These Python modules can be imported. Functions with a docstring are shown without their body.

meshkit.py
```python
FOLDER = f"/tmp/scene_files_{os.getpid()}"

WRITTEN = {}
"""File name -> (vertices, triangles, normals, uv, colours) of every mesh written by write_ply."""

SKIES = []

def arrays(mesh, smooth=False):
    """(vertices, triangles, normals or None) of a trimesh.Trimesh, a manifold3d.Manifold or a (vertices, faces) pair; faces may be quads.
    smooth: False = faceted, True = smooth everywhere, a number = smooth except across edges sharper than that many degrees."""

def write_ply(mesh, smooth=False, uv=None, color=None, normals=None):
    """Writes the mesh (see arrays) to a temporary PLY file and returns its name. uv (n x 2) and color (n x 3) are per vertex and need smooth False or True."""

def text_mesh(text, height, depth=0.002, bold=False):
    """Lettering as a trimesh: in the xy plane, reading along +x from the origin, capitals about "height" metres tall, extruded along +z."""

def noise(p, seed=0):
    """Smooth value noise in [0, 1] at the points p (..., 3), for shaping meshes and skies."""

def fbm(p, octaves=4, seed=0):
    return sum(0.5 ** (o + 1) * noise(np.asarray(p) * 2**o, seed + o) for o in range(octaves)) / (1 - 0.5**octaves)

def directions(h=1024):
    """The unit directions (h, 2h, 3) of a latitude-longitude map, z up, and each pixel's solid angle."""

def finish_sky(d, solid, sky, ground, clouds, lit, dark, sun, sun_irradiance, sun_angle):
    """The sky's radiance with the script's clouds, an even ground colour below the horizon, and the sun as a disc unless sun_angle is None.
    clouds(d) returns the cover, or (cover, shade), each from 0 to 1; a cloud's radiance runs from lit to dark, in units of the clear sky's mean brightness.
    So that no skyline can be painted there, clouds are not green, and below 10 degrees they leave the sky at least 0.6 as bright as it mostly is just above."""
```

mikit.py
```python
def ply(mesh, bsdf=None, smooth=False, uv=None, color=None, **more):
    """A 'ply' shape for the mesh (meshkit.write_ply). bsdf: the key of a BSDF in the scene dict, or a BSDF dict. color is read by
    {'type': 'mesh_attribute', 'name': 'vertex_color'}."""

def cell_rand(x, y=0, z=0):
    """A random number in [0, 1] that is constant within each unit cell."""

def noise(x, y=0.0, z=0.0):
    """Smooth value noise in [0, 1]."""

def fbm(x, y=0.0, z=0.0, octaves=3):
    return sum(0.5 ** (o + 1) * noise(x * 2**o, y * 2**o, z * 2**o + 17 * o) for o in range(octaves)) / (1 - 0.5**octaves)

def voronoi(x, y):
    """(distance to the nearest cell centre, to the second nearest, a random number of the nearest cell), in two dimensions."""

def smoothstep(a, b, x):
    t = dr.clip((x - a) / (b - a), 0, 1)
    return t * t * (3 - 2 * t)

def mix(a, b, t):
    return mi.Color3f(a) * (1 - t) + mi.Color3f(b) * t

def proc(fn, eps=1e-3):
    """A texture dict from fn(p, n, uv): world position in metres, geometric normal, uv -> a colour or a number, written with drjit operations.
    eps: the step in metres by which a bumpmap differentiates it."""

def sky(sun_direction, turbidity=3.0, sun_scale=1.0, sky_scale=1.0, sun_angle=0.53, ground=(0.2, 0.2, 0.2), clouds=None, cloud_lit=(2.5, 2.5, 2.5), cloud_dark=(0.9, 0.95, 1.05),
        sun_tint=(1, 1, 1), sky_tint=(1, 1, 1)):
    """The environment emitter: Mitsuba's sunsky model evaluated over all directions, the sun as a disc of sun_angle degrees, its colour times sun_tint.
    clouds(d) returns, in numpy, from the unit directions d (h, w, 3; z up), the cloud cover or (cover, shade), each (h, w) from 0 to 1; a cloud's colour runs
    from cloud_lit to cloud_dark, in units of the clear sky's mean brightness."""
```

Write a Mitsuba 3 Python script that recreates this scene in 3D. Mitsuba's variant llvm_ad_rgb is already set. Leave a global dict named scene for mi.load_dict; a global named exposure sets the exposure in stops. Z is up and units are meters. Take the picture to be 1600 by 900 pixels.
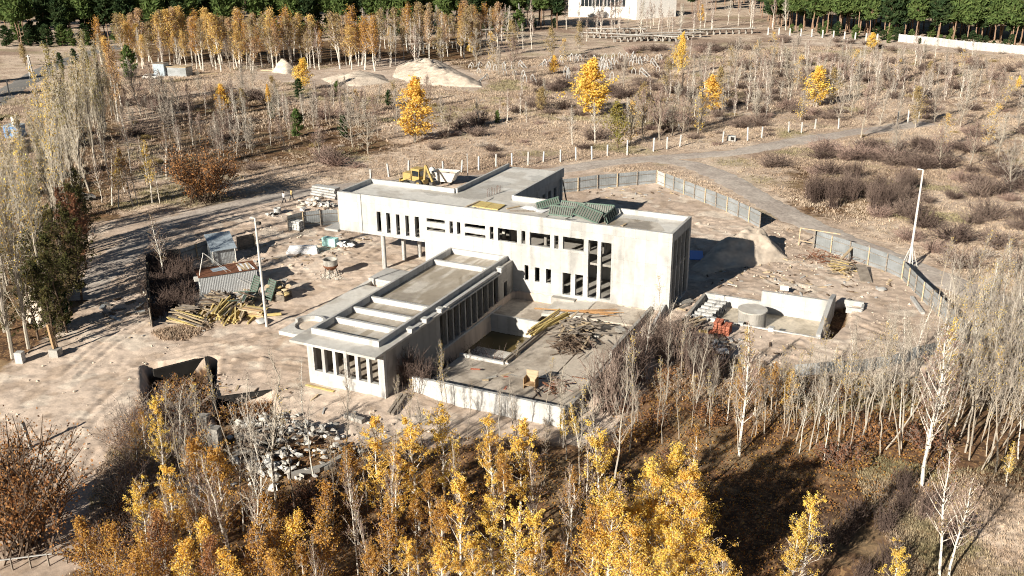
import math, random
import numpy as np, trimesh, manifold3d
import drjit as dr, mitsuba as mi
import mikit, meshkit
from mikit import proc, noise, fbm, voronoi, cell_rand, smoothstep, mix
from shapely.geometry import Polygon, Point, LineString, box as sbox
from shapely.ops import unary_union
import shapely

TF = mi.ScalarTransform4f
scene, labels = {}, {}
RNG = np.random.default_rng(7)

# ------------------------------------------------------------------ camera, sky, exposure
CAM_POS = np.array([26.03102, -90.78698, 38.26123]); CAM_FWD = np.array([-0.41276, 0.83897, -0.35463]); CAM_UP = np.array([-0.14761, 0.32258, 0.93496])
scene['camera'] = {'type': 'perspective', 'fov': math.degrees(2 * math.atan(800 / 1467.0563023468046)), 'fov_axis': 'x', 'near_clip': 0.5, 'far_clip': 5000.0,
                   'to_world': TF().look_at(origin=CAM_POS.tolist(), target=(CAM_POS + CAM_FWD).tolist(), up=CAM_UP.tolist())}
scene['sky'] = mikit.sky([-0.27, -1.0, 0.445], turbidity=3.0, sun_scale=1.0, sky_scale=0.19, sun_tint=(0.83, 1.0, 1.38))
exposure = 3.1

# ------------------------------------------------------------------ helpers
LANDMARK = []
def said_place(x, y, skip=None):
    """a phrase saying where a thing stands: beside the nearest of the things one can find"""
    q = np.array([[m[1][0], m[1][1]] for m in LANDMARK]); d = np.hypot(q[:, 0] - x, q[:, 1] - y) / np.array([m[2] for m in LANDMARK]); d = d + 1e6 * np.array([m[0] == skip for m in LANDMARK]); i = int(d.argmin())
    fw = CAM_FWD[:2] / np.linalg.norm(CAM_FWD[:2]); rt = np.array([fw[1], -fw[0]]); e = np.array([x, y]) - q[i]; a, b = e @ rt, e @ fw * .6
    return ('right of' if a > 0 else 'left of') + ' ' + LANDMARK[i][0] if abs(a) > abs(b) else ('behind' if b > 0 else 'in front of') + ' ' + LANDMARK[i][0]
ORD = 'leftmost second third fourth fifth sixth seventh eighth ninth tenth eleventh twelfth thirteenth fourteenth fifteenth sixteenth seventeenth eighteenth nineteenth twentieth'.split(); ORD += ['twenty-' + o for o in ['first'] + ORD[1:9]]
NUM = 'none one two three four five six seven eight nine ten eleven twelve thirteen fourteen fifteen sixteen seventeen eighteen nineteen twenty'.split(); NUM += ['twenty-' + o for o in NUM[1:10]]
def tell_apart(keys):
    """things of one group that share a label are told apart by their order from the left, while they are few"""
    rt = np.cross(CAM_FWD, CAM_UP); by = {}
    for k, x, y in keys: by.setdefault(labels[k]['label'], []).append((float((np.array([x - CAM_POS[0], y - CAM_POS[1]]) @ rt[:2]) / (np.array([x - CAM_POS[0], y - CAM_POS[1]]) @ CAM_FWD[:2] + 13)), k))
    for lab, ks in by.items():
        if 2 <= len(ks) <= 28:
            for i, (_, k) in enumerate(sorted(ks)): 
                t = lab + (', %s of %s' % (ORD[i], NUM[len(ks)]) if i == 0 else ', %s of %s from left' % (ORD[i], NUM[len(ks)]))
                labels[k]['label'] = t.replace('mid-sized ', '').replace(' from left', '') if len(t.replace('-', ' ').split()) > 16 else t
def numbered(name):
    if name not in USED: USED[name] = 0; return name
    USED[name] += 1
    return '%s_%03d' % (name, USED[name])
USED = {}
def tag(key, label=None, cat=None, group=None, kind=None):
    d = labels.setdefault(key, {})
    for k, v in (('label', label), ('category', cat), ('group', group), ('kind', kind)):
        if v: d[k] = v
    return key
def thing(name, label, cat, group=None, kind=None):
    return tag(numbered(name), label, cat, group, kind)
def put(name, mesh, mat, parent=None, smooth=False, **more):
    """one entry of the scene; with a parent it is a part of it"""
    key = numbered((parent + '__' if parent else '') + name)
    scene[key] = mikit.ply(mesh, mat, smooth, **more)
    return key
def put_shape(name, shape, parent=None, to_world=None):
    key = numbered((parent + '__' if parent else '') + name)
    scene[key] = dict(shape) if to_world is None else {**shape, 'to_world': to_world}
    return key
BV = np.array([[x, y, z] for x in (0, 1) for y in (0, 1) for z in (0, 1)], float)
BF = np.array([[0, 1, 3], [0, 3, 2], [4, 6, 7], [4, 7, 5], [0, 4, 5], [0, 5, 1], [2, 3, 7], [2, 7, 6], [0, 2, 6], [0, 6, 4], [1, 5, 7], [1, 7, 3]])
def bx(x0, x1, y0, y1, z0, z1):
    return BV * [x1 - x0, y1 - y0, z1 - z0] + [x0, y0, z0], BF
def obx(c, sx, sy, sz, yaw=0, pitch=0, roll=0, base=False):
    """box centred at c (or standing on c when base), turned: roll about x, pitch about y, yaw about z"""
    v = (BV - [.5, .5, 0 if base else .5]) * [sx, sy, sz]
    return rot(v, yaw, pitch, roll) + np.asarray(c, float), BF
def rot(v, yaw=0, pitch=0, roll=0):
    a, b, g = yaw, pitch, roll
    Rz = np.array([[math.cos(a), -math.sin(a), 0], [math.sin(a), math.cos(a), 0], [0, 0, 1]])
    Ry = np.array([[math.cos(b), 0, math.sin(b)], [0, 1, 0], [-math.sin(b), 0, math.cos(b)]])
    Rx = np.array([[1, 0, 0], [0, math.cos(g), -math.sin(g)], [0, math.sin(g), math.cos(g)]])
    return np.asarray(v) @ (Rz @ Ry @ Rx).T
def beam(p, q, w, h):
    """a bar of section w x h from p to q"""
    p, q = np.asarray(p, float), np.asarray(q, float)
    d = q - p; L = np.linalg.norm(d); d /= L
    s = np.cross(d, [0, 0, 1.]) if abs(d[2]) < .95 else np.array([1., 0, 0])
    s /= np.linalg.norm(s); u = np.cross(s, d)
    return p + (BV[:, :1] * L) * d + (BV[:, 1:2] - .5) * w * s + (BV[:, 2:] - .5) * h * u, BF
def cat(ms):
    vs, fs, n = [], [], 0
    for v, f in ms:
        vs.append(v); fs.append(np.asarray(f) + n); n += len(v)
    return np.vstack(vs), np.vstack(fs)
def tm(m): return np.array(m.vertices), np.array(m.faces)
def tubes(P, R, sides=4, cap=False):
    """n polylines of k points (n,k,3) with radii (n,k) as one mesh of thin tubes"""
    P, R = np.asarray(P, float), np.asarray(R, float)
    n, k = P.shape[:2]
    t = np.gradient(P, axis=1); t /= np.linalg.norm(t, axis=2, keepdims=True) + 1e-9
    ref = np.where(np.abs(t[:, :1, 2:]) < .9, [0, 0, 1.], [1., 0, 0])
    a = np.cross(t, np.broadcast_to(ref, t.shape)); a /= np.linalg.norm(a, axis=2, keepdims=True) + 1e-9
    b = np.cross(t, a)
    ang = np.arange(sides) * 2 * np.pi / sides
    v = P[:, :, None] + R[:, :, None, None] * (np.cos(ang)[:, None] * a[:, :, None] + np.sin(ang)[:, None] * b[:, :, None])
    i, j, s = np.meshgrid(np.arange(n), np.arange(k - 1), np.arange(sides), indexing='ij')
    o = (i * k + j) * sides; s2 = (s + 1) % sides
    q = np.stack([o + s, o + s2, o + sides + s2, o + sides + s], -1).reshape(-1, 4)
    f = np.vstack([q[:, [0, 1, 2]], q[:, [0, 2, 3]]])
    v = v.reshape(-1, 3)
    if cap:
        top = ((np.arange(n) * k + k - 1) * sides)[:, None] + np.arange(sides)
        f = np.vstack([f] + [np.stack([top[:, 0], top[:, m], top[:, m + 1]], 1) for m in range(1, sides - 1)])
    return v, f
def tube(pts, r, sides=6, cap=True):
    pts = np.asarray(pts, float)
    return tubes(pts[None], np.broadcast_to(r, (1, len(pts))), sides, cap)
def prism(poly, h, z=0.0):
    """a flat plan polygon (shapely) extruded upwards"""
    m = trimesh.creation.extrude_polygon(poly, h, engine='earcut')
    return np.array(m.vertices) + [0, 0, z], np.array(m.faces)
def wallxz(poly, y0, y1):
    """a polygon in the (x, z) plane extruded from y0 to y1"""
    v, f = prism(poly, y1 - y0)
    return np.stack([v[:, 0], y0 + v[:, 2], v[:, 1]], 1), f[:, ::-1]
def wallyz(poly, x0, x1):
    v, f = prism(poly, x1 - x0)
    return np.stack([x0 + v[:, 2], v[:, 0], v[:, 1]], 1), f
def rock(r, rng, n=13, flat=.7):
    p = rng.normal(size=(n, 3)); p /= np.linalg.norm(p, axis=1, keepdims=True)
    p *= np.array([1, rng.uniform(.6, 1), flat * rng.uniform(.6, 1.1)]) * r * rng.uniform(.8, 1.1, (n, 1))
    h = trimesh.convex.convex_hull(p)
    return np.array(h.vertices), np.array(h.faces)
def sst(a, b, x):
    t = np.clip((np.asarray(x, float) - a) / (b - a), 0, 1)
    return t * t * (3 - 2 * t)

#<H>
def ground_height(x, y):
    """the lie of the land: almost flat behind the building, falling gently towards the wood in front of it"""
    def s(a, b, t):
        t = np.clip((t - a) / (b - a), 0, 1)
        return t * t * (3 - 2 * t)
    x = np.asarray(x, float); y = np.asarray(y, float)
    h = -0.6 * s(0, 34, -x) * s(110, 45, y) * s(-190, -110, x)
    h = h + 0.045 * np.clip(y, -46, 0)
    h = h - 0.9 * s(-20, -12, x) * s(20, 4, x) * s(-12, -23, y)
    return h
#</H>
def gz(x, y): return float(ground_height(x, y))
def g3(p, dz=0.0): return np.array([p[0], p[1], gz(p[0], p[1]) + dz])

# ------------------------------------------------------------------ materials
def rgb(c): return {'type': 'rgb', 'value': list(c)}
def diffuse(key, col): scene[key] = {'type': 'twosided', 'bsdf': {'type': 'diffuse', 'reflectance': col if isinstance(col, dict) else rgb(col)}}
def rough(key, col, r=.5, spec=.5, metal=0.0):
    scene[key] = {'type': 'twosided', 'bsdf': {'type': 'principled', 'base_color': col if isinstance(col, dict) else rgb(col),
                  'roughness': r, 'specular': spec, 'metallic': metal}}
def leafy(key, col, trans=.35):
    scene[key] = {'type': 'principledthin', 'base_color': col if isinstance(col, dict) else rgb(col), 'roughness': .55, 'diff_trans': trans * 2, 'spec_trans': 0.0, 'eta': 1.35}

def concrete_fn(base, dirt, amount):
    def fn(p, n, uv):
        up = dr.abs(n.z)
        along = p.x * dr.abs(n.y) + p.y * dr.abs(n.x)
        panel = cell_rand(along / 1.22 + .3, p.z / 2.6 + 5, 3)
        big = fbm(p.x * .35, p.y * .35, p.z * .5, 4)
        streak = noise(along * 2.3, p.z * .16, 4.0) * (1 - up)
        fine = fbm(p.x * 3.1, p.y * 3.1, p.z * 3.1, 3)
        v = .86 + .13 * (panel - .5) * (1 - up) + .22 * (big - .5) + .14 * (fine - .5) + .18 * (streak - .5)
        seam = smoothstep(.035, .0, dr.abs(along / 1.22 + .3 - dr.round(along / 1.22 + .3))) * (1 - up)
        seam2 = smoothstep(.012, .0, dr.abs(p.z / 2.6 + 5 - dr.round(p.z / 2.6 + 5))) * (1 - up)
        v = v * (1 - .16 * seam) * (1 - .22 * seam2)
        stain = smoothstep(.58, .78, fbm(along * .8 + 9 + p.x * up, p.z * .3 + p.y * up * .6, 2.0, 4)) * amount
        return mix(base, dirt, stain) * v * 1.1
    return fn
diffuse('concrete', proc(concrete_fn((.455, .455, .455), (.30, .295, .285), .6)))
diffuse('concrete_weathered', proc(concrete_fn((.36, .345, .325), (.20, .19, .175), .8)))
diffuse('concrete_white', proc(concrete_fn((.47, .47, .47), (.34, .335, .325), .55)))
def wetroof(p, n, uv):
    a = fbm(p.x * .45 + 3, p.y * .35, 1.0, 4); b = fbm(p.x * 2.2, p.y * 2.2, 7.0, 3); c = fbm(p.x * .9 + 30, p.y * .16, 3.0, 3)
    v = mix((.27, .235, .19), (.40, .375, .34), smoothstep(.38, .62, a)) * (.8 + .4 * b)
    return mix(v, (.20, .165, .12), .7 * smoothstep(.52, .7, c))
def wetroof_r(p, n, uv):
    return .12 + .5 * smoothstep(.36, .56, fbm(p.x * .45 + 3, p.y * .35, 1.0, 4))
scene['wet_slab'] = {'type': 'twosided', 'bsdf': {'type': 'principled', 'base_color': proc(wetroof), 'roughness': proc(wetroof_r), 'specular': .5}}
def slabfn(p, n, uv):
    a = fbm(p.x * .30 + 13, p.y * .45, 1.0, 4); b = fbm(p.x * 3, p.y * 3, 7.0, 3); c = smoothstep(.54, .60, fbm(p.x * .22 + 50, p.y * .3, 9.0, 4))
    return mix((.50, .49, .47), (.41, .39, .36), smoothstep(.42, .6, a)) * (.88 + .24 * b) * (1 - .22 * c)
rough('dry_slab', proc(slabfn), .45, .4)
def terrace_fn(p, n, uv):
    a = fbm(p.x * .5 + 3, p.y * .5, 4.0, 4); b = fbm(p.x * 4, p.y * 4, 2.0, 3)
    return mix((.43, .385, .335), (.30, .26, .22), smoothstep(.42, .66, a)) * (.8 + .4 * b)
diffuse('terrace_floor', proc(terrace_fn))
rough('pool_water', (.10, .075, .03), .06, .5)
rough('basin_floor', proc(lambda p, n, uv: mix((.30, .26, .20), (.42, .37, .30), smoothstep(.4, .6, fbm(p.x * .5, p.y * .5, 2.0, 4))) * (.85 + .3 * noise(p.x * 5, p.y * 5, 0.0))), .35, .5)

def ground_fn(p, n, uv):
    x, y = p.x, p.y
    sand, soil_shade = dr.clip(uv.x, 0, 1), dr.clip(uv.y, 0, 1)
    l = fbm(x * .045, y * .05, 1.0, 4); m = fbm(x * .22, y * .3, 5.0, 4); f = fbm(x * 1.3, y * 1.6, 9.0, 3); ff = noise(x * 5.1, y * 6.3, 2.0)
    straw = mix((.55, .45, .365), (.435, .34, .27), smoothstep(.35, .65, m))
    straw = mix(straw, (.26, .185, .145), smoothstep(.50, .66, l) * .75)
    straw = mix(straw, (.31, .28, .175), smoothstep(.58, .74, fbm(x * .09 + 40, y * .12, 3.0, 3)) * .45)
    straw = mix(straw, (.20, .145, .115), smoothstep(.55, .75, f) * .5)
    straw = mix(straw, (.50, .44, .38), smoothstep(.70, .82, fbm(x * .11 + 7, y * .17, 8.0, 4)) * .6)
    straw = straw * (.75 + .5 * ff)
    s2 = fbm(x * .6 + 11, y * .6, 3.0, 4)
    sandc = mix((.545, .45, .38), (.44, .355, .295), smoothstep(.36, .64, fbm(x * .13, y * .13, 2.0, 4)))
    sandc = mix(sandc, (.35, .27, .21), smoothstep(.50, .68, s2) * .6)
    sandc = mix(sandc, (.60, .535, .465), smoothstep(.60, .74, fbm(x * .35 + 70, y * .5, 6.0, 3)) * .6)
    sandc = sandc * (.72 + .34 * f + .22 * ff)
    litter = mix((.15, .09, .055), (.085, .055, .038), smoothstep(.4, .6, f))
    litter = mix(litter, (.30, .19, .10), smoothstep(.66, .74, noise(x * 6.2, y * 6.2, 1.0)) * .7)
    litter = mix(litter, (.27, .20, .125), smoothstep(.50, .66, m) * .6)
    edge = smoothstep(.32, .68, sand + .55 * (m - .5) + .4 * (f - .5))
    edge2 = smoothstep(.30, .70, soil_shade + .5 * (m - .5) + .4 * (f - .5))
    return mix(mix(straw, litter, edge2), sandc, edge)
diffuse('earth', proc(ground_fn))
diffuse('loose_sand', proc(lambda p, n, uv: mix((.58, .505, .43), (.48, .41, .345), smoothstep(.35, .65, fbm(p.x * .5, p.y * .5, p.z * 1.5, 4))) * (.85 + .3 * noise(p.x * 3, p.y * 3, p.z * 3))))
diffuse('track_dirt', proc(lambda p, n, uv: mix((.44, .395, .36), (.37, .325, .295), smoothstep(.35, .65, fbm(p.x * .4, p.y * .4, 1.0, 4))) * (.82 + .36 * noise(p.x * 3.3, p.y * 3.3, 3.0))))
diffuse('asphalt', proc(lambda p, n, uv: mi.Color3f(.21, .205, .20) * (.85 + .3 * fbm(p.x * .8, p.y * .8, 0.0, 3))))

def bark_birch(p, n, uv):
    b = noise(p.x * 9, p.y * 9, p.z * 5.0); c = noise(p.x * 3, p.y * 3, p.z * .9)
    return mix(mix((.70, .67, .62), (.54, .50, .45), c), (.10, .085, .07), smoothstep(.72, .80, b))
diffuse('bark_white', proc(bark_birch))
diffuse('bark_pale', proc(lambda p, n, uv: mix((.43, .395, .345), (.30, .265, .225), noise(p.x * 4, p.y * 4, p.z * 2.2))))
diffuse('bark_grey', proc(lambda p, n, uv: mix((.40, .355, .30), (.27, .235, .195), noise(p.x * 4, p.y * 4, p.z * 2.2))))
diffuse('bark_brown', proc(lambda p, n, uv: mix((.17, .125, .095), (.10, .075, .06), noise(p.x * 4, p.y * 4, p.z * 2.2))))
diffuse('bark_pine', proc(lambda p, n, uv: mix((.30, .20, .14), (.22, .15, .11), noise(p.x * 4, p.y * 4, p.z * 1.2))))
diffuse('twig_pale', (.385, .35, .305)); diffuse('twig_poplar', (.50, .455, .375)); diffuse('twig_brown', (.19, .145, .125)); diffuse('twig_dark', (.115, .085, .075)); diffuse('twig_red', (.27, .195, .17)); diffuse('twig_grey', (.35, .305, .27))
def leafcol(a, b, c):
    def fn(p, n, uv):
        t = fbm(p.x * .55, p.y * .55, p.z * .7, 3); k = cell_rand(p.x * 7, p.y * 7, p.z * 7)
        return mix(mix(a, b, smoothstep(.36, .64, t)), c, smoothstep(.62, .95, k))
    return proc(fn)
leafy('leaf_gold', leafcol((.85, .58, .125), (.74, .45, .085), (.90, .70, .27)))
leafy('leaf_yellow', leafcol((.86, .63, .13), (.77, .51, .10), (.92, .74, .28)))
leafy('leaf_amber', leafcol((.55, .31, .08), (.45, .23, .06), (.66, .44, .14)))
leafy('leaf_rust', leafcol((.40, .20, .085), (.32, .15, .07), (.52, .30, .13)))
leafy('leaf_maroon', leafcol((.25, .12, .075), (.20, .10, .065), (.33, .18, .10)))
leafy('leaf_olive', leafcol((.26, .235, .07), (.34, .27, .08), (.20, .19, .06)))
leafy('leaf_far', leafcol((.74, .54, .19), (.64, .43, .15), (.80, .62, .28)))
leafy('leaf_pink', leafcol((.56, .39, .22), (.47, .31, .19), (.64, .47, .26)))
leafy('leaf_straw', leafcol((.42, .33, .16), (.34, .25, .13), (.50, .40, .2)))
leafy('needle_green', leafcol((.10, .15, .05), (.135, .18, .06), (.07, .115, .04)), .2)
leafy('leaf_dark', leafcol((.085, .09, .035), (.13, .11, .045), (.06, .07, .03)), .25)
leafy('needle_dark', leafcol((.04, .07, .032), (.06, .085, .035), (.03, .055, .027)), .2)
leafy('grass_dry', proc(lambda p, n, uv: mix(mix((.56, .46, .365), (.44, .345, .265), smoothstep(.3, .7, fbm(p.x * .12, p.y * .12, 0.0, 3))), (.24, .235, .10), .6 * smoothstep(.56, .72, fbm(p.x * .09 + 40, p.y * .12, 3.0, 3))) * (.7 + .6 * cell_rand(p.x * 2.5, p.y * 2.5, 1))), .3)
leafy('leaf_litter', leafcol((.34, .17, .06), (.22, .10, .045), (.5, .33, .09)), .25)

def corr(p, n, uv): return mix((.30, .325, .35), (.235, .255, .27), smoothstep(.35, .65, fbm(p.x * .5, p.y * .5, p.z * .9, 3))) * (.92 + .16 * noise(p.x * 2, p.y * 2, p.z * .5))
rough('sheet_grey', proc(corr), .42, .5, .25)
rough('sheet_blue', proc(lambda p, n, uv: mix((.42, .50, .58), (.34, .40, .46), noise(p.x * 1.5, p.y * 1.5, p.z))), .35, .5, .3)
rough('sheet_pale', proc(lambda p, n, uv: mix((.47, .49, .52), (.36, .375, .39), fbm(p.x * 1.5, p.y * 1.5, p.z * .7, 3))), .4, .5, .2)
diffuse('rust', proc(lambda p, n, uv: mix((.20, .095, .06), (.13, .065, .045), fbm(p.x * 1.5, p.y * 1.5, p.z * 1.5, 3))))
rough('steel_dark', (.09, .085, .08), .5, .5); rough('steel_pole', (.58, .57, .55), .4, .5)
rough('steel_green', proc(lambda p, n, uv: mix((.065, .12, .095), (.13, .17, .145), noise(p.x * 3, p.y * 3, p.z * 3))), .45, .5)
rough('paint_yellow', proc(lambda p, n, uv: mix((.46, .34, .12), (.27, .20, .09), fbm(p.x * 2, p.y * 2, p.z * 2, 3))), .4, .5)
rough('paint_white', proc(lambda p, n, uv: mix((.68, .68, .66), (.52, .51, .48), fbm(p.x * 1.5, p.y * 1.5, p.z * 1.5, 3))), .4, .5)
rough('paint_blue', (.12, .24, .46), .45, .5); rough('paint_red', (.42, .10, .07), .5, .5); rough('rubber', (.03, .03, .03), .7, .3)
diffuse('wood_pale', proc(lambda p, n, uv: mix((.50, .41, .29), (.36, .28, .19), noise(p.x * 2.5, p.y * 2.5, p.z * 6))))
diffuse('wood_yellow', proc(lambda p, n, uv: mix((.56, .45, .19), (.42, .33, .16), noise(p.x * 2.5, p.y * 2.5, p.z * 6))))
diffuse('wood_grey', proc(lambda p, n, uv: mix((.30, .265, .23), (.17, .145, .125), noise(p.x * 2.5, p.y * 2.5, p.z * 6))))
diffuse('wood_orange', (.33, .23, .14)); diffuse('rebar', (.34, .20, .10))
rough('film_white', proc(lambda p, n, uv: mix((.72, .72, .74), (.55, .56, .60), noise(p.x * 4, p.y * 4, p.z * 4))), .35, .5)
rough('tarp_blue', (.10, .22, .60), .5, .4); diffuse('foam_cyan', (.42, .70, .70)); diffuse('block_grey', (.42, .43, .45))
rough('glass_dark', (.02, .025, .03), .08, .6); diffuse('brick_red', (.40, .15, .10)); diffuse('stone_shade_black', (.03, .028, .026))  # last one: black of dark stones and of the painted hole in the stump
diffuse('bitumen', proc(lambda p, n, uv: mi.Color3f(.035, .033, .032) * (.7 + .6 * fbm(p.x * 1.5, p.y * 1.5, p.z * 1.5, 3))))
diffuse('skin', (.48, .30, .22)); diffuse('cloth_white', (.68, .68, .70)); diffuse('cloth_dark', (.03, .032, .04)); diffuse('cloth_tan', (.42, .33, .17)); diffuse('hair_dark', (.04, .03, .025))
diffuse('render_white', (.74, .74, .73)); diffuse('roof_blue', (.30, .38, .50))
diffuse('rubble_stone', proc(lambda p, n, uv: mix((.60, .58, .55), (.42, .40, .37), noise(p.x * 1.7, p.y * 1.7, p.z * 1.7))))

# ------------------------------------------------------------------ the ground
SITE = Polygon([(-29.09, -58.59), (-56.16, -38.15), (-57.69, -32.48), (-62.58, -20.64), (-85.89, -1.22), (-77.81, 10.93), (-67.81, 25.96), (-56.95, 31.66), (-40.31, 51.96), (-34.99, 59.16), (-20.77, 55.80), (1.38, 35.73), (8.02, 32.36), (22.40, 23.61), (28.19, 7.98), (25.09, 0.22), (19.56, -6.75), (10.78, -6.95), (3.59, -3.84), (2.15, -15.63), (1.54, -25.38), (-14.63, -28.93), (-16.73, -33.75), (-28.37, -33.06), (-41.28, -31.87), (-36.16, -42.15), (-24.60, -56.58)])
CLEAR = [Polygon([(-150.42, 174.23), (-128.55, 174.16), (-94.44, 139.52), (-91.36, 126.36), (-126.03, 137.04), (-120.60, 116.53), (-142.09, 119.89), (-160.45, 122.96), (-173.49, 141.30), (-154.99, 139.53)]), Polygon([(-51.68, 295.5), (-23.46, 290.8), (38.36, 263.4), (38.12, 249.1), (-0.35, 259.9), (-37.04, 262.4)]),
         Polygon([(8.73, 12.19), (28.34, 3.69), (24.30, -4.07), (14.69, -5.32)]), Polygon([(-50.53, -42.43), (-48.98, -35.12), (-47.46, -30.07), (-39.72, -32.60), (-36.89, -43.56), (-26.64, -57.48), (-29.09, -58.59)])]
WOOD = unary_union([Polygon([(-37.05, -64.51), (-26.84, -55.24), (-34.33, -42.45), (-25.05, -38.63), (-11.53, -35.92), (0.05, -26.02), (2.15, -15.63), (5.74, -6.85), (28.45, 0.50), (39.34, 5.54), (39.73, -39.41), (13.84, -66.66), (-19.79, -75.98)]),
                    Polygon([(-82.73, -17.96), (-108.61, 8.67), (-146.65, 48.81), (-200.8, 106.44), (-90.69, 4.40), (-63.30, -20.93), (-58.67, -34.76), (-64.98, -37.40)])]).difference(Polygon([(21.01, -21.12), (25.65, -20.08), (33.67, -18.48), (40.12, -16.13), (40.01, -36.78), (27.85, -42.26), (26.96, -30.86), (22.75, -27.20)]))
SCRUB = [Polygon([(-230.7, 138.73), (-150.82, 160.18), (-109.83, 160.83), (-150.89, 237.5), (-264.6, 170.07)]), Polygon([(-148.53, 91.81), (-98.67, 84.84), (-73.86, 57.46), (-84.71, 44.16), (-91.87, 30.28), (-120.68, 46.88)]), Polygon([(1.66, 71.38), (18.21, 73.80), (20.48, 50.16), (6.98, 45.91)])]
TRACK_A = [(-64.73, -21.52), (-70.74, -10.80), (-76.22, 2.93), (-74.98, 13.36), (-70.58, 23.02), (-64.78, 32.18), (-56.46, 38.64), (-46.14, 46.53), (-38.02, 54.90), (-31.14, 64.80), (-22.75, 72.06), (-11.82, 79.87), (-3.14, 95.59), (5.92, 108.30), (18.06, 123.80)]
TRACK_B = [(-24.45, 69.86), (-17.06, 68.75), (-9.56, 61.48), (-0.65, 49.36), (7.67, 39.23), (15.27, 32.36), (21.87, 26.88), (27.04, 21.94), (32.30, 16.98)]
RUTS = [[(-33.07, -55.60), (-35.72, -47.82), (-39.94, -37.91), (-39.80, -29.09), (-32.79, -23.93), (-25.84, -24.83)], [(-45.55, -46.21), (-49.07, -36.55), (-52.22, -25.59), (-56.17, -11.81)], [(-41.71, -47.91), (-44.10, -37.13), (-43.77, -28.52), (-37.92, -19.67), (-36.58, -10.04), (-37.22, 1.59)], [(-70.34, -10.64), (-70.37, -1.70), (-65.67, 8.38), (-56.52, 14.24)],
        [(-48.52, -16.84), (-43.33, -10.80), (-42.30, 3.36), (-42.12, 18.98)], [(0.33, 13.05), (6.95, 17.30), (13.31, 24.02), (19.68, 19.50)], [(-2.28, 19.63), (6.49, 15.87), (14.61, 10.52), (22.41, 4.41)], [(-30.33, 47.83), (-20.50, 44.92), (-10.41, 38.62), (-1.33, 28.75), (4.44, 14.93)], [(-35.99, -53.40), (-37.49, -47.58), (-40.32, -40.50), (-42.63, -33.83)], [(-26.64, -57.48), (-31.63, -49.46), (-35.86, -43.12)]]
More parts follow.
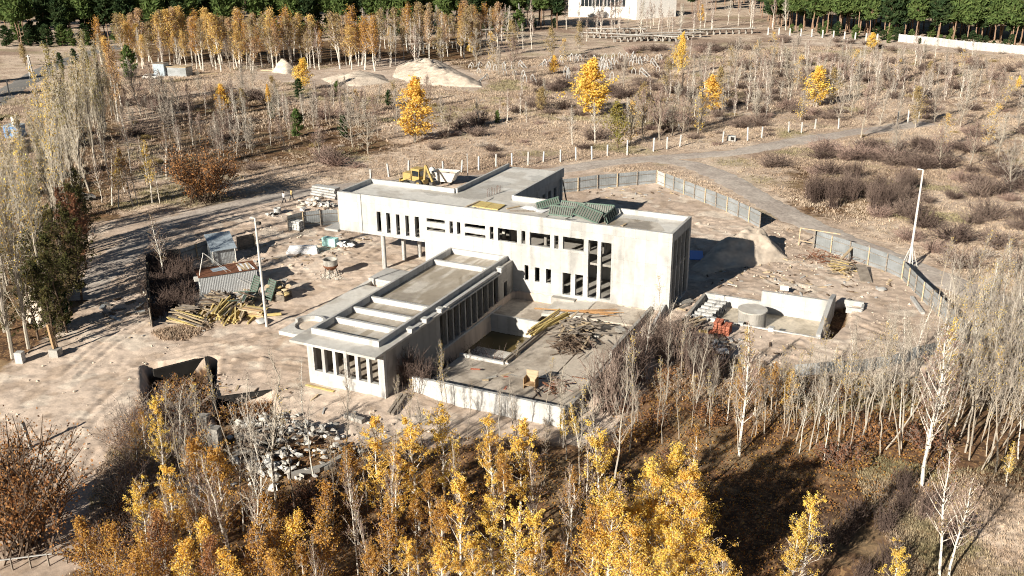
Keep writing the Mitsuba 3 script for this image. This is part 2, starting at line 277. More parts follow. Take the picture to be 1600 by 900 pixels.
def densify(pts, step):
    l = LineString(pts); n = max(2, int(l.length / step) + 1)
    c = np.array([l.interpolate(t, normalized=True).coords[0] for t in np.linspace(0, 1, n)])
    for _ in range(6):
        c[1:-1] = .25 * c[:-2] + .5 * c[1:-1] + .25 * c[2:]
    return c
def axis(a, b, fine, lo, hi, grow):
    mid = list(np.arange(a, b, fine)); s = fine; up = [mid[-1]]
    while up[-1] < hi: s = min(s * grow, 7.); up.append(up[-1] + s)
    s = fine; dn = [mid[0]]
    while dn[-1] > lo: s = min(s * grow, 7.); dn.append(dn[-1] - s)
    return np.array(dn[:0:-1] + mid + up[1:])
gx, gy = axis(-72, 34, .23, -1300, 900, 1.06), axis(-52, 36, .23, -260, 1500, 1.06)
X, Y = np.meshgrid(gx, gy); pts = np.stack([X.ravel(), Y.ravel()], 1); SHP = shapely.points(pts)
def soft(poly, w):
    """1 inside, falling to 0 over w metres outside"""
    shapely.prepare(poly); a, b, c, d = poly.bounds
    near = np.flatnonzero((pts[:, 0] > a - w) & (pts[:, 0] < c + w) & (pts[:, 1] > b - w) & (pts[:, 1] < d + w)); near = near[shapely.dwithin(SHP[near], poly, w)]
    out = np.zeros(len(pts)); d = shapely.distance(SHP[near], poly); out[near] = 1 - np.clip(d / w, 0, 1)
    return out
sand = soft(SITE.buffer(-.8), 3.2)
for c in CLEAR: sand = np.maximum(sand, soft(c, 4.0) * .9)
soil_shade = np.maximum(soft(WOOD, 7.0), soft(Polygon([(-50.97, -23.34), (-56.88, -17.92), (-63.68, -11.27), (-60.96, -8.79), (-55.87, -10.82), (-50.92, -15.49), (-48.07, -20.37), (-47.64, -23.69), (-38.79, -20.70), (-38.76, -18.65), (-46.62, -21.89)]).buffer(0), 1.0))  # second polygon darkens the yard corner in place of cast shade
for c in SCRUB: soil_shade = np.maximum(soil_shade, .75 * soft(c, 8.0))
roadm = np.maximum(soft(LineString(TRACK_A).buffer(2.3), 2.0), soft(LineString(TRACK_B).buffer(2.3), 2.0))
z = ground_height(pts[:, 0], pts[:, 1])
near = np.exp(-np.maximum(0, np.hypot(pts[:, 0] + 20, pts[:, 1]) - 60) / 120)
q = np.stack([pts[:, 0], pts[:, 1], 0 * z], 1)
rough_amp = (.06 + .28 * meshkit.noise(q * .05, 5)) * np.clip(.35 + .65 * (1 - sand), 0, 1)
dz = (meshkit.fbm(q * .35, 4, 1) - .5) * rough_amp * 2 + (meshkit.fbm(q * 1.1, 3, 2) - .5) * .20 + (meshkit.noise(q * 2.1, 6) - .5) * .07 * near
dz += (meshkit.fbm(q * .013, 3, 9) - .5) * 3.0 * sst(70, 260, np.hypot(pts[:, 0] + 20, pts[:, 1]))
rut = np.zeros(len(pts))
for k, r in enumerate(RUTS):
    c = densify(r, 1.0)
    l = LineString(c + np.stack([.8 * np.sin(np.arange(len(c)) * .21 + k), .6 * np.cos(np.arange(len(c)) * .17 + 2 * k)], 1))
    for o in (-.95, .95):
        band = l.parallel_offset(abs(o), 'left' if o > 0 else 'right')
        sel = np.flatnonzero(shapely.dwithin(SHP, band, .9)); d = shapely.distance(SHP[sel], band)
        rut[sel] += (-.12 * np.exp(-(d / .22) ** 2) + .06 * np.exp(-((d - .5) / .18) ** 2)) * sst(.35, .6, meshkit.noise(q[sel] * .13, 40 + k))
lump = np.maximum(0, meshkit.noise(q * 1.7, 21) - .62) * sst(.5, .62, meshkit.fbm(q * .09, 3, 33)) * 1.1
flat = 1 - .85 * np.clip(roadm, 0, 1)
z = z + dz * flat + (rut + lump * .5) * np.clip(sand * 1.3 - .2, 0, 1) * (1 - np.clip(roadm, 0, 1))
PITS = [(sbox(-35.6, -5.0, -32.0, -3.6), -2.2), (sbox(2.2, -.25, 15.4, 6.7), -1.5), (sbox(-18.4, -23.2, -2.3, -.4), -4.6), (sbox(-26.2, -26.2, -18.7, -.3), -2.6), (sbox(-29.8, .6, -.4, 6.9), -1.5)]
def sink(poly, zz):
    m = shapely.contains(poly, SHP); z[m] = np.minimum(z[m], zz)
for p_, zz in PITS: sink(p_, zz)
DITCH = [(Polygon([(-44.20, -30.50), (-39.48, -26.72), (-32.68, -34.82), (-29.18, -40.29), (-33.05, -40.81)]), -1.9), (Polygon([(-33.21, -33.15), (-28.99, -30.52), (-26.24, -33.43), (-29.83, -36.06)]), -1.2), (Polygon([(14.85, 8.97), (16.70, 11.06), (17.16, 5.68), (16.12, 0.62)]), -1.2)]
for p_, dd in DITCH:
    m = soft(p_, .7); z = z + dd * m; sand = sand * (1 - .9 * m); soil_shade = np.maximum(soil_shade, m)
nx, ny = len(gx), len(gy)
ii, jj = np.meshgrid(np.arange(nx - 1), np.arange(ny - 1)); o = (jj * nx + ii).ravel()
put('ground', (np.stack([pts[:, 0], pts[:, 1], z], 1), np.stack([o, o + 1, o + nx + 1, o + nx], 1)), 'earth', smooth=True, uv=np.stack([sand, soil_shade], 1))
tag('ground', 'sandy building site and dry grassland around the unfinished building', kind='structure')
from scipy.interpolate import RegularGridInterpolator
ZI = RegularGridInterpolator((gy, gx), z.reshape(ny, nx), bounds_error=False, fill_value=0.0)
def gz(x, y): return float(ZI((y, x)))
def gzv(xy): return ZI(np.asarray(xy)[:, ::-1])
MASK_SAND = RegularGridInterpolator((gy, gx), np.maximum(sand, roadm).reshape(ny, nx), bounds_error=False, fill_value=0.0)

def road(name, line, half, mat, label, lift, rng, across=7):
    c = densify(line, 1.2); t = np.gradient(c, axis=0); t /= np.linalg.norm(t, axis=1, keepdims=True); nrm = np.stack([-t[:, 1], t[:, 0]], 1)
    w = half * (1 + .22 * (meshkit.noise(np.stack([np.arange(len(c)) * .31, 0 * t[:, 0], 0 * t[:, 0]], 1), 3) - .5))
    s = np.linspace(-1, 1, across)
    jit = np.where(np.abs(s)[None] == 1, rng.uniform(-.45, .35, (len(c), across)), 0) if lift < .09 else np.zeros((len(c), across))
    P = c[:, None] + nrm[:, None] * ((s[None] * w[:, None]) + np.sign(s)[None] * jit)[..., None]
    flatp = P.reshape(-1, 2)
    zz = gzv(flatp).reshape(len(c), across) + lift
    zz[:, 0] -= lift + .03; zz[:, -1] -= lift + .03
    v = np.concatenate([flatp, zz.reshape(-1, 1)], 1)
    a, b = np.meshgrid(np.arange(across - 1), np.arange(len(c) - 1)); o = (b * across + a).ravel()
    put(name, (v, np.stack([o, o + 1, o + across + 1, o + across], 1)), mat, smooth=True)
    tag(name, label, kind='structure')
road('dirt_road', TRACK_A, 2.6, 'track_dirt', 'pale dirt road running behind the building past the concrete posts', .05, RNG)
road('dirt_path', TRACK_B, 2.6, 'track_dirt', 'dirt track branching off along the outside of the sheet metal fence', .065, RNG)
road('asphalt_road', [(-175.64, 42.70), (-199.40, 70.11), (-224.5, 99.55), (-249.1, 131.38), (-260.2, 154.31), (-263.4, 175.15), (-258.5, 186.54)], 4.0, 'asphalt', 'grey asphalt road in the far left corner', .12, RNG)

# ------------------------------------------------------------------ the unfinished main building (x along its front, y to the back)
B = thing('unfinished_building', 'long two storey grey concrete building shell with open window holes and flat roof', 'building')
H, ZS, X0, YB = 8.8, 4.0, -42.3, 7.15        # top of parapet, underside of the jutting upper floor, left end, back
HOLES = [(-36.76, -36.18, 4.38, 6.89), (-35.39, -34.85, 4.35, 6.89), (-34.03, -33.51, 4.32, 6.89), (-32.71, -32.21, 4.33, 6.89), (-31.40, -30.80, 4.34, 6.91), (-29.75, -27.28, 6.50, 6.92), (-29.76, -27.26, 5.43, 5.84), (-26.66, -26.21, 5.45, 6.93), (-25.67, -25.23, 5.50, 6.95), (-24.65, -21.98, 6.47, 6.92), (-24.65, -21.96, 5.42, 5.82), (-21.40, -20.93, 5.42, 6.93), (-20.36, -17.95, 5.40, 6.91), (-17.40, -16.92, 5.43, 6.94), (-16.36, -13.89, 5.39, 6.91), (-13.38, -12.87, 5.40, 6.93)] + [(-12.34, -9.86, 5.50, 6.93), (-9.33, -8.26, 0.24, 6.93), (-7.85, -6.66, 0.33, 6.89), (-12.34, -11.36, 0.12, 2.73), (-10.82, -9.89, 0.22, 2.75), (-17.03, -16.53, 1.13, 2.95), (-15.75, -15.15, 1.13, 2.85), (-14.37, -13.75, 1.18, 2.87)]
XG = -30.1
front = Polygon([(X0, ZS), (XG, ZS), (XG, -1.6), (-0.0, -1.6), (0, H), (X0, H)])
for a, b, c, d in HOLES: front = front.difference(sbox(min(a, b), min(c, d), max(a, b), max(c, d)))
W = put('front_wall', wallxz(front, 0.0, .38), 'concrete', B)
put('raised_band', cat([bx(X0 + .012, -38.9, -.10, -.004, ZS - .06, H - .02), bx(X0 + .02, XG, -.06, -.006, ZS - .08, ZS + .18)]), 'concrete', W)
put('rear_wall', cat([bx(X0, -29.8, YB - .3, YB, ZS, H), bx(-21.7, 0, YB - .3, YB, -1.0, H), bx(XG, -21.7, YB - .3, YB, -1.2, ZS)]), 'concrete', B)
put('end_wall', cat([bx(X0, X0 + .3, .38, YB - .3, ZS, H)]), 'concrete', B, )
end = Polygon([(.38, -1.2), (YB - .3, -1.2), (YB - .3, H), (.38, H)]).difference(sbox(.75, .2, 6.55, 7.75))
put('glazed_end_wall', wallyz(end, -.3, 0), 'concrete', B)
for k in range(1, 4):
    y = .75 + 5.8 * k / 4
    put('upright', bx(-.34, -.06, y - .10, y + .10, .2, 7.75), 'concrete', B)
put('upper_floor', cat([bx(X0 + .3, -.3, .38, YB - .3, ZS, ZS + .25)]), 'concrete_weathered', B)
put('floor_tip', bx(-44.3, X0, -.55, 4.5, ZS - .25, ZS + .02), 'concrete', B)
put('ground_floor', bx(XG, -.3, .38, YB - .3, -.45, -.02), 'concrete_weathered', B)
put('inner_wall', cat([bx(XG, XG + .3, .38, YB - .3, -1.3, ZS), bx(-14.2, -13.9, 3.2, YB - .3, .0, ZS), bx(-20.2, -19.95, 2.6, YB - .3, ZS + .25, 8.0), bx(-33.8, -33.5, 1.5, YB - .3, ZS + .25, 8.0), bx(-8.8, -8.55, 3.5, YB - .3, ZS + .25, 8.0)]), 'concrete_weathered', B)
for k in range(7):
    put('inner_column', bx(-38 + 5.4 * k, -37.65 + 5.4 * k, 3.9, 4.25, ZS + .25, 8.0), 'concrete_weathered', B)
R = put('roof', cat([bx(X0 + .3, -.3, .38, YB - .3, 8.0, 8.25)]), 'dry_slab', B)
put('roof_puddle', (np.array([[-9.2, .6, 8.262], [-2.6, .6, 8.262], [-1.6, 2.6, 8.262], [-3.2, 5.1, 8.262], [-7.6, 5.4, 8.262], [-9.9, 3.2, 8.262]]), np.array([[0, 1, 2], [0, 2, 3], [0, 3, 4], [0, 4, 5]])), 'wet_slab', R)
put('roof_rib', cat([bx(-24.6, -24.35, .4, 6.8, 8.25, 8.33), bx(-15.5, -15.25, .4, 6.8, 8.25, 8.32)]), 'dry_slab', R)
for k, p in enumerate([(-36.62, 0.81), (-36.18, 5.03), (-35.03, 7.23)]):
    c = tm(trimesh.creation.cylinder(.27, 5.6, sections=16)); y = (.85, 4.6, 6.4)[k]
    put('column', (c[0] + [(-36.6, -36.1, -34.9)[k], y, ZS - .25 - 2.8], c[1]), 'concrete', B, smooth=40)
# the annex behind
AX0, AX1, AYE = -29.8, -21.75, 22.0
A = put('rear_annex', cat([bx(AX0, AX0 + .3, YB, AYE - .3, -1.0, H), bx(AX0, AX1, AYE - .3, AYE, -1.0, 8.0)]), 'concrete', B)
right = Polygon([(YB, -1.0), (AYE - .3, -1.0), (AYE - .3, 7.55), (YB, 7.55)])
for y in (14.2, 16.0, 17.8, 19.6): right = right.difference(sbox(y, 3.4, y + .95, 6.6))
put('side_wall', wallyz(right, AX1 - .55, AX1 - .25), 'concrete', A)
put('parapet', bx(AX1 - .3, AX1, YB, AYE + .4, 7.6, H), 'concrete', A)
put('roof_slab', bx(AX0 + .3, AX1 - .3, YB - .3, AYE + .25, 8.0, 8.255), 'dry_slab', A)
put('prop', cat([beam((AX1 + 1.3, AYE + .3, 0.2), (AX1 - .05, AYE + .1, 7.2), .14, .14), beam((AX1 + 1.9, AYE - 1.2, 0.1), (AX1 + .6, AYE + 1.2, 0.3), .2, .2)]), 'wood_grey', A)

# ------------------------------------------------------------------ the low hall in front of it
L = thing('low_hall', 'low flat-roofed concrete hall with a walled roof full of rainwater bays', 'building')
lx0, lx1, ly0, ly1, zl = -26.65, -19.1, -26.45, -.02, 3.75
P_ = put('roof_parapet', cat([bx(lx0, lx0 + .28, ly0, ly1, 2.9, zl), bx(lx1 - .28, lx1, ly0, ly1, 2.9, zl), bx(lx0 + .28, lx1 - .28, ly0, ly0 + .28, 2.9, zl), bx(lx0 + .28, lx1 - .28, ly1 - .25, ly1, 2.9, zl - .05)]), 'concrete', L)
put('roof', bx(lx0 + .28, lx1 - .28, ly0 + .28, ly1 - .25, 2.75, 3.06), 'wet_slab', L)
for y in (-4.25, -16.9, -20.0, -22.95):
    put('roof_beam', bx(lx0 + .28, lx1 - .28, y - .18, y + .18, 3.06, 3.62), 'concrete_white', L)
put('eave', cat([bx(lx0 - 1.0, lx1 + .95, -28.5, ly0, 2.95, 3.18), bx(lx1, lx1 + .95, ly0, -15.2, 2.95, 3.17), bx(lx0 - 1.0, lx0, ly0, -23.2, 2.95, 3.17), bx(lx1, lx1 + .6, -15.2, -.05, 2.9, 3.1)]), 'dry_slab', L)
wf = Polygon([(lx0 - .3, -2.6), (lx1 + .75, -2.6), (lx1 + .75, 2.95), (lx0 - .3, 2.95)])
n = 6; a0, a1 = lx0 + .25, lx1 + .25
for k in range(n):
    w = (a1 - a0) / n
    wf = wf.difference(sbox(a0 + w * k + .17, -.35, a0 + w * (k + 1) - .17, 2.72))
FW = put('front_wall', wallxz(wf, -26.95, -26.55), 'concrete_white', L)
# the side wall towards the terrace: solid, then ten bays between upright fins, then solid with a doorway
sw = Polygon([(-26.55, -3.6), (-.02, -3.6), (-.02, 3.28), (-3.1, 3.28), (-3.1, 2.9), (-26.55, 2.9)]).difference(sbox(-16.6, -.9, -3.75, 2.62)).difference(sbox(-2.35, -1.05, -1.5, 1.35))
put('side_wall', wallyz(sw, lx1 + .25, lx1 + .6), 'concrete_weathered', L)
for k in range(1, 10):
    y = -16.6 + 12.85 * k / 10
    put('fin', bx(lx1 + .18, lx1 + .66, y - .11, y + .11, -.9, 2.62), 'concrete_weathered', L)
put('ledge', cat([bx(lx1 + .6, lx1 + .84, -16.9, -3.4, -1.12, -.92), bx(lx1 + .6, lx1 + .78, -14.9, -3.2, 2.68, 2.86)]), 'concrete', L)
for y in (-22.2, -19.55, -16.7, -3.5):
    put('corbel', cat([bx(lx1 + .5, lx1 + 1.0, y - .24, y + .24, 3.0, 3.42), bx(lx1 + .42, lx1 + 1.08, y - .32, y + .32, 3.42, 3.62)]), 'concrete_white', L)
for y0, y1 in ((-21.3, -20.0), (-18.8, -17.2), (-15.4, -4.1)):
    put('coping', bx(lx1 + .28, lx1 + .72, y0, y1, 3.1, 3.24), 'concrete_white', L)
put('far_wall', cat([bx(lx0, lx0 + .3, -26.55, -.02, -2.0, 2.75), bx(lx0 + .3, lx1 + .2, -.4, -.06, -1.4, 2.75)]), 'concrete_weathered', L)
put('floor', bx(lx0 + .3, lx1 + .25, -26.5, -.4, -1.3, -1.0), 'terrace_floor', L)
put('inner_wall', bx(lx0 + .3, lx1 - 2.6, -19.3, -19.0, -1.0, 2.75), 'concrete_weathered', L)

# ------------------------------------------------------------------ paved apron left of the hall
ap = Polygon([(-36.0, -20.3), (-26.7, -20.3), (-26.7, -.1), (-30.2, -.1), (-30.2, .6), (-36.2, .6)])
AP = thing('concrete_apron', 'pale bare concrete slab along the left side of the low hall', 'slab')
hole1 = Point(-34.1, -17.6).buffer(1.5); hole2 = sbox(-35.6, -5.0, -32.0, -3.6)
put('slab', prism(ap.difference(hole1).difference(hole2), .42, -1.07), 'dry_slab', AP)
put('curved_kerb', prism(hole1.buffer(.3).difference(hole1).intersection(sbox(-37, -17.6, -31, -15)), .4, -.65), 'concrete', AP)
put('raised_slab', bx(-36.0, -29.5, -3.6, .4, -.62, -.3), 'concrete', AP)
put('planter_soil', (np.array([[-35.8, -19.2, -.9], [-32.4, -19.2, -.9], [-32.4, -15.9, -.85], [-35.8, -15.9, -.85]]), np.array([[0, 1, 2], [0, 2, 3]])), 'loose_sand', AP)

# ------------------------------------------------------------------ the sunken terrace right of the hall
TR = thing('sunken_terrace', 'rough concrete terrace with a walled pit of brown water beside the low hall', 'terrace')
tx0, tx1, ty0 = -17.0, -1.75, -24.2
def slope_quad(x0, x1, y0, y1, z00, z10, z01, z11, thick):
    v = np.array([[x0, y0, z00], [x1, y0, z10], [x1, y1, z11], [x0, y1, z01]]); lo = v.copy(); lo[:, 2] -= thick
    return np.vstack([v, lo]), np.array([[0, 1, 2], [0, 2, 3], [4, 6, 5], [4, 7, 6], [0, 4, 5], [0, 5, 1], [1, 5, 6], [1, 6, 2], [2, 6, 7], [2, 7, 3], [3, 7, 4], [3, 4, 0]])
put('front_wall', wallxz(Polygon([(tx0, -4.2), (tx1, -4.2), (tx1, -.02), (tx0, -.22)]), ty0 - .32, ty0), 'concrete_white', TR)
put('side_wall', cat([bx(tx1 - .3, tx1, -12.6, -.02, -4.0, .42)]), 'concrete_weathered', TR)
put('side_wall', bx(tx1 - .3, tx1, ty0, -12.6, -4.2, -.62), 'concrete_weathered', TR)
put('wing_wall', cat([wallyz(Polygon([(-5.6, -3), (-.03, -3), (-.03, .1), (-.3, 1.0), (-5.6, -.2)]), -.55, -.28)]), 'concrete', TR)
put('paving', slope_quad(-16.2, -10.9, ty0, -16.7, -1.15, -1.1, -1.15, -1.1, .3), 'terrace_floor', TR)
put('paving', slope_quad(-10.75, -5.6, ty0, -4.6, -1.0, -.85, -.9, -.5, .3), 'terrace_floor', TR)
put('paving', slope_quad(-5.5, tx1 - .3, ty0, -4.6, -.95, -.75, -.5, -.2, .3), 'terrace_floor', TR)
put('paving', slope_quad(-12.9, -8.3, -4.5, -.02, -.62, -.15, -.5, -.05, .3), 'dry_slab', TR)
put('paving', slope_quad(-8.2, tx1 - .3, -4.5, -.02, -.25, -.12, -.02, -.02, .3), 'terrace_floor', TR)
put('walkway', cat([bx(-18.45, -13.0, -5.7, -.02, -1.45, -1.15)]), 'terrace_floor', TR)
put('pit_wall', cat([bx(-18.45, -11.3, -6.02, -5.7, -4.4, -1.02), bx(-11.3, -10.9, -16.7, -4.6, -4.4, -.9), bx(-16.2, -11.3, -16.98, -16.7, -4.4, -.82)]), 'concrete_white', TR)
put('kerb_beam', cat([beam((-10.98, -16.9, -.72), (-10.7, -9.0, -.6), .16, .22)]), 'wood_grey', TR)
put('kerb_beam', cat([beam((-11.45, -16.9, -.85), (-11.2, -9.0, -.75), .16, .2)]), 'wood_grey', TR)
put('pit_slab', slope_quad(-17.2, -11.3, -16.6, -11.3, -2.55, -2.5, -2.55, -2.5, .3), 'dry_slab', TR)
put('pit_water', (np.array([[-18.4, -23, -3.05], [-11.3, -23, -3.05], [-11.3, -6.0, -3.05], [-18.4, -6.0, -3.05]]), np.array([[0, 1, 2], [0, 2, 3]])), 'pool_water', TR)
put('light_well_wall', cat([bx(-18.6, -16.4, -24.1, -23.75, -3.6, -1.35), bx(-18.45, -17.02, -23.75, -22.6, -1.75, -1.45)]), 'concrete_weathered', TR)
put('retaining_block', bx(-13.4, -10.6, -.75, -.04, -1.2, -.12), 'concrete_weathered', TR)

# ------------------------------------------------------------------ the open basin to the right
BS = thing('open_basin', 'long shallow concrete basin with a high back wall right of the building', 'basin')
put('back_wall', cat([bx(2.2, 8.4, 6.5, 6.85, -1.2, .32), bx(8.4, 15.3, 6.5, 6.85, -1.2, 1.55)]), 'concrete', BS)
put('end_wall', wallyz(Polygon([(-.4, -1.2), (9.6, -1.2), (9.6, 1.25), (6.9, 1.6), (-.4, .45)]), 15.3, 15.75), 'concrete', BS)
put('left_wall', bx(2.0, 2.3, -.3, 6.5, -1.2, .25), 'concrete_weathered', BS)
put('floor', bx(2.3, 15.3, -.1, 6.5, -1.2, -.9), 'basin_floor', BS)
put('front_rail', cat([beam((1.9, -.1, .1), (15.8, -.42, .12), .22, .14), bx(2.3, 15.3, -.3, -.12, -1.2, -.15)]), 'concrete', BS)
for x in (4.6, 7.5, 10.6): put('rail_block', bx(x, x + .55, -.42, .12, -.1, .34), 'concrete_white', BS)

# ------------------------------------------------------------------ objects on and round the building
rng = np.random.default_rng(11)
def concrete_pipe(x, y, z, yaw, label):
    k = thing('concrete_pipe', label, 'pipe', 'concrete pipes stacked in the basin')
    o = trimesh.creation.annulus(.36, .46, 2.0, sections=20); v = rot(o.vertices, pitch=math.pi / 2)
    c = trimesh.creation.annulus(.36, .53, .16, sections=20); w = rot(np.array(c.vertices) + [0, 0, .94], pitch=math.pi / 2)
    R_ = lambda q: rot(q, yaw) + [x, y, z]
    put('barrel', (R_(v), np.array(o.faces)), 'concrete_white', k, smooth=40); put('collar', (R_(w), np.array(c.faces)), 'concrete', k, smooth=40)
order = ('frontmost', 'second from the front', 'third from the front', 'third from the back', 'second from the back', 'rearmost')
for i in range(6):
    concrete_pipe(3.35 + .1 * i, .55 + 1.0 * i, -.42, -.08 + .03 * (i % 3), '%s pale concrete pipe of the row in the basin' % order[i])
k = thing('concrete_tank', 'short round grey concrete tank standing in the middle of the shallow basin', 'tank')
c = tm(trimesh.creation.cylinder(1.45, 1.7, sections=40)); put('drum', (c[0] + [8.35, 2.5, -.05], c[1]), 'concrete_weathered', k, smooth=40)
c = tm(trimesh.creation.cylinder(1.52, .14, sections=40)); put('lid', (c[0] + [8.35, 2.5, .87], c[1]), 'dry_slab', k, smooth=40)
k = thing('hatch_frame', 'low concrete hatch frame sunk in the sand right of the basin end wall', 'hatch')
put('frame', cat([bx(16.6, 18.6, 10.2, 10.5, -.3, .55), bx(17.0, 18.6, 8.6, 8.85, -.3, .35), bx(18.45, 18.7, 8.85, 10.2, -.3, .4)]), 'concrete', k)
k = thing('white_sign_board', 'small white board on two legs behind the high basin wall', 'sign')
p = g3((10.07, 10.80)); put('board', obx(p + [0, 0, .62], .95, .06, .55, .1), 'paint_white', k); put('leg', cat([beam(p + [-.3, .03, -.1], p + [-.3, .03, .5], .06, .06), beam(p + [.3, .06, -.1], p + [.3, .06, .5], .06, .06)]), 'wood_grey', k)

def ladder_panel(label, p, q, w, n, mat='steel_green', tilt=0.0, name='steel_formwork_panel', group='green steel formwork panels on the roof'):
    """a formwork girder: two rails, cross ribs and a thin skin behind"""
    k = thing(name, label, 'formwork panel', group)
    p, q = np.asarray(p, float), np.asarray(q, float); d = (q - p) / np.linalg.norm(q - p)
    s = np.cross(d, [0, 0, 1.]); s /= np.linalg.norm(s); u = np.cross(s, d); s = -s * math.cos(tilt) + u * math.sin(tilt)
    put('rail', cat([beam(p, q, .09, .16)]), mat, k); put('rail', cat([beam(p + s * w, q + s * w, .09, .16)]), mat, k)
    for i in range(n):
        a = p + (q - p) * (i + .5) / n
        put('rib', beam(a, a + s * w, .07, .13), mat, k)
    nn = np.cross(d, s); c4 = np.array([p, q, q + s * w, p + s * w]) - nn * .05; put('skin', (np.vstack([c4 - nn * .04, c4]), np.array([[0, 1, 2], [0, 2, 3], [4, 6, 5], [4, 7, 6], [0, 5, 1], [0, 4, 5], [1, 6, 2], [1, 5, 6], [2, 7, 3], [2, 6, 7], [3, 4, 0], [3, 7, 4]])), 'steel_dark', k)
zr = 8.27
def RZ(p, z): return np.array([p[0], p[1], z])
ladder_panel('long green ribbed steel formwork panel lying along the back parapet of the roof', RZ((-14.92, 4.98), 8.45), RZ((-11.89, 4.90), 8.45), 1.0, 12, tilt=1.05)
ladder_panel('green ribbed steel formwork panel nearest the bare end of the roof', RZ((-11.92, 5.17), 8.45), RZ((-8.58, 5.53), 8.45), 1.0, 13, tilt=1.05)
ladder_panel('pale green formwork panel leaning at the left end of the roof heap', RZ((-17.31, 4.20), 8.35), RZ((-15.09, 5.72), 9.0), .8, 11, tilt=.8)
ladder_panel('green formwork panel lying aslant at the front of the roof heap', RZ((-12.42, 2.96), 8.75), RZ((-8.97, 1.77), 8.35), 1.25, 11, tilt=.95)
ladder_panel('rust stained ribbed formwork panel in front of the long green panels', RZ((-15.42, 2.84), 8.35), RZ((-12.52, 3.02), 8.35), 1.1, 11, tilt=.95)
ladder_panel('green formwork panel standing on its edge across the end of the heap', RZ((-8.04, 2.06), 8.35), RZ((-8.21, 5.98), 8.4), .9, 6, tilt=1.2)
ladder_panel('narrow pale formwork panel between the two long rows on the roof', RZ((-11.12, 3.55), 8.4), RZ((-8.48, 2.83), 8.35), .8, 9, tilt=.9)
k = thing('plywood_deck', 'broad pale plywood deck lying inside the heap of formwork on the roof', 'plywood'); a = [RZ((-14.59, 5.32), 8.5), RZ((-9.31, 6.24), 8.5), RZ((-8.76, 3.97), 8.48), RZ((-12.32, 4.61), 8.5)]
put('sheet', (np.vstack([a, np.array(a) - [0, 0, .08]]), np.array([[0, 2, 1], [0, 3, 2], [4, 5, 6], [4, 6, 7], [0, 1, 5], [0, 5, 4], [1, 2, 6], [1, 6, 5], [2, 3, 7], [2, 7, 6], [3, 0, 4], [3, 4, 7]])), 'wood_pale', k)
k = thing('yellow_formwork_sheet', 'flat yellow plywood sheets laid on the roof left of the white tarpaulin', 'plywood'); a = [RZ((-24.84, 2.31), zr), RZ((-24.85, 4.59), zr), RZ((-21.46, 4.27), zr), RZ((-21.37, 2.09), zr)]
for i in range(4):
    q0, q1 = np.array(a[0]) + (np.array(a[3]) - a[0]) * i / 4, np.array(a[0]) + (np.array(a[3]) - a[0]) * (i + .96) / 4
    r0, r1 = np.array(a[1]) + (np.array(a[2]) - a[1]) * i / 4, np.array(a[1]) + (np.array(a[2]) - a[1]) * (i + .96) / 4
    vv = np.array([q0, q1, r1, r0]); zt = .12 + .02 * (i % 2)
    put('sheet', (np.vstack([vv + [0, 0, zt], vv + [0, 0, .01]]), np.array([[0, 1, 2], [0, 2, 3], [4, 6, 5], [4, 7, 6], [0, 5, 1], [0, 4, 5], [1, 6, 2], [1, 5, 6], [2, 7, 3], [2, 6, 7], [3, 4, 0], [3, 7, 4]])), 'wood_yellow', k)
k = thing('crumpled_tarpaulin', 'crumpled white tarpaulin on the roof beside the green formwork', 'tarpaulin')
gx_, gy_ = np.meshgrid(np.linspace(0, 1, 22), np.linspace(0, 1, 10)); a = RZ((-19.43, 3.84), zr); b_ = RZ((-16.26, 2.95), zr) - a; c_ = RZ((-19.22, 5.13), zr) - a
v = a + gx_.reshape(-1, 1) * b_ + gy_.reshape(-1, 1) * c_; v[:, 2] += .08 + .45 * meshkit.fbm(np.stack([gx_.ravel() * 5, gy_.ravel() * 3, 0 * gx_.ravel()], 1), 3) * np.sin(np.pi * gx_.ravel()) * np.sin(np.pi * gy_.ravel())
i_, j_ = np.meshgrid(np.arange(21), np.arange(9)); o = (j_ * 22 + i_).ravel(); put('cloth', (v, np.stack([o, o + 1, o + 23, o + 22], 1)), 'film_white', k, smooth=True)
k = thing('rebar_starters', 'row of rusty upright reinforcing bars sticking out of the roof', 'rebar')
p0, p1 = RZ((-25.22, 6.95), 8.2), RZ((-24.73, 9.62), 8.2)
for i in range(9):
    a = p0 + (p1 - p0) * i / 8; put('bar', tube([a, a + [rng.normal(0, .06), rng.normal(0, .06), .95 + rng.uniform(-.15, .2)]], .022, 4), 'rust', k)
for lab, a, b, m in (('long thin timber edging the yellow plywood on the roof', (-25.39, 1.77), (-25.06, 4.65), 'wood_pale'), ('short timber right of the yellow plywood on the roof', (-20.67, 2.99), (-19.78, 4.58), 'wood_pale'), ('single pale offcut of board lying alone on the bare roof end', (-6.25, 2.02), (-6.15, 2.98), 'wood_pale'),
                     ('grey timber lying in front of the white tarpaulin on the roof', (-20.04, 2.40), (-17.12, 3.42), 'wood_grey'), ('dark strut leaning at the front edge of the roof heap', (-12.85, 1.98), (-12.18, 1.45), 'steel_dark')):
    k = thing('roof_plank', lab, 'plank'); scene[k] = mikit.ply(beam(RZ(a, zr + .07), RZ(b, zr + (.5 if m == 'steel_dark' else .09)), .22, .09), m)

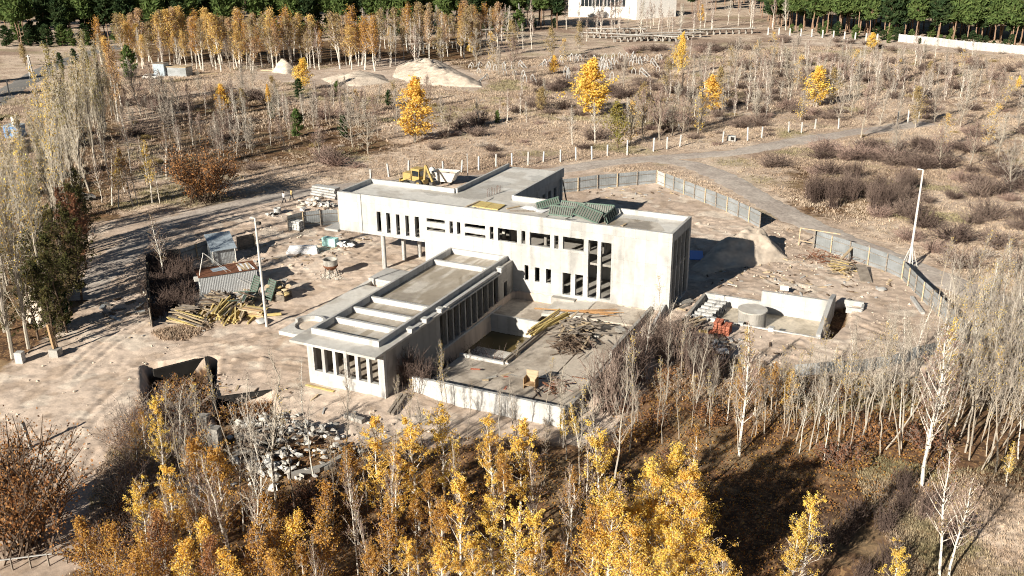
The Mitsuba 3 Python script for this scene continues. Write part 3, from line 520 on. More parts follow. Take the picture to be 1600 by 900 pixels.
# ---- terrace clutter
def bar_heap(name, label, cat_, part, mat, c, L, n, spread, yaw, zz, w=.12, h=.05, yj=.15, lift=.06, mats=None):
    k = thing(name, label, cat_)
    for i in range(n):
        a = yaw + rng.normal(0, yj); l = L * rng.uniform(.6, 1.1)
        p = np.array([c[0] + rng.normal(0, spread), c[1] + rng.normal(0, spread), zz + .05 + lift * i * rng.uniform(.6, 1)])
        put(part, obx(p, l, w * rng.uniform(.7, 1.3), h * rng.uniform(.8, 1.3), a, rng.normal(0, .05), rng.normal(0, .1)), mat if mats is None else mats[i % len(mats)], k)
    return k
k = thing('reinforcing_rods', 'long bundle of rusty orange reinforcing rods lying across the terrace', 'rebar')
a, b = RZ((-13.48, -5.20), .06), RZ((-5.72, -2.71), .12)
for i in range(26):
    o1, o2 = rng.normal(0, .16, 3) * [1, 1.2, .2], rng.normal(0, .5, 3) * [1.5, 1.0, .1]; m = (a + b) / 2 + rng.normal(0, .12, 3) * [1, 1, .3] - [0, .35, -.1]
    put('rod', tube([a + abs(o1), m, b + [o2[0], o2[1], abs(o2[2])]], .028, 4), 'rebar', k)
k = thing('yellow_beam_stack', 'stack of yellow timber formwork beams at the edge of the water pit', 'timber')
for i in range(16):
    a = RZ((-11.43, -9.32), -.6) + [rng.uniform(-.6, .8), rng.uniform(-1.4, .5), .10 * (i // 3)]; b = RZ((-10.29, -4.54), -.5) + [rng.uniform(-.5, .7), rng.uniform(-.5, .5), .15 + .12 * (i // 3)]
    put('beam', beam(a, b, .13, .16), 'wood_yellow' if i % 4 else 'wood_pale', k)
bar_heap('plank_heap', 'heap of grey weathered planks and crates in the middle of the terrace', 'wood pile', 'plank', 'wood_grey', (-6.86, -8.41), 2.6, 85, 1.1, .6, -.75, .22, .05, .9, .022, ['wood_grey', 'wood_pale', 'wood_grey'])
bar_heap('brushwood_heap', 'tangle of brown sticks at the lower end of the plank heap', 'wood pile', 'stick', 'bark_brown', (-6.50, -11.32), 1.9, 120, 1.0, 1.2, -.85, .06, .06, 1.2, .012)
bar_heap('rusty_scrap_heap', 'low heap of rust red scrap and twigs near the front terrace wall', 'scrap', 'strip', 'rust', (-4.59, -19.70), 1.5, 60, .8, .3, -.9, .07, .06, 1.3, .010, ['rust', 'bark_brown', 'twig_red'])
for i, (px, lab, s) in enumerate((((-6.45, -6.42), 'pale concrete block on the terrace behind the plank heap', .9), ((-4.93, -7.95), 'grey concrete block right of the plank heap', .8), ((-3.09, -6.34), 'lone long block near the right terrace wall', .9))):
    k = thing('concrete_block', lab, 'block'); scene[k] = mikit.ply(obx([px[0], px[1], -.75 + .2 * (i != 1)], s * 1.5, s * .7, s * .7, .5 + i, 0, 0, True), 'concrete_weathered')
k = thing('wooden_chair_crate', 'tall open plywood crate like a high-backed chair on the terrace', 'crate'); p = RZ((-6.64, -20.72), -1.0)
put('back', obx(p + [0, .45, 0], 1.15, .06, 1.75, .1, base=True), 'wood_pale', k); put('side', obx(p + [-.55, 0, 0], .06, .9, 1.2, .1, base=True), 'wood_orange', k); put('side', obx(p + [.55, .08, 0], .06, .9, 1.2, .1, base=True), 'wood_orange', k); put('seat', obx(p + [0, .02, .55], 1.05, .85, .06, .1), 'wood_orange', k)

# ---- left yard
k = thing('corrugated_hut', 'grey corrugated iron hut with a rusty flat roof behind the timber heap', 'hut')
hA, hB = np.array((-51.33, -15.26)), np.array((-47.29, -10.14)); hd = hB - hA; hl = np.linalg.norm(hd); hd /= hl; hn = np.array([-hd[1], hd[0]]); hz = gz(*hA) - .3; hh = 2.9; hw = 3.0; yaw = math.atan2(hd[1], hd[0])
def HP(u, v, z): return np.array([*(hA + hd * u + hn * v), hz + z])
nw = int(hl / .22)
def corrugate(p0, p1, z0, z1, amp=.012, pitch=.19):
    p0, p1 = np.asarray(p0, float), np.asarray(p1, float); d = p1 - p0; l = np.linalg.norm(d); d /= l; nn = np.array([d[1], -d[0]]); m = int(l / pitch * 4); t = np.linspace(0, l, m)
    w = amp * np.sign(np.sin(t / pitch * 2 * np.pi + .3)) * np.minimum(1, 2.5 * np.abs(np.sin(t / pitch * 2 * np.pi + .3))); xy = p0 + t[:, None] * d + w[:, None] * nn
    v = np.vstack([np.column_stack([xy, np.full(m, z0)]), np.column_stack([xy, np.full(m, z1)])]); i = np.arange(m - 1)
    return v, np.stack([i, i + 1, i + 1 + m, i + m], 1)
def wallc(p0, p1, z0, z1):
    v, f = corrugate(p0, p1, z0, z1); f = np.vstack([f[:, [0, 1, 2]], f[:, [0, 2, 3]]]); return v, f
put('front_wall', wallc(HP(0, 0, 0)[:2], HP(hl, 0, 0)[:2], hz, hz + hh), 'sheet_pale', k); put('end_wall', wallc(HP(hl, 0, 0)[:2], HP(hl, hw, 0)[:2], hz, hz + hh), 'sheet_grey', k)
put('end_wall', wallc(HP(0, hw, 0)[:2], HP(0, 0, 0)[:2], hz, hz + hh), 'sheet_grey', k); put('rear_wall', wallc(HP(hl, hw, 0)[:2], HP(0, hw, 0)[:2], hz, hz + hh), 'sheet_grey', k)
Rk = put('roof', obx(HP(hl / 2, hw / 2, hh + .04), hl + .3, hw + .3, .08, yaw), 'rust', k)
put('roof_patch', obx(HP(hl * .38, hw * .55, hh + .10), hl * .26, hw * .4, .03, yaw + .1), 'sheet_blue', Rk)
for i in range(7): put('roof_board', obx(HP(hl * (.72 + .035 * i), hw * (.35 + .05 * (i % 3)), hh + .12 + .02 * (i % 2)), .26, hw * .8, .05, yaw + rng.normal(0, .08)), 'wood_pale' if i % 2 else 'film_white', Rk)
k = thing('roof_mast', 'thin white mast with cables at the left corner of the corrugated hut', 'mast')
m0 = HP(-.2, .3, 0); mt = HP(.9, 1.2, 5.4); put('pole', tube([m0, HP(.1, .4, 3.2), mt], .05, 5), 'steel_pole', k); put('cable', tube([mt, HP(2.8, .5, 3.6), HP(hl * .96, -.4, .95)], .022, 4), 'steel_pole', k); put('cable', tube([mt, HP(3.2, .2, 2.9), HP(hl * .9, -.6, .8)], .022, 4), 'steel_pole', k); put('meter_box', obx(HP(-.35, .25, 2.7), .5, .35, .5, yaw), 'paint_white', k)
k = thing('small_shed', 'small grey sheet metal shed with a sloping pale blue roof', 'shed')
sA, sB = np.array((-57.25, -6.84)), np.array((-55.63, -4.54)); sd = sB - sA; sl = np.linalg.norm(sd); sd /= sl; sn = np.array([-sd[1], sd[0]]); sz = gz(*sA) - .1; sw = 2.6
def SP(u, v, z): return np.array([*(sA + sd * u + sn * v), sz + z])
for a, b in (((0, 0), (sl, 0)), ((sl, 0), (sl, sw)), ((sl, sw), (0, sw)), ((0, sw), (0, 0))): put('wall', wallc(SP(*a, 0)[:2], SP(*b, 0)[:2], sz, sz + 2.2), 'sheet_grey', k)
v = np.array([SP(-.2, -.35, 2.15), SP(sl + .2, -.35, 2.15), SP(sl + .2, sw + .3, 3.5), SP(-.2, sw + .3, 3.5)]); put('roof', (np.vstack([v, v - [0, 0, .08]]), np.array([[0, 1, 2], [0, 2, 3], [4, 6, 5], [4, 7, 6], [0, 4, 5], [0, 5, 1], [1, 5, 6], [1, 6, 2], [2, 6, 7], [2, 7, 3], [3, 7, 4], [3, 4, 0]])), 'sheet_blue', k)
put('gable', wallc(SP(sl, sw, 0)[:2], SP(0, sw, 0)[:2], sz + 2.2, sz + 3.4), 'sheet_grey', k)
for u in (0.02, sl - .02): put('post', beam(SP(u, -.3, 0), SP(u, -.3, 2.1), .09, .09), 'steel_pole', k)

def beams_fan(name, label, n, c, L, yaw, yj, spread, mats, w=.16, h=.18, zs=.0, part='beam', cat_='timber'):
    k = thing(name, label, cat_); z0 = gz(*c)
    for i in range(n):
        a = yaw + rng.normal(0, yj); l = L * rng.uniform(.75, 1.1); off = rng.normal(0, spread)
        p = np.array([c[0] - math.sin(yaw) * off + rng.normal(0, .3), c[1] + math.cos(yaw) * off + rng.normal(0, .3), z0 + .2 + zs + 1.1 * (i / n) * math.exp(-(off / spread / 1.4) ** 2)])
        put(part, obx(p, l, w, h, a, rng.normal(.10, .06), rng.normal(0, .2)), mats[i % len(mats)], k)
    return k
beams_fan('yellow_timber_heap', 'big untidy heap of yellow formwork timbers in front of the hut', 64, (-45.30, -18.14), 4.1, -1.25, .2, 1.5, ['wood_yellow', 'wood_yellow', 'wood_pale', 'wood_yellow', 'wood_grey'])
beams_fan('yellow_plank_layer', 'loose yellow planks lying flat at the left foot of the timber heap', 12, (-47.36, -21.50), 4.2, .08, .12, .5, ['wood_yellow', 'wood_pale', 'wood_yellow', 'wood_grey'], .2, .06)
beams_fan('board_heap', 'heap of grey broken boards between the hut and the yellow timber', 80, (-47.69, -16.51), 3.0, .35, .6, 1.1, ['wood_grey', 'wood_pale', 'bark_brown', 'wood_grey'], .2, .05, .3, 'board', 'wood pile')
beams_fan('scrap_board_heap', 'scattered grey boards left of the yellow timber heap', 60, (-49.24, -20.12), 2.4, .2, .6, .8, ['wood_grey', 'bark_brown', 'wood_grey', 'wood_pale'], .18, .05, .0, 'board', 'wood pile')
k = thing('pale_board_stack', 'neat stack of pale boards beside the left lamp post', 'timber')
c = g3((-42.20, -16.87)); 
for i in range(24): put('board', obx(c + [rng.normal(0, .12), rng.normal(0, .1) + .32 * (i % 3 - 1), .1 + .12 * (i // 3)], 2.6, .3, .1, .1 + rng.normal(0, .05)), ['wood_pale', 'wood_orange', 'wood_pale', 'wood_yellow'][i % 4], k)
k = thing('yellow_girder', 'long yellow beam lying along the front of the pale board stack', 'timber'); scene[k] = mikit.ply(beam(g3((-42.55, -17.73), .25), g3((-39.39, -15.71), .3), .2, .26), 'wood_yellow')
c = g3((-42.59, -13.65))
for i, (dx, dy, lab) in enumerate(((-2.6, .5, 'left of the two green steel panels leaning behind the board stack'), (-.2, .3, 'upright green ribbed panel right of the left lamp post'))):
    k = ladder_panel(lab, c + [dx, dy, .3], c + [dx + .3, dy + 1.0, 2.5], 1.3, 9, tilt=.0, group='green steel panels in the yard')
k = thing('sack_pile', 'pile of dirty beige sacks and rags on top of the pallets behind the lamp post', 'sacks'); c = g3((-42.81, -11.79))
for i in range(16):
    v, f = rock(.55, rng, 16, .5); put('sack', (v + c + [rng.normal(0, .7), rng.normal(0, .5), .9 + .5 * (i // 8) + rng.uniform(0, .25)], f), ['wood_pale', 'cloth_tan', 'concrete_weathered'][i % 3], k, smooth=40)
k = thing('pallet_stack', 'dark stack of pallets under the beige sacks', 'pallets')
for i in range(6): put('pallet', cat([obx(c + [0, -.1, .08 + .15 * i], 2.4, 1.8, .04, .15), obx(c + [0, -.8, .0 + .15 * i], 2.4, .14, .1, .15), obx(c + [0, .6, .0 + .15 * i], 2.4, .14, .1, .15)]), 'wood_grey', k)
k = thing('grey_tarpaulin_lump', 'grey white bag of rubble at the foot of the left lamp post', 'bag'); v, f = rock(.8, rng, 24, .6); c = g3((-40.30, -18.06)); scene[k] = mikit.ply((v + c + [0, 0, .2], f), 'concrete_white', smooth=40)

k = thing('wrapped_bundle', 'long bundle wrapped in white plastic film lying on the sand', 'bundle'); a, b = g3((-51.36, 0.38)), g3((-47.69, 2.04)); d = (b - a) / np.linalg.norm(b - a); yw = math.atan2(d[1], d[0])
for i in range(3):
    m = trimesh.creation.box([np.linalg.norm(b - a) * (1 - .06 * i), .9 - .2 * i, .38]); m = m.subdivide().subdivide().subdivide(); v = np.array(m.vertices); v += .07 * (meshkit.noise(v * 3.2, 4 + i)[:, None] - .5) * [1, 2, 2]
    put('package', (rot(v, yw) + (a + b) / 2 + [0, .1 * i, .2 + .3 * i], np.array(m.faces)), 'film_white', k, smooth=50)
k = thing('foam_board_stack', 'upright stack of pale turquoise foam boards in the yard', 'insulation boards'); c = g3((-48.00, 4.81))
for i in range(6): put('board', obx(c + [.0, .16 * i, 0], 2.05, .13, 1.15, .02, base=True), 'foam_cyan', k)
k = thing('film_heap', 'crumpled heap of white and black plastic film beside the turquoise boards', 'plastic sheeting'); c = g3((-45.90, 5.77))
for i in range(9):
    v, f = rock(.62, rng, 15, .55); put('fold', (v + c + [rng.normal(0, .75), rng.normal(0, .4), .25 + rng.uniform(0, .3)], f), ['film_white', 'film_white', 'rubber'][i % 3], k, smooth=30)
k = thing('block_pallet', 'pallet of grey building blocks by the end of the left fence', 'pallet'); c = g3((-56.53, 9.11))
put('base', obx(c + [0, 0, .08], 1.7, 1.3, .14), 'wood_grey', k)
for i in range(3):
    for j in range(3):
        for l in range(4): put('block', obx(c + [-.54 + .54 * i, -.4 + .4 * j, .3 + .33 * l], .44, .3, .26, rng.normal(0, .03)), ['block_grey', 'paint_white'][(i + j + l) % 2], k)
k = thing('concrete_hopper', 'rusty concrete mixing hopper on legs standing in the sandy yard', 'hopper'); c = g3((-41.14, -4.02))
prof = [(.30, .75), (.52, .95), (.86, 1.35), (.86, 2.15), (.92, 2.15), (.92, 2.22), (.80, 2.2), (.78, 1.4), (.28, .8)]
m = trimesh.creation.revolve(np.array(prof), sections=24); put('drum', (np.array(m.vertices) + c, np.array(m.faces)), 'concrete_weathered', k, smooth=35)
m = trimesh.creation.revolve(np.array([(.545, .96), (.885, 1.34), (.885, 1.52)]), sections=24); put('rust_band', (np.array(m.vertices) + c, np.array(m.faces)), 'rust', k, smooth=35)
for i in range(4): a = i * math.pi / 2 + .4; put('leg', beam(c + [.85 * math.cos(a), .85 * math.sin(a), -.05], c + [.6 * math.cos(a), .6 * math.sin(a), 1.2], .09, .09), 'steel_dark', k)
k = thing('spilled_gravel', 'small spill of pale gravel round the feet of the hopper', 'gravel', kind='stuff')
ms = []
for i in range(120): v, f = rock(rng.uniform(.05, .15), rng, 8); q = c[:2] + rng.normal(0, .75, 2) * [1.3, .9]; ms.append((v + [q[0], q[1], gz(*q) + .05], f))
scene[k] = mikit.ply(cat(ms), 'rubble_stone')

k = thing('precast_slab_stack', 'stack of long pale precast slabs beside the left end of the building', 'slab stack'); c = g3((-63.24, 24.20))
for i in range(4): put('slab', obx(c + [.2 * (i % 2) - .4, 1.0, .45 + .42 * i], 5.2 - .2 * i, 1.3, .3, -.12 + .02 * i), 'concrete_white' if i != 2 else 'concrete', k)
for i in range(5): put('batten', obx(c + [-2.0 + 1.0 * i, .9, .2], .15, 1.3, .2, -.1), 'wood_grey', k)
k = thing('broken_slab_heap', 'sandy heap of broken pale concrete chunks below the slab stack', 'rubble'); c = g3((-62.03, 20.32))
for i in range(46):
    v, f = rock(rng.uniform(.25, .75), rng, 11, .6); q = c[:2] + rng.normal(0, 1, 2) * [2.0, 1.3]; put('chunk', (v + [q[0], q[1], gz(*q) + .2 + .8 * math.exp(-((q[0] - c[0]) ** 2 + (q[1] - c[1]) ** 2) / 3) * rng.uniform(.3, 1)], f), ['rubble_stone', 'loose_sand', 'concrete_white'][i % 3], k)
for i, (p, lab, s) in enumerate((((-64.60, 13.12), 'small heap of light rubble on the sand left of the fence end', .8), ((-64.52, 14.63), 'grey concrete ring standing on the sand by the dirt road', .7))):
    if i == 0:
        k = thing('rubble_lump', lab, 'rubble'); c = g3(p)
        for j in range(8): v, f = rock(.4, rng, 11, .6); put('chunk', (v + c + [rng.normal(0, .5), rng.normal(0, .35), .15], f), 'concrete_white' if j % 3 else 'stone_shade_black', k)
    else:
        k = thing('concrete_ring', lab, 'concrete ring'); m = trimesh.creation.annulus(.42, .55, .9, sections=24); scene[k] = mikit.ply((np.array(m.vertices) + g3(p, .45), np.array(m.faces)), 'concrete', smooth=40)
# ---- right yard
beams_fan('driftwood_heap', 'heap of pale scrap boards by the right fence with one long plank on top', 52, (14.49, 20.99), 2.6, .2, .7, .75, ['wood_pale', 'wood_grey', 'wood_pale', 'wood_grey', 'wood_yellow'], .2, .06, .0, 'board', 'wood pile')
k = thing('long_plank', 'long pale plank leaning across the scrap board heap by the right fence', 'plank'); scene[k] = mikit.ply(beam(g3((13.80, 19.69), .5), g3((15.43, 27.38), 1.6), .32, .12), 'wood_pale')
k = thing('yellow_batten', 'short bright yellow batten on the scrap board heap', 'plank'); scene[k] = mikit.ply(beam(g3((14.76, 20.12), .35), g3((15.29, 19.40), .5) + [0, 0, .5], .22, .12), 'paint_yellow')
k = thing('grey_plank_bundle', 'dark grey planks hanging down the right side of the scrap heap', 'wood pile')
for i in range(6): put('plank', beam(g3((16.19, 22.51), .7) + [.22 * i, 0, 0], g3((17.41, 18.46), .1) + [.22 * i, 0, 0], .2, .07), 'wood_grey', k)
k = thing('rusty_pine_branches', 'heap of cut orange brown pine branches beside the scrap boards', 'brushwood', kind='stuff'); c = g3((12.67, 24.26))
P3 = rng.normal(0, 1, (260, 3)) * [1.5, .7, .3] + c + [0, 0, .25]; D3 = rng.normal(0, 1, (260, 3)) * [.5, .4, .25]
scene[k] = mikit.ply(tubes(np.stack([P3, P3 + D3], 1), np.full((260, 2), .035), 3), 'rust')
for i, (a, lab) in enumerate((((19.79, 16.36), 'lone pale concrete lump on the sand near the right fence'), ((17.03, 11.63), 'small dark stone in front of the scrap board heap'))):
    v, f = rock(.55 - .2 * i, rng, 16); k = thing('boulder', lab, 'stone'); scene[k] = mikit.ply((v + g3(a, .2), f), 'concrete_white' if i == 0 else 'stone_shade_black', smooth=40)
k = thing('kerb_log', 'long pale concrete sleeper lying along the foot of the right fence', 'sleeper'); scene[k] = mikit.ply(beam(g3((23.04, 15.23), .1), g3((24.52, 10.61), .1), .35, .3), 'concrete')
k = thing('blue_tarpaulin', 'bright blue tarpaulin on the ground in the shade at the building end', 'tarpaulin'); c = g3((-2.86, 19.38), .12); scene[k] = mikit.ply(obx(c, 2.6, 3.4, .12, .3), 'tarp_blue')
k = thing('brick_pallet', 'pallet of red bricks in front of the basin rail', 'pallet'); c = g3((6.45, -2.65))
for i in range(4):
    for j in range(4):
        for l in range(5 - i // 2): put('brick', obx(c + [-.6 + .42 * i, -.5 + .34 * j, .16 + .27 * l], .36, .28, .2, rng.normal(0, .05)), 'brick_red', k)
put('base', obx(c + [0, 0, .0], 1.9, 1.5, .12), 'wood_grey', k)
k = thing('brick_heap', 'lower stack of red bricks left of the brick pallet', 'bricks'); c = g3((5.85, -2.90))
for i in range(26): put('brick', obx(c + [-.5 + .3 * (i % 5), -.3 + .3 * ((i // 5) % 3), .12 + .2 * (i // 15)], .28, .26, .17, rng.normal(0, .1)), 'brick_red', k)
bar_heap('grey_board_heap', 'low heap of grey weathered boards at the left foot of the basin', 'wood pile', 'board', 'wood_grey', (3.17, -2.37), 3.0, 34, .8, 1.25, gz(*(3.17, -2.37)), .24, .05, .25, .02, ['wood_grey', 'wood_grey', 'wood_pale'])
bar_heap('leaning_posts', 'row of grey concrete posts leaning at the right terrace corner', 'posts', 'post', 'concrete_weathered', (0.50, 1.97), 2.6, 10, .5, 1.1, gz(*(0.50, 1.97)), .2, .18, .12, .05)
k = thing('yellow_block', 'small yellow beam offcut on the ground left of the bricks', 'timber'); scene[k] = mikit.ply(obx(g3((4.64, -3.08), .1), .9, .3, .2, .1), 'paint_yellow')
bar_heap('scrap_heap', 'mixed heap of white and grey scrap below the red bricks', 'scrap', 'piece', 'wood_grey', (6.42, -5.80), 1.2, 34, .9, .2, gz(*(6.42, -5.80)), .3, .12, 1.3, .014, ['concrete_white', 'wood_grey', 'bark_brown', 'wood_grey'])
k = thing('black_crate_stack', 'black plastic crates stacked among the scrap in the bare wood', 'crates'); c = g3((7.59, -8.58))
for i in range(4): put('crate', obx(c + [.1 * i, .05 * i, .05 + .28 * i], 1.1, .8, .25, .2 + .1 * i, base=True), 'rubber' if i % 2 == 0 else 'block_grey', k)
for a, b, lab in (((-16.79, -28.98), (-17.33, -25.87), 'left of two timbers lying beside the terrace front wall'), ((-16.40, -28.95), (-16.92, -25.85), 'right of two timbers lying beside the terrace front wall')):
    k = thing('squared_timber', lab, 'timber'); scene[k] = mikit.ply(beam(g3(a, .15), g3(b, .25), .28, .24), 'wood_grey')
k = thing('yellow_board', 'long yellow board on the ground along the front of the low hall', 'timber'); scene[k] = mikit.ply(beam(g3((-26.95, -27.60), .08), g3((-23.64, -27.66), .08), .3, .08), 'wood_yellow')

beams_fan('mixed_scrap_heap', 'mixed heap of boards and green steel right of the yellow timber heap', 70, (-44.97, -15.01), 2.2, .4, .8, 1.0, ['wood_pale', 'wood_grey', 'steel_green', 'bark_brown', 'wood_pale', 'concrete_white'], .2, .06, .3, 'board', 'wood pile')
k = thing('shaded_scrap_heap', 'dark scrap and boards lying in the shade of the left yard fence', 'scrap'); c = g3((-54.89, -17.50))
for i in range(40):
    q = c[:2] + rng.normal(0, 1, 2) * [2.6, 3.0]; put('piece', obx([q[0], q[1], gz(*q) + .12], rng.uniform(.5, 2.2), rng.uniform(.15, .5), rng.uniform(.05, .3), rng.uniform(0, 3.1), rng.normal(0, .1)), ['wood_grey', 'bark_brown', 'steel_dark', 'sheet_grey'][i % 4], k)

for i, (p, lab, n) in enumerate((((-9.32, -19.12), 'thin scatter of boards on the lower terrace floor', 16), ((-2.89, -12.37), 'thin scatter of boards and bricks near the right terrace wall', 22), ((-7.86, -15.01), 'small pile of grey slabs beside the wooden chair crate', 10))):
    bar_heap('terrace_scrap', lab, 'scrap', 'piece', 'wood_grey', p, 1.0, n, 1.1 if i < 2 else .35, .4, -.98 + .14 * (i == 1), .22, .06, 1.2, .004, ['wood_grey', 'concrete_weathered', 'wood_pale', 'brick_red'] if i < 2 else ['concrete_weathered'])

# ------------------------------------------------------------------ fences, posts, poles
def fence(pts, label, h=2.2, step=2.9, mat='sheet_grey', posts=True, side=1):
    """sheet metal fence: one panel between each two posts, a rail behind"""
    k = thing('metal_fence', label, 'fence'); l = LineString(pts); n = max(1, round(l.length / step))
    q = np.array([l.interpolate(t, normalized=True).coords[0] for t in np.linspace(0, 1, n + 1)])
    for i in range(n):
        a, b = q[i], q[i + 1]; d = (b - a) / np.linalg.norm(b - a); z0, z1 = gz(*a), gz(*b); zz = min(z0, z1) - .1; hh_ = h + rng.normal(0, .03)
        v, f = corrugate(a + d * .012, b - d * .012, 0, 1, .007, .30); m = len(v) // 2; t = np.linspace(0, 1, m); base = z0 + (z1 - z0) * t - .08
        v[:m, 2] = base; v[m:, 2] = base + hh_
        f = np.vstack([f[:, [0, 1, 2]], f[:, [0, 2, 3]]]); put('panel', (v, f), mat if rng.random() < .93 else 'sheet_pale', k)
        nn = np.array([d[1], -d[0]]) * side * .07
        put('rail', cat([beam([*(a + nn), z0 + h * .72], [*(b + nn), z1 + h * .72], .05, .06), beam([*(a + nn), z0 + h * .2], [*(b + nn), z1 + h * .2], .05, .06)]), 'wood_grey' if posts else 'sheet_grey', k)
    for i, p in enumerate(q):
        a, b = q[max(i - 1, 0)], q[min(i + 1, n)]; d = (b - a) / np.linalg.norm(b - a); nn = np.array([d[1], -d[0]]) * side * .14
        put('post', beam([*(p + nn), gz(*p) - .3], [*(p + nn), gz(*p) + h - .02], .13, .13), 'wood_pale' if i % 2 else 'wood_grey', k)
fence([(-31.11, 42.26), (-26.04, 47.68), (-20.01, 52.87), (-18.58, 53.80)], 'grey sheet metal fence behind the right half of the building', 2.3, 3.6)
fence([(-18.58, 53.80), (-15.20, 50.52), (-8.26, 44.73), (-2.14, 39.32), (2.28, 34.81)], 'grey sheet metal fence slanting down beside the dirt track', 2.3, 2.7)
fence([(10.26, 29.22), (15.27, 26.24), (18.94, 24.01), (21.60, 21.32)], 'bluish sheet metal fence behind the scrap board heap', 2.3, 3.0)
fence([(21.60, 21.32), (23.62, 16.36), (26.27, 10.45), (28.66, 4.35)], 'grey sheet metal fence running down the right edge of the yard into the bare wood', 2.2, 2.4)
fence([(28.68, 3.85), (23.13, -3.47), (17.96, -7.42), (14.85, -9.40)], 'pale metal fence half hidden behind the trunks of the right bare wood', 1.3, 3.0)
fence([(-57.38, 8.07), (-56.28, 11.24), (-53.02, 14.07)], 'grey sheet metal fence by the pallet at the left end of the building', 2.3, 2.6)
fence([(-61.53, -8.08), (-60.31, -3.96), (-60.24, -3.68)], 'dull metal fence left of the small shed', 2.2, 2.6)
fence([(-58.10, -1.33), (-57.05, 0.71)], 'short brownish metal fence right of the small shed', 2.0, 1.8, 'wood_grey')
fence([(-50.85, -23.64), (-56.95, -17.95), (-64.84, -10.34), (-61.45, -8.28)], 'dark metal fence at the shaded left edge of the yard', 2.3, 3.0, 'steel_dark')
k = thing('gate_frame', 'bare wooden gate frame standing in the gap of the right fence', 'gate'); a, b = g3((8.40, 29.25)), g3((10.34, 28.69)); c = g3((13.52, 27.88))
put('post', beam(a, a + [0, 0, 2.4], .14, .14), 'wood_pale', k); put('rail', beam(a + [0, 0, 2.35], c + [0, 0, 2.5], .1, .12), 'wood_pale', k); put('rail', beam(a + [0, 0, .7], b + [0, 0, .7], .1, .1), 'wood_pale', k); put('post', beam(b, b + [0, 0, 2.4], .14, .14), 'wood_grey', k)

POSTS = sorted([(-60.91, 33.90, 3.64), (-61.52, 40.21, 2.33), (-59.72, 43.47, 2.36), (-54.38, 46.33, 2.47), (-51.98, 48.38, 2.48), (-49.87, 50.80, 2.61), (-48.15, 54.08, 2.30), (-45.96, 56.04, 2.42), (-43.55, 57.57, 2.31), (-42.01, 60.81, 1.99), (-39.15, 62.01, 2.45), (-36.97, 63.97, 2.34), (-34.67, 65.98, 2.47), (-32.97, 69.35, 2.38), (-29.77, 71.14, 2.85), (-26.25, 75.75, 2.65), (-24.56, 78.64, 2.43), (-22.79, 81.03, 2.44), (-16.28, 87.69, 2.48), (-12.14, 90.57, 2.73), (-10.30, 94.55, 2.52), (-6.45, 101.58, 2.32), (-4.01, 101.93, 2.56), (-2.22, 106.93, 2.09), (2.05, 109.48, 2.35), (12.32, 119.06, 2.66), (14.19, 122.14, 2.68), (15.93, 127.59, 2.05), (-27.06, 94.49, 1.57)], key=lambda t: (t[0] - CAM_POS[0]) / (t[1] - CAM_POS[1]))
for i, (x, y, h) in enumerate(POSTS):
    k = thing('concrete_post', 'white concrete fence post along the dirt road, %s' % ('leftmost' if i == 0 else ORD[i] + ' from the left'), 'post', 'concrete posts along the dirt road')
    z0 = gz(x, y); p = beam([x, y, z0 - .2], [x + rng.normal(0, .11), y + rng.normal(0, .11), z0 + min(h, 3.2) * rng.uniform(.88, 1.06)], .26, .24); scene[k] = mikit.ply(p, 'concrete_white')
k = thing('thin_white_pole', 'thin white pole behind the roof among the concrete posts', 'pole'); x, y, h = (-48.39, 44.10, 4.47); scene[k] = mikit.ply(tube([[x, y, gz(x, y)], [x, y, gz(x, y) + h]], .08, 8), 'concrete_white')
k = thing('concrete_stump', 'small white concrete block with a hole painted as black shade beside the posts', 'block'); c = g3((-15.12, 90.03)); put('block', obx(c + [0, 0, .5], 1.6, 1.2, 1.0, .1), 'concrete_white', k); put('opening', obx(c + [.3, -.56, .55], .7, .14, .6, .1), 'stone_shade_black', k)  # solid black box painted as the shade inside a hole

def lamp_post(p, h, label, struts):
    k = thing('lamp_post', label, 'lamp post'); c = g3(p)
    put('pole', tubes(np.array([[c, c + [0, 0, h * .6], c + [0, 0, h]]]), np.array([[.16, .13, .09]]), 10, True), 'steel_pole', k, smooth=40)
    put('arm', beam(c + [0, 0, h], c + [-.35, .05, h + .03], .08, .08), 'steel_pole', k); put('lamp_head', obx(c + [-.45, .06, h + .02], .4, .22, .12), 'paint_white', k)
    for i in range(struts): a = i * 2 * math.pi / max(struts, 1) + .5; put('strut', beam(c + [1.05 * math.cos(a), 1.05 * math.sin(a), -.05], c + [0, 0, 3.0], .07, .07), 'steel_pole', k)
    if struts == 0: put('floodlight', obx(c + [.35, .1, h - .5], .4, .3, .3), 'rubber', k)
lamp_post((21.94, 25.89), 12.0, 'tall white lamp post with stay struts outside the right fence', 4)
lamp_post((-39.17, -18.47), 12.2, 'tall white lamp post standing in front of the left timber heaps', 0)
k = thing('timber_marker_post', 'thick yellowish timber post standing in a concrete foot at the left', 'post'); c = g3((-54.91, -32.57)); put('post', beam(c, c + [-.45, .1, 3.4], .30, .3), 'wood_orange', k); put('foot', obx(c + [0, 0, .35], 1.0, .9, .9, .3), 'concrete_weathered', k)
k = thing('concrete_footing', 'pale concrete block at the foot of the left poplars', 'block'); scene[k] = mikit.ply(obx(g3((-57.10, -35.02), .45), .75, .7, 1.3, .4), 'concrete_white')
k = thing('concrete_stake', 'short weathered concrete stake above the brown oak bush', 'post'); c = g3((-42.15, -45.83)); scene[k] = mikit.ply(beam(c, c + [-.4, 0, 2.4], .26, .26), 'concrete_weathered')
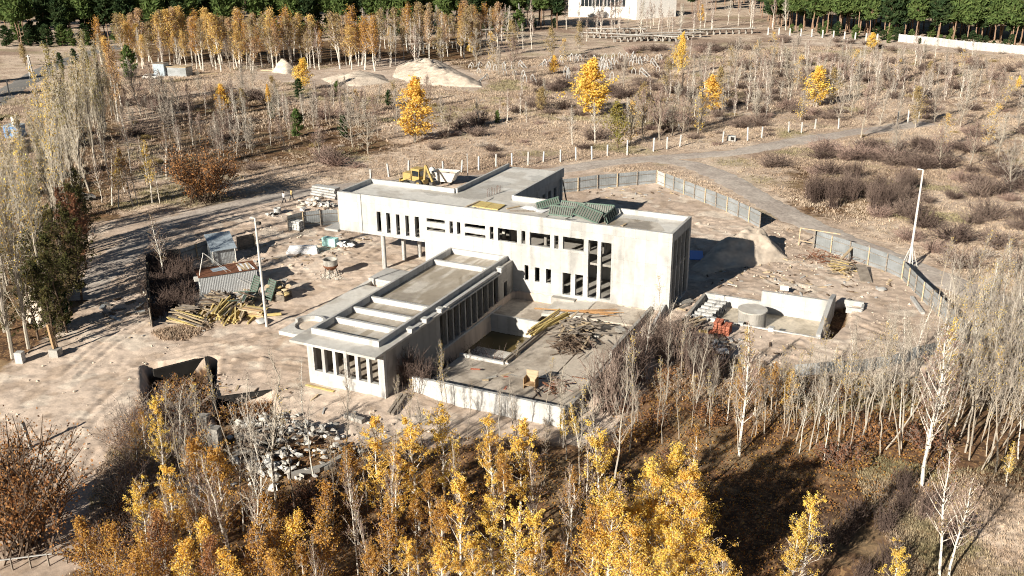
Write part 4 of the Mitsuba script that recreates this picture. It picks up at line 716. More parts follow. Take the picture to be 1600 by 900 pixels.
for px, lab in (((-31.73, -36.25), 'grey concrete pillar at the right edge of the dark pit'), ((-27.27, -39.51), 'lower grey concrete pillar beside the rubble')):
    k = thing('concrete_pillar', lab, 'pillar'); c = g3(px); scene[k] = mikit.ply(obx(c + [0, 0, -.4], .9, .8, 2.6, .3, .05, .03, True), 'concrete_weathered')
# rubble in front of the hall
def rubble(name, label, c, n, sx, sy, zz, rmin, rmax, group=None):
    k = thing(name, label, 'rubble'); c = g3(c)
    for i in range(n):
        q = c[:2] + np.array([rng.normal(0, sx), rng.normal(0, sy)]); r = rng.uniform(rmin, rmax) * rng.uniform(.7, 1.1)
        v, f = rock(r, rng, 11, .75); e = math.exp(-((q[0] - c[0]) / sx) ** 2 / 2 - ((q[1] - c[1]) / sy) ** 2 / 2)
        put('stone', (v + [q[0], q[1], gz(*q) + .08 + zz * e * rng.uniform(.3, 1)], f), ['rubble_stone', 'concrete_white', 'rubble_stone', 'concrete_weathered'][i % 4], k)
rubble('rubble_heap', 'upper heap of broken white concrete rubble below the low hall', (-26.58, -34.75), 90, 1.7, 1.0, .9, .18, .42)
rubble('rubble_heap', 'right heap of broken white concrete rubble near the gold birches', (-20.27, -35.68), 120, 2.6, 1.3, .9, .18, .45)
rubble('rubble_heap', 'lower heap of larger concrete rubble among the bare trees', (-20.35, -40.37), 80, 2.0, 1.4, .7, .2, .6)
beams_fan('splintered_beam_heap', 'heap of splintered grey beams in the middle of the rubble', 60, (-24.36, -37.82), 2.6, .5, .55, 1.0, ['wood_grey', 'concrete_weathered', 'bark_brown'], .18, .12, .1, 'beam', 'wood pile')
for a, b, lab in (((-18.58, -40.82), (-16.68, -38.18), 'long concrete beam lying below the rubble'), ((-16.68, -38.18), (-16.28, -35.16), 'second concrete beam rising towards the gold birches'), ((-20.10, -34.85), (-19.44, -32.89), 'flat concrete beam lying on the sand right of the rubble'), ((-19.83, -31.20), (-17.85, -31.32), 'rusty edged concrete plate right of the rubble')):
    k = thing('concrete_beam', lab, 'beam'); scene[k] = mikit.ply(beam(g3(a, .2), g3(b, .2), .5, .4), 'concrete_weathered')
k = thing('concrete_slab', 'large fallen concrete slab among the rust coloured trees at the bottom left', 'slab'); scene[k] = mikit.ply(obx(g3((-24.38, -46.03), .5), 3.0, 2.4, .3, .6, .15, .1), 'concrete_weathered')

k = thing('bitumen_coated_pit', 'black bitumen coated walls of the overgrown foundation pit below the left sand', 'pit')
def pitwall(a, b, d): z0 = max(gz(*a), gz(*b), gz(*(np.array(a) + [0, 1.2]))) + .06; return upwall(np.array(a), np.array(b), z0 - d, z0, .35)
def upwall(a, b, z0, z1, t): d = (b - a) / np.linalg.norm(b - a); n_ = np.array([-d[1], d[0]]) * t; return np.array([[*a, z0], [*b, z0], [*(b + n_), z0], [*(a + n_), z0], [*a, z1], [*b, z1], [*(b + n_), z1], [*(a + n_), z1]]), np.array([[0, 2, 1], [0, 3, 2], [0, 1, 5], [0, 5, 4], [1, 2, 6], [1, 6, 5], [2, 3, 7], [2, 7, 6], [3, 0, 4], [3, 4, 7], [4, 5, 6], [4, 6, 7]])
put('rear_wall', pitwall((-42.89, -31.12), (-40.46, -26.68), 3.2), 'bitumen', k); put('side_wall', pitwall((-40.38, -26.72), (-32.07, -34.57), 3.2), 'bitumen', k); put('side_wall', pitwall((-41.12, -33.19), (-43.46, -30.63), 3.0), 'bitumen', k)
put('lower_wall', pitwall((-32.96, -33.18), (-29.25, -29.84), 2.6), 'bitumen', k)
# sand heaps
def heap(name, label, poly, h, seed, mat='loose_sand', peaks=None, res=.45, catg='sand heap'):
    poly = Polygon(poly); a, b, c, d = poly.bounds; n1, n2 = max(12, int((c - a) / res)), max(12, int((d - b) / res))
    xx, yy = np.meshgrid(np.linspace(a - .5, c + .5, n1), np.linspace(b - .5, d + .5, n2)); P = np.stack([xx.ravel(), yy.ravel()], 1); sh = shapely.points(P)
    ins = shapely.contains(poly, sh); dist = np.where(ins, shapely.distance(sh, poly.exterior), 0)
    w = math.sqrt(poly.area) * .32
    e = np.minimum(dist / w, 1) ** .85
    if peaks is not None:
        e *= .35 + .65 * np.max([np.exp(-((P[:, 0] - p[0]) ** 2 + (P[:, 1] - p[1]) ** 2) / p[2] ** 2) for p in peaks], axis=0)
    q = np.column_stack([P, 0 * P[:, 0]]); nn = .45 + 1.1 * meshkit.fbm(q * .42, 4, seed); zz = gzv(P) + np.where(ins, e * h * nn, -.4) + .22 * (meshkit.fbm(q * 1.6, 3, seed + 3) - .5)
    i_, j_ = np.meshgrid(np.arange(n1 - 1), np.arange(n2 - 1)); o = (j_ * n1 + i_).ravel()
    k = thing(name, label, catg); scene[k] = mikit.ply((np.column_stack([P, zz]), np.stack([o, o + 1, o + n1 + 1, o + n1], 1)), mat, True)
    return k
pk = (3.23, 24.33)
heap('sand_heap', 'steep heap of pale sand at the right end of the building', [(-1.82, 14.57), (-1.34, 22.26), (0.74, 27.26), (3.54, 29.72), (6.81, 26.52), (8.22, 23.30), (5.71, 19.52), (2.52, 16.54), (0.44, 12.62)], 3.2, 3, peaks=[(pk[0], pk[1], 5.0), (pk[0] - 5, pk[1] - 2.5, 4.6), (pk[0] + 2, pk[1] + 2, 3.0)], res=.28)
heap('sand_heap', 'large bulldozed ridge of pale sand in front of the white concrete portals', [(-125.38, 140.05), (-140.73, 167.59), (-129.36, 175.55), (-110.72, 154.54), (-95.74, 138.98), (-91.04, 131.14), (-102.38, 128.84), (-114.02, 131.45)], 3.0, 5, res=.6)
heap('sand_heap', 'small cone of pale sand beside the yellow tree in the clearing', [(-163.13, 133.25), (-167.44, 140.60), (-164.12, 143.50), (-155.76, 136.25), (-155.85, 130.43)], 3.2, 6, res=.6)
heap('sand_heap', 'low spread of pale sand between the clearing and the large ridge', [(-141.61, 127.96), (-137.40, 140.80), (-128.89, 141.42), (-118.61, 129.56), (-123.16, 120.24), (-130.97, 119.45)], 1.6, 7, res=.8)
heap('sand_heap', 'pale sand heap beside the dark spruce at the left', [(-65.74, -27.64), (-70.79, -23.98), (-71.06, -21.65), (-67.65, -22.30), (-61.85, -26.95), (-62.18, -28.85)], 2.6, 8, res=.3)

# ------------------------------------------------------------------ people
def chain(man, a, ra, b, rb):
    s1 = manifold3d.Manifold.sphere(ra, 14).translate(list(map(float, a))); s2 = manifold3d.Manifold.sphere(rb, 14).translate(list(map(float, b)))
    return man + manifold3d.Manifold.batch_hull([s1, s2])
def mesh_of(m):
    m = m.refine_to_length(.05).to_mesh(); t = trimesh.Trimesh(m.vert_properties[:, :3], m.tri_verts); trimesh.smoothing.filter_taubin(t, iterations=6); return np.array(t.vertices), np.array(t.faces)
def person(p, yaw, label, top, legs, hood):
    k = thing('person', label, 'person'); c = g3(p, .02)
    J = dict(hipL=(.09, 0, .92), hipR=(-.09, 0, .92), kneeL=(.10, .17, .52), kneeR=(-.10, -.04, .50), ankL=(.10, .22, .09), ankR=(-.10, -.30, .14), toeL=(.10, .40, .05), toeR=(-.10, -.13, .05), pel=(0, 0, .95), chest=(0, .03, 1.30), shL=(.19, .02, 1.42), shR=(-.19, .02, 1.42),
             elL=(.25, -.12, 1.16), elR=(-.25, .12, 1.15), wrL=(.24, -.10, .92), wrR=(-.24, .27, .95), neck=(0, .03, 1.50), head=(0, .06, 1.63))
    E = manifold3d.Manifold
    def seg(lst, grow=0.0):
        m = E()
        for a, ra, b, rb in lst: m = chain(m, J[a], ra + grow, J[b], rb + grow)
        return m
    trousers = [('hipL', .095, 'kneeL', .065), ('kneeL', .065, 'ankL', .048), ('hipR', .095, 'kneeR', .065), ('kneeR', .065, 'ankR', .048), ('hipL', .11, 'hipR', .11)]
    jacket = [('pel', .13, 'chest', .155), ('chest', .15, 'shL', .07), ('chest', .15, 'shR', .07), ('shL', .065, 'elL', .048), ('elL', .046, 'wrL', .036), ('shR', .065, 'elR', .048), ('elR', .046, 'wrR', .036)]
    body = seg(trousers + jacket + [('neck', .055, 'head', .06), ('chest', .1, 'neck', .06), ('ankL', .045, 'toeL', .035), ('ankR', .045, 'toeR', .035)])
    body = body + E.sphere(.105, 20).scale([.85, 1.0, 1.22]).translate([0, .06, 1.64]) + E.sphere(.02, 8).translate([0, .165, 1.62])
    for s in (-1, 1):
        w = np.array(J['wrL' if s > 0 else 'wrR']); body = body + E.sphere(.042, 10).scale([.6, 1, 1.2]).translate(list(w - [0, 0, .05]))
        for i in range(4): body = chain(body, w + [0, -.03 + .02 * i, -.08], .011, w + [-.01 * s, -.03 + .022 * i, -.15 + .008 * abs(i - 1.5)], .008)
        body = chain(body, w + [0, .04, -.04], .012, w + [-.01 * s, .065, -.10], .009)
        body = body + E.sphere(.022, 8).scale([.4, 1, 1.3]).translate([.088 * s, .05, 1.64])
    R_ = lambda vf: (rot(vf[0], yaw) + c, vf[1])
    m = body.refine_to_length(.03).to_mesh(); t = trimesh.Trimesh(m.vert_properties[:, :3], m.tri_verts); scene[k] = mikit.ply(R_((np.array(t.vertices), np.array(t.faces))), 'skin', 40)
    put('jacket', R_(mesh_of(seg(jacket[:3] + [('pel', .13, 'pel', .13)] + jacket[3:], .022))), top, k, smooth=True)
    put('trousers', R_(mesh_of(seg(trousers, .014))), legs, k, smooth=True)
    put('hair', R_(mesh_of(E.sphere(.112, 20).scale([.9, 1.02, 1.1]).translate([0, .045, 1.675]) - E.cube([.4, .4, .4]).translate([-.2, .09, 1.3]) - E.cube([.4, .4, .2], True).translate([0, 0, 1.5]))), hood, k, smooth=True)
    for s in ('L', 'R'): put('shoe', R_(mesh_of(seg([('ank' + s, .05, 'toe' + s, .045)], .012))), 'rubber', k, smooth=True)
person((-67.52, 19.85), -.15, 'person in a white jacket and dark trousers walking on the dirt road', 'cloth_white', 'cloth_dark', 'hair_dark')
person((-67.50, 21.69), -.35, 'person in a tan jacket walking ahead of the one in white', 'cloth_tan', 'cloth_dark', 'hair_dark')

# ------------------------------------------------------------------ excavator and skip behind the roof
EX = g3((-53.74, 36.63)); k = thing('backhoe_excavator', 'yellow backhoe excavator parked behind the roof on the dirt road', 'excavator'); ey = -.15
def ep(x, y, z): return rot([[x, y, z]], ey)[0] + EX
def eb(x, y, z, sx, sy, sz, pitch=0): return obx(ep(x, y, z), sx, sy, sz, ey, pitch)
put('chassis', eb(0, 0, .95, 3.6, 1.1, .5), 'steel_dark', k); bd = put('engine_hood', cat([eb(-1.5, 0, 1.75, 1.7, 1.5, 1.1), eb(-2.2, 0, 1.5, .5, 1.3, .7)]), 'paint_yellow', k); put('grille', eb(-2.47, 0, 1.5, .05, 1.0, .5), 'rubber', bd)
cb = put('cab', cat([eb(.35, 0, 1.55, 1.5, 1.6, .8), eb(.35, 0, 3.05, 1.8, 1.7, .34)] + [beam(ep(.35 + sx * .72, sy * .76, 1.9), ep(.35 + sx * .7, sy * .74, 2.95), .1, .1) for sx in (-1, 1) for sy in (-1, 1)]), 'paint_yellow', k)
put('window', eb(.35, 0, 2.42, 1.36, 1.42, .9), 'glass_dark', cb)
for sx, r in ((-1.5, .55), (1.1, .78)):
    for sy in (-1, 1):
        m = trimesh.creation.cylinder(r, .42, sections=24); v = rot(np.array(m.vertices), roll=math.pi / 2); wv = put('wheel', (rot(v + [sx, sy * .95, r], ey) + EX, np.array(m.faces)), 'rubber', k, smooth=40)
        m = trimesh.creation.cylinder(r * .5, .46, sections=20); v = rot(np.array(m.vertices), roll=math.pi / 2); put('rim', (rot(v + [sx, sy * .95, r], ey) + EX, np.array(m.faces)), 'paint_yellow', wv, smooth=40)
bm = put('boom', cat([beam(ep(1.6, 0, 1.3), ep(2.0, 0, 3.9), .32, .45), eb(1.55, 0, 1.1, .6, 1.3, .7)]), 'paint_yellow', k); put('dipper_arm', beam(ep(2.0, 0, 3.9), ep(3.3, 0, 1.3), .26, .34), 'paint_yellow', k); put('bucket', cat([eb(3.25, 0, .8, .7, .8, .1, .4), eb(3.5, 0, 1.05, .1, .8, .65), eb(3.2, .4, 1.0, .6, .05, .5), eb(3.2, -.4, 1.0, .6, .05, .5)]), 'steel_dark', k)
put('loader_bucket', cat([eb(-3.2, 0, .55, .9, 2.2, .1), eb(-2.85, 0, .9, .1, 2.2, .7), beam(ep(-2.8, .8, .9), ep(-.6, .8, 1.7), .16, .22), beam(ep(-2.8, -.8, .9), ep(-.6, -.8, 1.7), .16, .22)]), 'paint_yellow', k)
SK = g3((-50.36, 40.41)); k = thing('waste_skip', 'pale grey tapered skip standing right of the excavator', 'skip')
def taper(cx, sx, sy, z0, z1, gx2, gy2, yaw):
    v = np.array([[-sx, -sy, z0], [sx, -sy, z0], [sx, sy, z0], [-sx, sy, z0], [-sx - gx2, -sy - gy2, z1], [sx + gx2, -sy - gy2, z1], [sx + gx2, sy + gy2, z1], [-sx - gx2, sy + gy2, z1]], float)
    f = np.array([[0, 2, 1], [0, 3, 2], [0, 1, 5], [0, 5, 4], [1, 2, 6], [1, 6, 5], [2, 3, 7], [2, 7, 6], [3, 0, 4], [3, 4, 7]]); return rot(v, yaw) + cx, f
put('trough', taper(SK, 1.2, .9, .5, 2.1, .9, .35, .1), 'paint_white', k); put('rim', cat([beam(SK + rot([[a, b, 2.1]], .1)[0], SK + rot([[c2, d2, 2.1]], .1)[0], .12, .12) for a, b, c2, d2 in ((-2.1, -1.25, 2.1, -1.25), (2.1, -1.25, 2.1, 1.25), (2.1, 1.25, -2.1, 1.25), (-2.1, 1.25, -2.1, -1.25))]), 'concrete_white', k); put('load', taper(SK, 1.8, 1.1, 1.7, 1.95, .1, .1, .1), 'loose_sand', k)
for sx in (-.8, .8): put('skid', obx(SK + rot([[sx, 0, .27]], .1)[0], .2, 1.8, .5, .1), 'steel_dark', k)
k = thing('cement_mixer', 'small pale cement mixer drum next to the excavator arm', 'cement mixer'); c = g3((-54.56, 42.32)); m = trimesh.creation.revolve(np.array([(.02, 0), (.5, .15), (.62, .7), (.32, 1.15), (.30, 1.15), (.58, .7), (.45, .2), (.02, .06)]), sections=20)
put('drum', (rot(np.array(m.vertices), .3, .5) + c + [0, 0, .9], np.array(m.faces)), 'paint_white', k, smooth=35); put('stand', cat([beam(c + [-.6, -.4, 0], c + [0, 0, 1.2], .09, .09), beam(c + [.6, -.4, 0], c + [0, 0, 1.2], .09, .09), beam(c + [0, .7, 0], c + [0, 0, 1.2], .09, .09)]), 'steel_dark', k)

# ------------------------------------------------------------------ far things
FR = [(-112.75, 164.23, 1.33), (-113.77, 166.94, 1.54), (-112.78, 170.53, 1.36), (-105.19, 155.34, 1.65), (-105.91, 162.41, 2.06), (-97.04, 144.90, 1.76), (-107.51, 166.34, 2.28), (-103.14, 162.03, 2.05), (-103.18, 168.09, 2.09), (-95.17, 152.39, 1.97), (-100.21, 167.75, 2.64), (-99.93, 172.52, 2.29), (-93.19, 154.58, 1.62), (-84.73, 143.52, 2.57), (-82.79, 144.31, 2.40), (-90.27, 154.39, 1.79), (-92.45, 173.97, 2.85), (-95.11, 180.86, 1.56), (-92.07, 185.37, 2.74), (-91.70, 185.52, 2.35), (-94.06, 182.92, 2.34), (-91.33, 192.43, 2.39), (-90.86, 189.20, 2.17), (-89.82, 193.04, 2.19), (-88.27, 191.94, 2.38), (-86.58, 192.61, 2.18), (-84.71, 195.07, 1.99), (-83.95, 193.66, 1.98), (-79.15, 158.93, 3.03), (-77.51, 156.89, 3.00), (-81.89, 197.92, 2.40), (-79.62, 198.83, 2.60), (-76.50, 180.39, 3.78), (-74.96, 177.95, 3.74), (-73.27, 175.62, 2.97), (-74.04, 179.85, 2.82), (-78.83, 202.6, 2.42), (-76.43, 198.37, 2.58), (-74.99, 185.72, 2.49), (-71.43, 179.37, 2.81), (-75.11, 198.89, 2.98), (-74.64, 204.3, 2.62), (-68.79, 185.06, 2.27), (-70.63, 193.95, 2.92), (-68.67, 193.09, 2.52), (-67.88, 195.05, 2.14), (-66.61, 204.0, 1.99), (-66.65, 207.5, 1.61), (-72.86, 171.37, 2.38), (-62.27, 168.58, 2.15), (-59.85, 168.19, 2.32), (-57.09, 174.90, 2.17), (-64.12, 155.81, 2.59), (-64.27, 191.62, 2.30), (-69.30, 201.2, 2.18)]
PORT = []
for i, (x, y, h) in enumerate(FR):
    k = thing('concrete_portal', 'white gabled concrete portal in the field', 'concrete portal', 'white concrete portals in the field'); PORT.append((k, x, y))
    h = min(h, 3.4) * .95; w = .5; z0 = gz(x, y) - .1; a = .1 + rng.normal(0, .2); R_ = lambda q: rot([q], a)[0] + [x, y, z0]
    ms = [beam(R_([-w, 0, 0]), R_([-w, 0, h * .68]), .16, .16), beam(R_([w, 0, 0]), R_([w, 0, h * .68]), .16, .16), beam(R_([-w, 0, h * .66]), R_([0, 0, h]), .17, .17), beam(R_([w, 0, h * .66]), R_([0, 0, h]), .17, .17)]
    if i % 3 == 2: ms.append(beam(R_([0, 0, h]), R_([1.9, -4.5, h * .15]), .2, .2)); ms.append(beam(R_([-w, .0, h * .66]), R_([1.1, -4.6, .2]), .2, .2))
    scene[k] = mikit.ply(cat(ms), 'concrete')
for a, b, n, lab in (((-115.57, 258.4), (-73.73, 252.7), 16, 'long dark trestle rack on concrete legs, left row in the far field'), ((-96.96, 243.8), (-72.23, 262.6), 12, 'nearer long trestle rack crossing in front of the white hall'), ((-81.28, 276.5), (-54.85, 291.7), 12, 'far trestle rack right of the white hall'), ((-155.23, 195.34), (-130.74, 215.3), 14, 'low trestle rack behind the large sand ridge'), ((-154.27, 243.8), (-144.62, 252.6), 6, 'short trestle rack among the far birches'), ((-118.49, 275.9), (-95.19, 279.2), 9, 'rearmost trestle rack below the white hall'), ((-91.40, 260.1), (-70.21, 273.1), 9, 'middle trestle rack below the white hall')):
    k = thing('trestle_rack', lab, 'trestle'); a, b = g3(a), g3(b)
    put('deck', beam(a + [0, 0, 2.0], b + [0, 0, 2.0], 2.6, .3), 'wood_grey', k); put('side_rail', beam(a + [0, -1.4, 2.2], b + [0, -1.4, 2.2], .18, .22), 'concrete', k)
    for i in range(n): c = a + (b - a) * (i + .5) / n; c[2] = gz(*c[:2]); put('leg', cat([beam(c + [0, -.7, -.2], c + [0, -.7, 1.9], .3, .3), beam(c + [0, .7, -.2], c + [0, .7, 1.9], .3, .3), beam(c + [-.6, -.8, 1.75], c + [.6, .8, 1.75], .3, .25)]), 'concrete_weathered', k)
k = thing('white_hall', 'long white industrial hall with a dark window strip at the top edge', 'building')
p = [np.array(q) for q in [(-153.38, 337.5), (-125.97, 343.5), (-119.82, 338.4), (-106.76, 357.8)]]; zb = [gz(*q) for q in p]
def upwall(a, b, z0, z1, t): d = (b - a) / np.linalg.norm(b - a); n_ = np.array([-d[1], d[0]]) * t; return np.array([[*a, z0], [*b, z0], [*(b + n_), z0], [*(a + n_), z0], [*a, z1], [*b, z1], [*(b + n_), z1], [*(a + n_), z1]]), np.array([[0, 2, 1], [0, 3, 2], [0, 1, 5], [0, 5, 4], [1, 2, 6], [1, 6, 5], [2, 3, 7], [2, 7, 6], [3, 0, 4], [3, 4, 7], [4, 5, 6], [4, 6, 7]])
put('wall', upwall(p[0], p[1], zb[0], zb[0] + 9.0, 18), 'render_white', k); put('wall', upwall(p[2], p[3], zb[2], zb[2] + 9.6, 26), 'render_white', k)
rf = put('roof', upwall(p[0] + [0, -1.5], p[1] + [0, -1.5], zb[0] + 9.0, zb[0] + 9.6, 21), 'render_white', k)
d = p[1] - p[0]
for i in range(12):
    a = p[0] + d * (.22 + .063 * i); b = p[0] + d * (.22 + .063 * i + .05); put('window', upwall(a + [0, -.25], b + [0, -.25], zb[0] + 5.0, zb[0] + 8.4, .5), 'glass_dark', k)
k = thing('blue_roofed_house', 'distant low house with a pale blue metal roof behind the pines', 'house'); c = g3((-324.5, 284.9)); put('wall', obx(c, 16, 10, 5, .1, base=True), 'render_white', k); v = np.array([[-9, -6, 5], [9, -6, 5], [9, 6, 5], [-9, 6, 5], [-9, 0, 8.5], [9, 0, 8.5]], float); put('roof', (v + c, np.array([[0, 1, 5], [0, 5, 4], [2, 3, 4], [2, 4, 5], [1, 2, 5], [3, 0, 4], [0, 2, 1], [0, 3, 2]])), 'roof_blue', k)
for i in range(3): put('window', obx(c + [-5 + 5 * i, -5.0, 2.8], 1.6, .2, 1.4, .1), 'glass_dark', k)
pts_ = [(-1.34, 280.6), (12.96, 273.2), (27.08, 262.8), (41.79, 254.0), (58.49, 244.0)]; k = thing('concrete_wall', 'long low pale concrete wall below the pine forest at the right', 'wall')
for a, b in zip(pts_[:-1], pts_[1:]):
    n = 6
    for i in range(n):
        s, e = np.array(a) + (np.array(b) - a) * i / n, np.array(a) + (np.array(b) - a) * (i + .97) / n; z0 = min(gz(*s), gz(*e)) - .3; put('panel', upwall(s, e, z0, z0 + 2.9 + rng.normal(0, .04), .3), 'concrete_white', k)
        put('post', obx([*s, z0], .45, .45, 3.05, 0, base=True), 'concrete_white', k)
pts_ = [(-49.25, 288.6), (-34.49, 286.6), (-20.03, 282.5), (-8.41, 277.8)]
for i in range(11):
    q = LineString(pts_).interpolate(i / 10, normalized=True); k = thing('pale_marker_post', 'small pale post in the row below the right pine forest', 'post', 'pale posts below the right pine forest'); scene[k] = mikit.ply(obx([q.x, q.y, gz(q.x, q.y) - .2], .5, .5, 3.0, 0, base=True), 'concrete_white')
k = thing('grey_hut', 'small blue grey hut with a long low annex before the far birches', 'hut'); c = g3((-189.15, 115.42)); put('wall', obx(c, 3.6, 2.6, 3.6, .2, base=True), 'sheet_blue', k); put('annex', obx(c + rot([[4.6, 1.3, 0]], .2)[0], 7.5, 3.4, 2.6, .2, base=True), 'sheet_grey', k); put('roof', obx(c + rot([[4.6, 1.3, 2.6]], .2)[0], 8.0, 3.9, .2, .2, base=True), 'wood_pale', k); put('roof', obx(c + [0, 0, 3.6], 3.9, 2.9, .16, .2, base=True), 'wood_grey', k)
def car(p, yaw, label, paint):
    k = thing('parked_car', label, 'car'); c = g3(p, .0)
    prof = Polygon([(-2.1, .35), (2.1, .35), (2.15, .75), (1.35, .95), (.75, 1.42), (-1.0, 1.45), (-1.75, .98), (-2.15, .9)]); v, f = wallxz(prof, -.82, .82); bd = put('body', (rot(v, yaw) + c, f), paint, k)
    prof = Polygon([(1.18, .98), (.70, 1.36), (-.95, 1.38), (-1.55, 1.0)]); v, f = wallxz(prof, -.84, .84); put('side_window', (rot(v, yaw) + c, f), 'glass_dark', bd)
    for sx in (-1.3, 1.35):
        for sy in (-.78, .78): m = trimesh.creation.cylinder(.33, .2, sections=18); put('wheel', (rot(rot(np.array(m.vertices), roll=math.pi / 2) + [sx, sy, .33], yaw) + c, np.array(m.faces)), 'rubber', k, smooth=40)
car((-187.33, 109.21), .3, 'small white car parked left of the grey hut', 'paint_white')
car((-97.36, 7.32), 1.2, 'pale car half hidden in the shade of the left trees', 'paint_white')
k = thing('blue_kiosk', 'small blue painted kiosk at the left edge behind the poplars', 'kiosk'); c = g3((-150.27, 36.77)); put('wall', obx(c, 3.2, 2.6, 2.5, .4, base=True), 'paint_blue', k); put('roof', obx(c + [0, 0, 2.5], 3.5, 2.9, .16, .4, base=True), 'sheet_blue', k); put('door', obx(c + rot([[.4, -1.31, 0]], .4)[0], .9, .06, 2.0, .4, base=True), 'sheet_blue', k); put('chimney', obx(c + [-.5, .4, 2.6], .5, .5, 1.6, .4, base=True), 'paint_white', k)
for i, (x, y, h, lab, w) in enumerate([(-222.2, 97.69, 6.94)] [:1] and [(*(-222.2, 97.69, 6.94), 'white A-shaped concrete power pole beside the far asphalt road', 1), (*(-198.91, 72.52, 3.93), 'short leaning concrete pole at the left end of the asphalt road', 0), (*(-220.0, 101.40, 5.53), 'plain grey pole right of the A-shaped power pole', 0), (*(-150.69, 278.2, 10.10), 'thin tall pole in front of the left pines near the white hall', 0)]):
    k = thing('power_pole', lab, 'power pole'); z0 = gz(x, y)
    if w: put('leg', beam([x - 1.0, y, z0], [x, y, z0 + h], .3, .3), 'concrete_white', k); put('leg', beam([x + 1.2, y - .3, z0], [x + .05, y, z0 + h], .3, .3), 'concrete_white', k); put('crossarm', beam([x - .9, y, z0 + h - .4], [x + .9, y, z0 + h - .4], .15, .15), 'concrete_white', k)
    else: scene[k] = mikit.ply(tube([[x, y, z0], [x - .1 * i, y, z0 + h]], .16, 8), 'concrete_white' if i != 2 else 'wood_grey')
for i, (a, lab) in enumerate((([(-168.06, 134.23), (-155.91, 137.66)], 'pale timber lying in the sandy clearing'), ([(-178.65, 119.71), (-175.58, 123.82)], 'pale timber lying right of the grey hut'))):
    k = thing('lying_timber', lab, 'timber'); scene[k] = mikit.ply(beam(g3(a[0], .3), g3(a[1], .3), .6, .4), 'wood_pale')
k = thing('bottom_wire_fence', 'white rail fence in the bottom left corner', 'fence'); a, b = g3((-30.15, -58.77), .9), g3((-25.42, -55.24), .9)
put('rail', beam(a, b, .07, .07), 'concrete_white', k)
for i in range(5): c = a + (b - a) * (i + .4) / 5; put('post', beam([c[0], c[1], gz(*c[:2])], c + [0, 0, .1], .09, .09), 'wood_grey', k)

cl = np.random.default_rng(17); q = np.stack([cl.uniform(-70, 30, 26000), cl.uniform(-48, 34, 26000)], 1)
m = MASK_SAND(q[:, ::-1]) * (.15 + .85 * sst(.46, .62, meshkit.fbm(np.column_stack([q * .14, 0 * q[:, 0]]), 3, 12))); bl = unary_union([sbox(-44.5, -28.7, .2, 22.4), sbox(-18.5, -25, -1, .2), sbox(1.6, -.6, 16, 7), LineString(TRACK_A).buffer(2.4)]); shapely.prepare(bl)
q = q[(cl.random(len(q)) < m * .75) & ~shapely.contains(bl, shapely.points(q))]; n = len(q); r = .05 + .16 * cl.random(n) ** 4
o8 = np.array([[1, 0, 0], [0, 1, 0], [-1, 0, 0], [0, -1, 0], [0, 0, .8], [0, 0, -.8]], float); f8 = np.array([[0, 1, 4], [1, 2, 4], [2, 3, 4], [3, 0, 4], [1, 0, 5], [2, 1, 5], [3, 2, 5], [0, 3, 5]])
v = o8[None] * r[:, None, None] * cl.uniform(.6, 1.4, (n, 6, 1)); a = cl.uniform(0, 6.28, n); ca, sa = np.cos(a)[:, None], np.sin(a)[:, None]; v = np.stack([v[..., 0] * ca - v[..., 1] * sa, v[..., 0] * sa + v[..., 1] * ca, v[..., 2]], -1)
v += np.column_stack([q, gzv(q) + r * .25])[:, None]; put('sand_clods', (v.reshape(-1, 3), (f8[None] + np.arange(n)[:, None, None] * 6).reshape(-1, 3)), 'loose_sand'); tag('sand_clods', 'clods of dry sand and small stones strewn over the building site', 'clods', kind='stuff')

for nm, mat, n, lab in (('pale_litter', 'wood_pale', 240, 'bits of pale board and chips littered over the yard'), ('dark_litter', 'bark_brown', 200, 'bits of dark board and sticks littered over the yard'), ('cement_litter', 'concrete_white', 160, 'crumbs of spilled cement and broken block littered over the yard')):
    ms = []
    C = [(-46.06, -19.54), (-49.10, 0.27), (-30.01, -21.28), (5.76, -4.53), (14.01, 19.29), (-19.27, 47.45), (-45.37, 7.81), (-35.22, -24.94), (5.81, 15.55)]
    for i in range(n):
        c = np.array(C[int(cl.integers(len(C)))]) + cl.normal(0, 1, 2) * [4.2, 3.6]
        if shapely.contains(bl, Point(c)): continue
        ms.append(obx([c[0], c[1], gz(*c) + .05], cl.uniform(.15, 1.1), cl.uniform(.08, .3), cl.uniform(.03, .12), cl.uniform(0, 3.14), cl.normal(0, .12), cl.normal(0, .12)))
    put(nm, cat(ms), mat); tag(nm, lab, 'litter', kind='stuff')

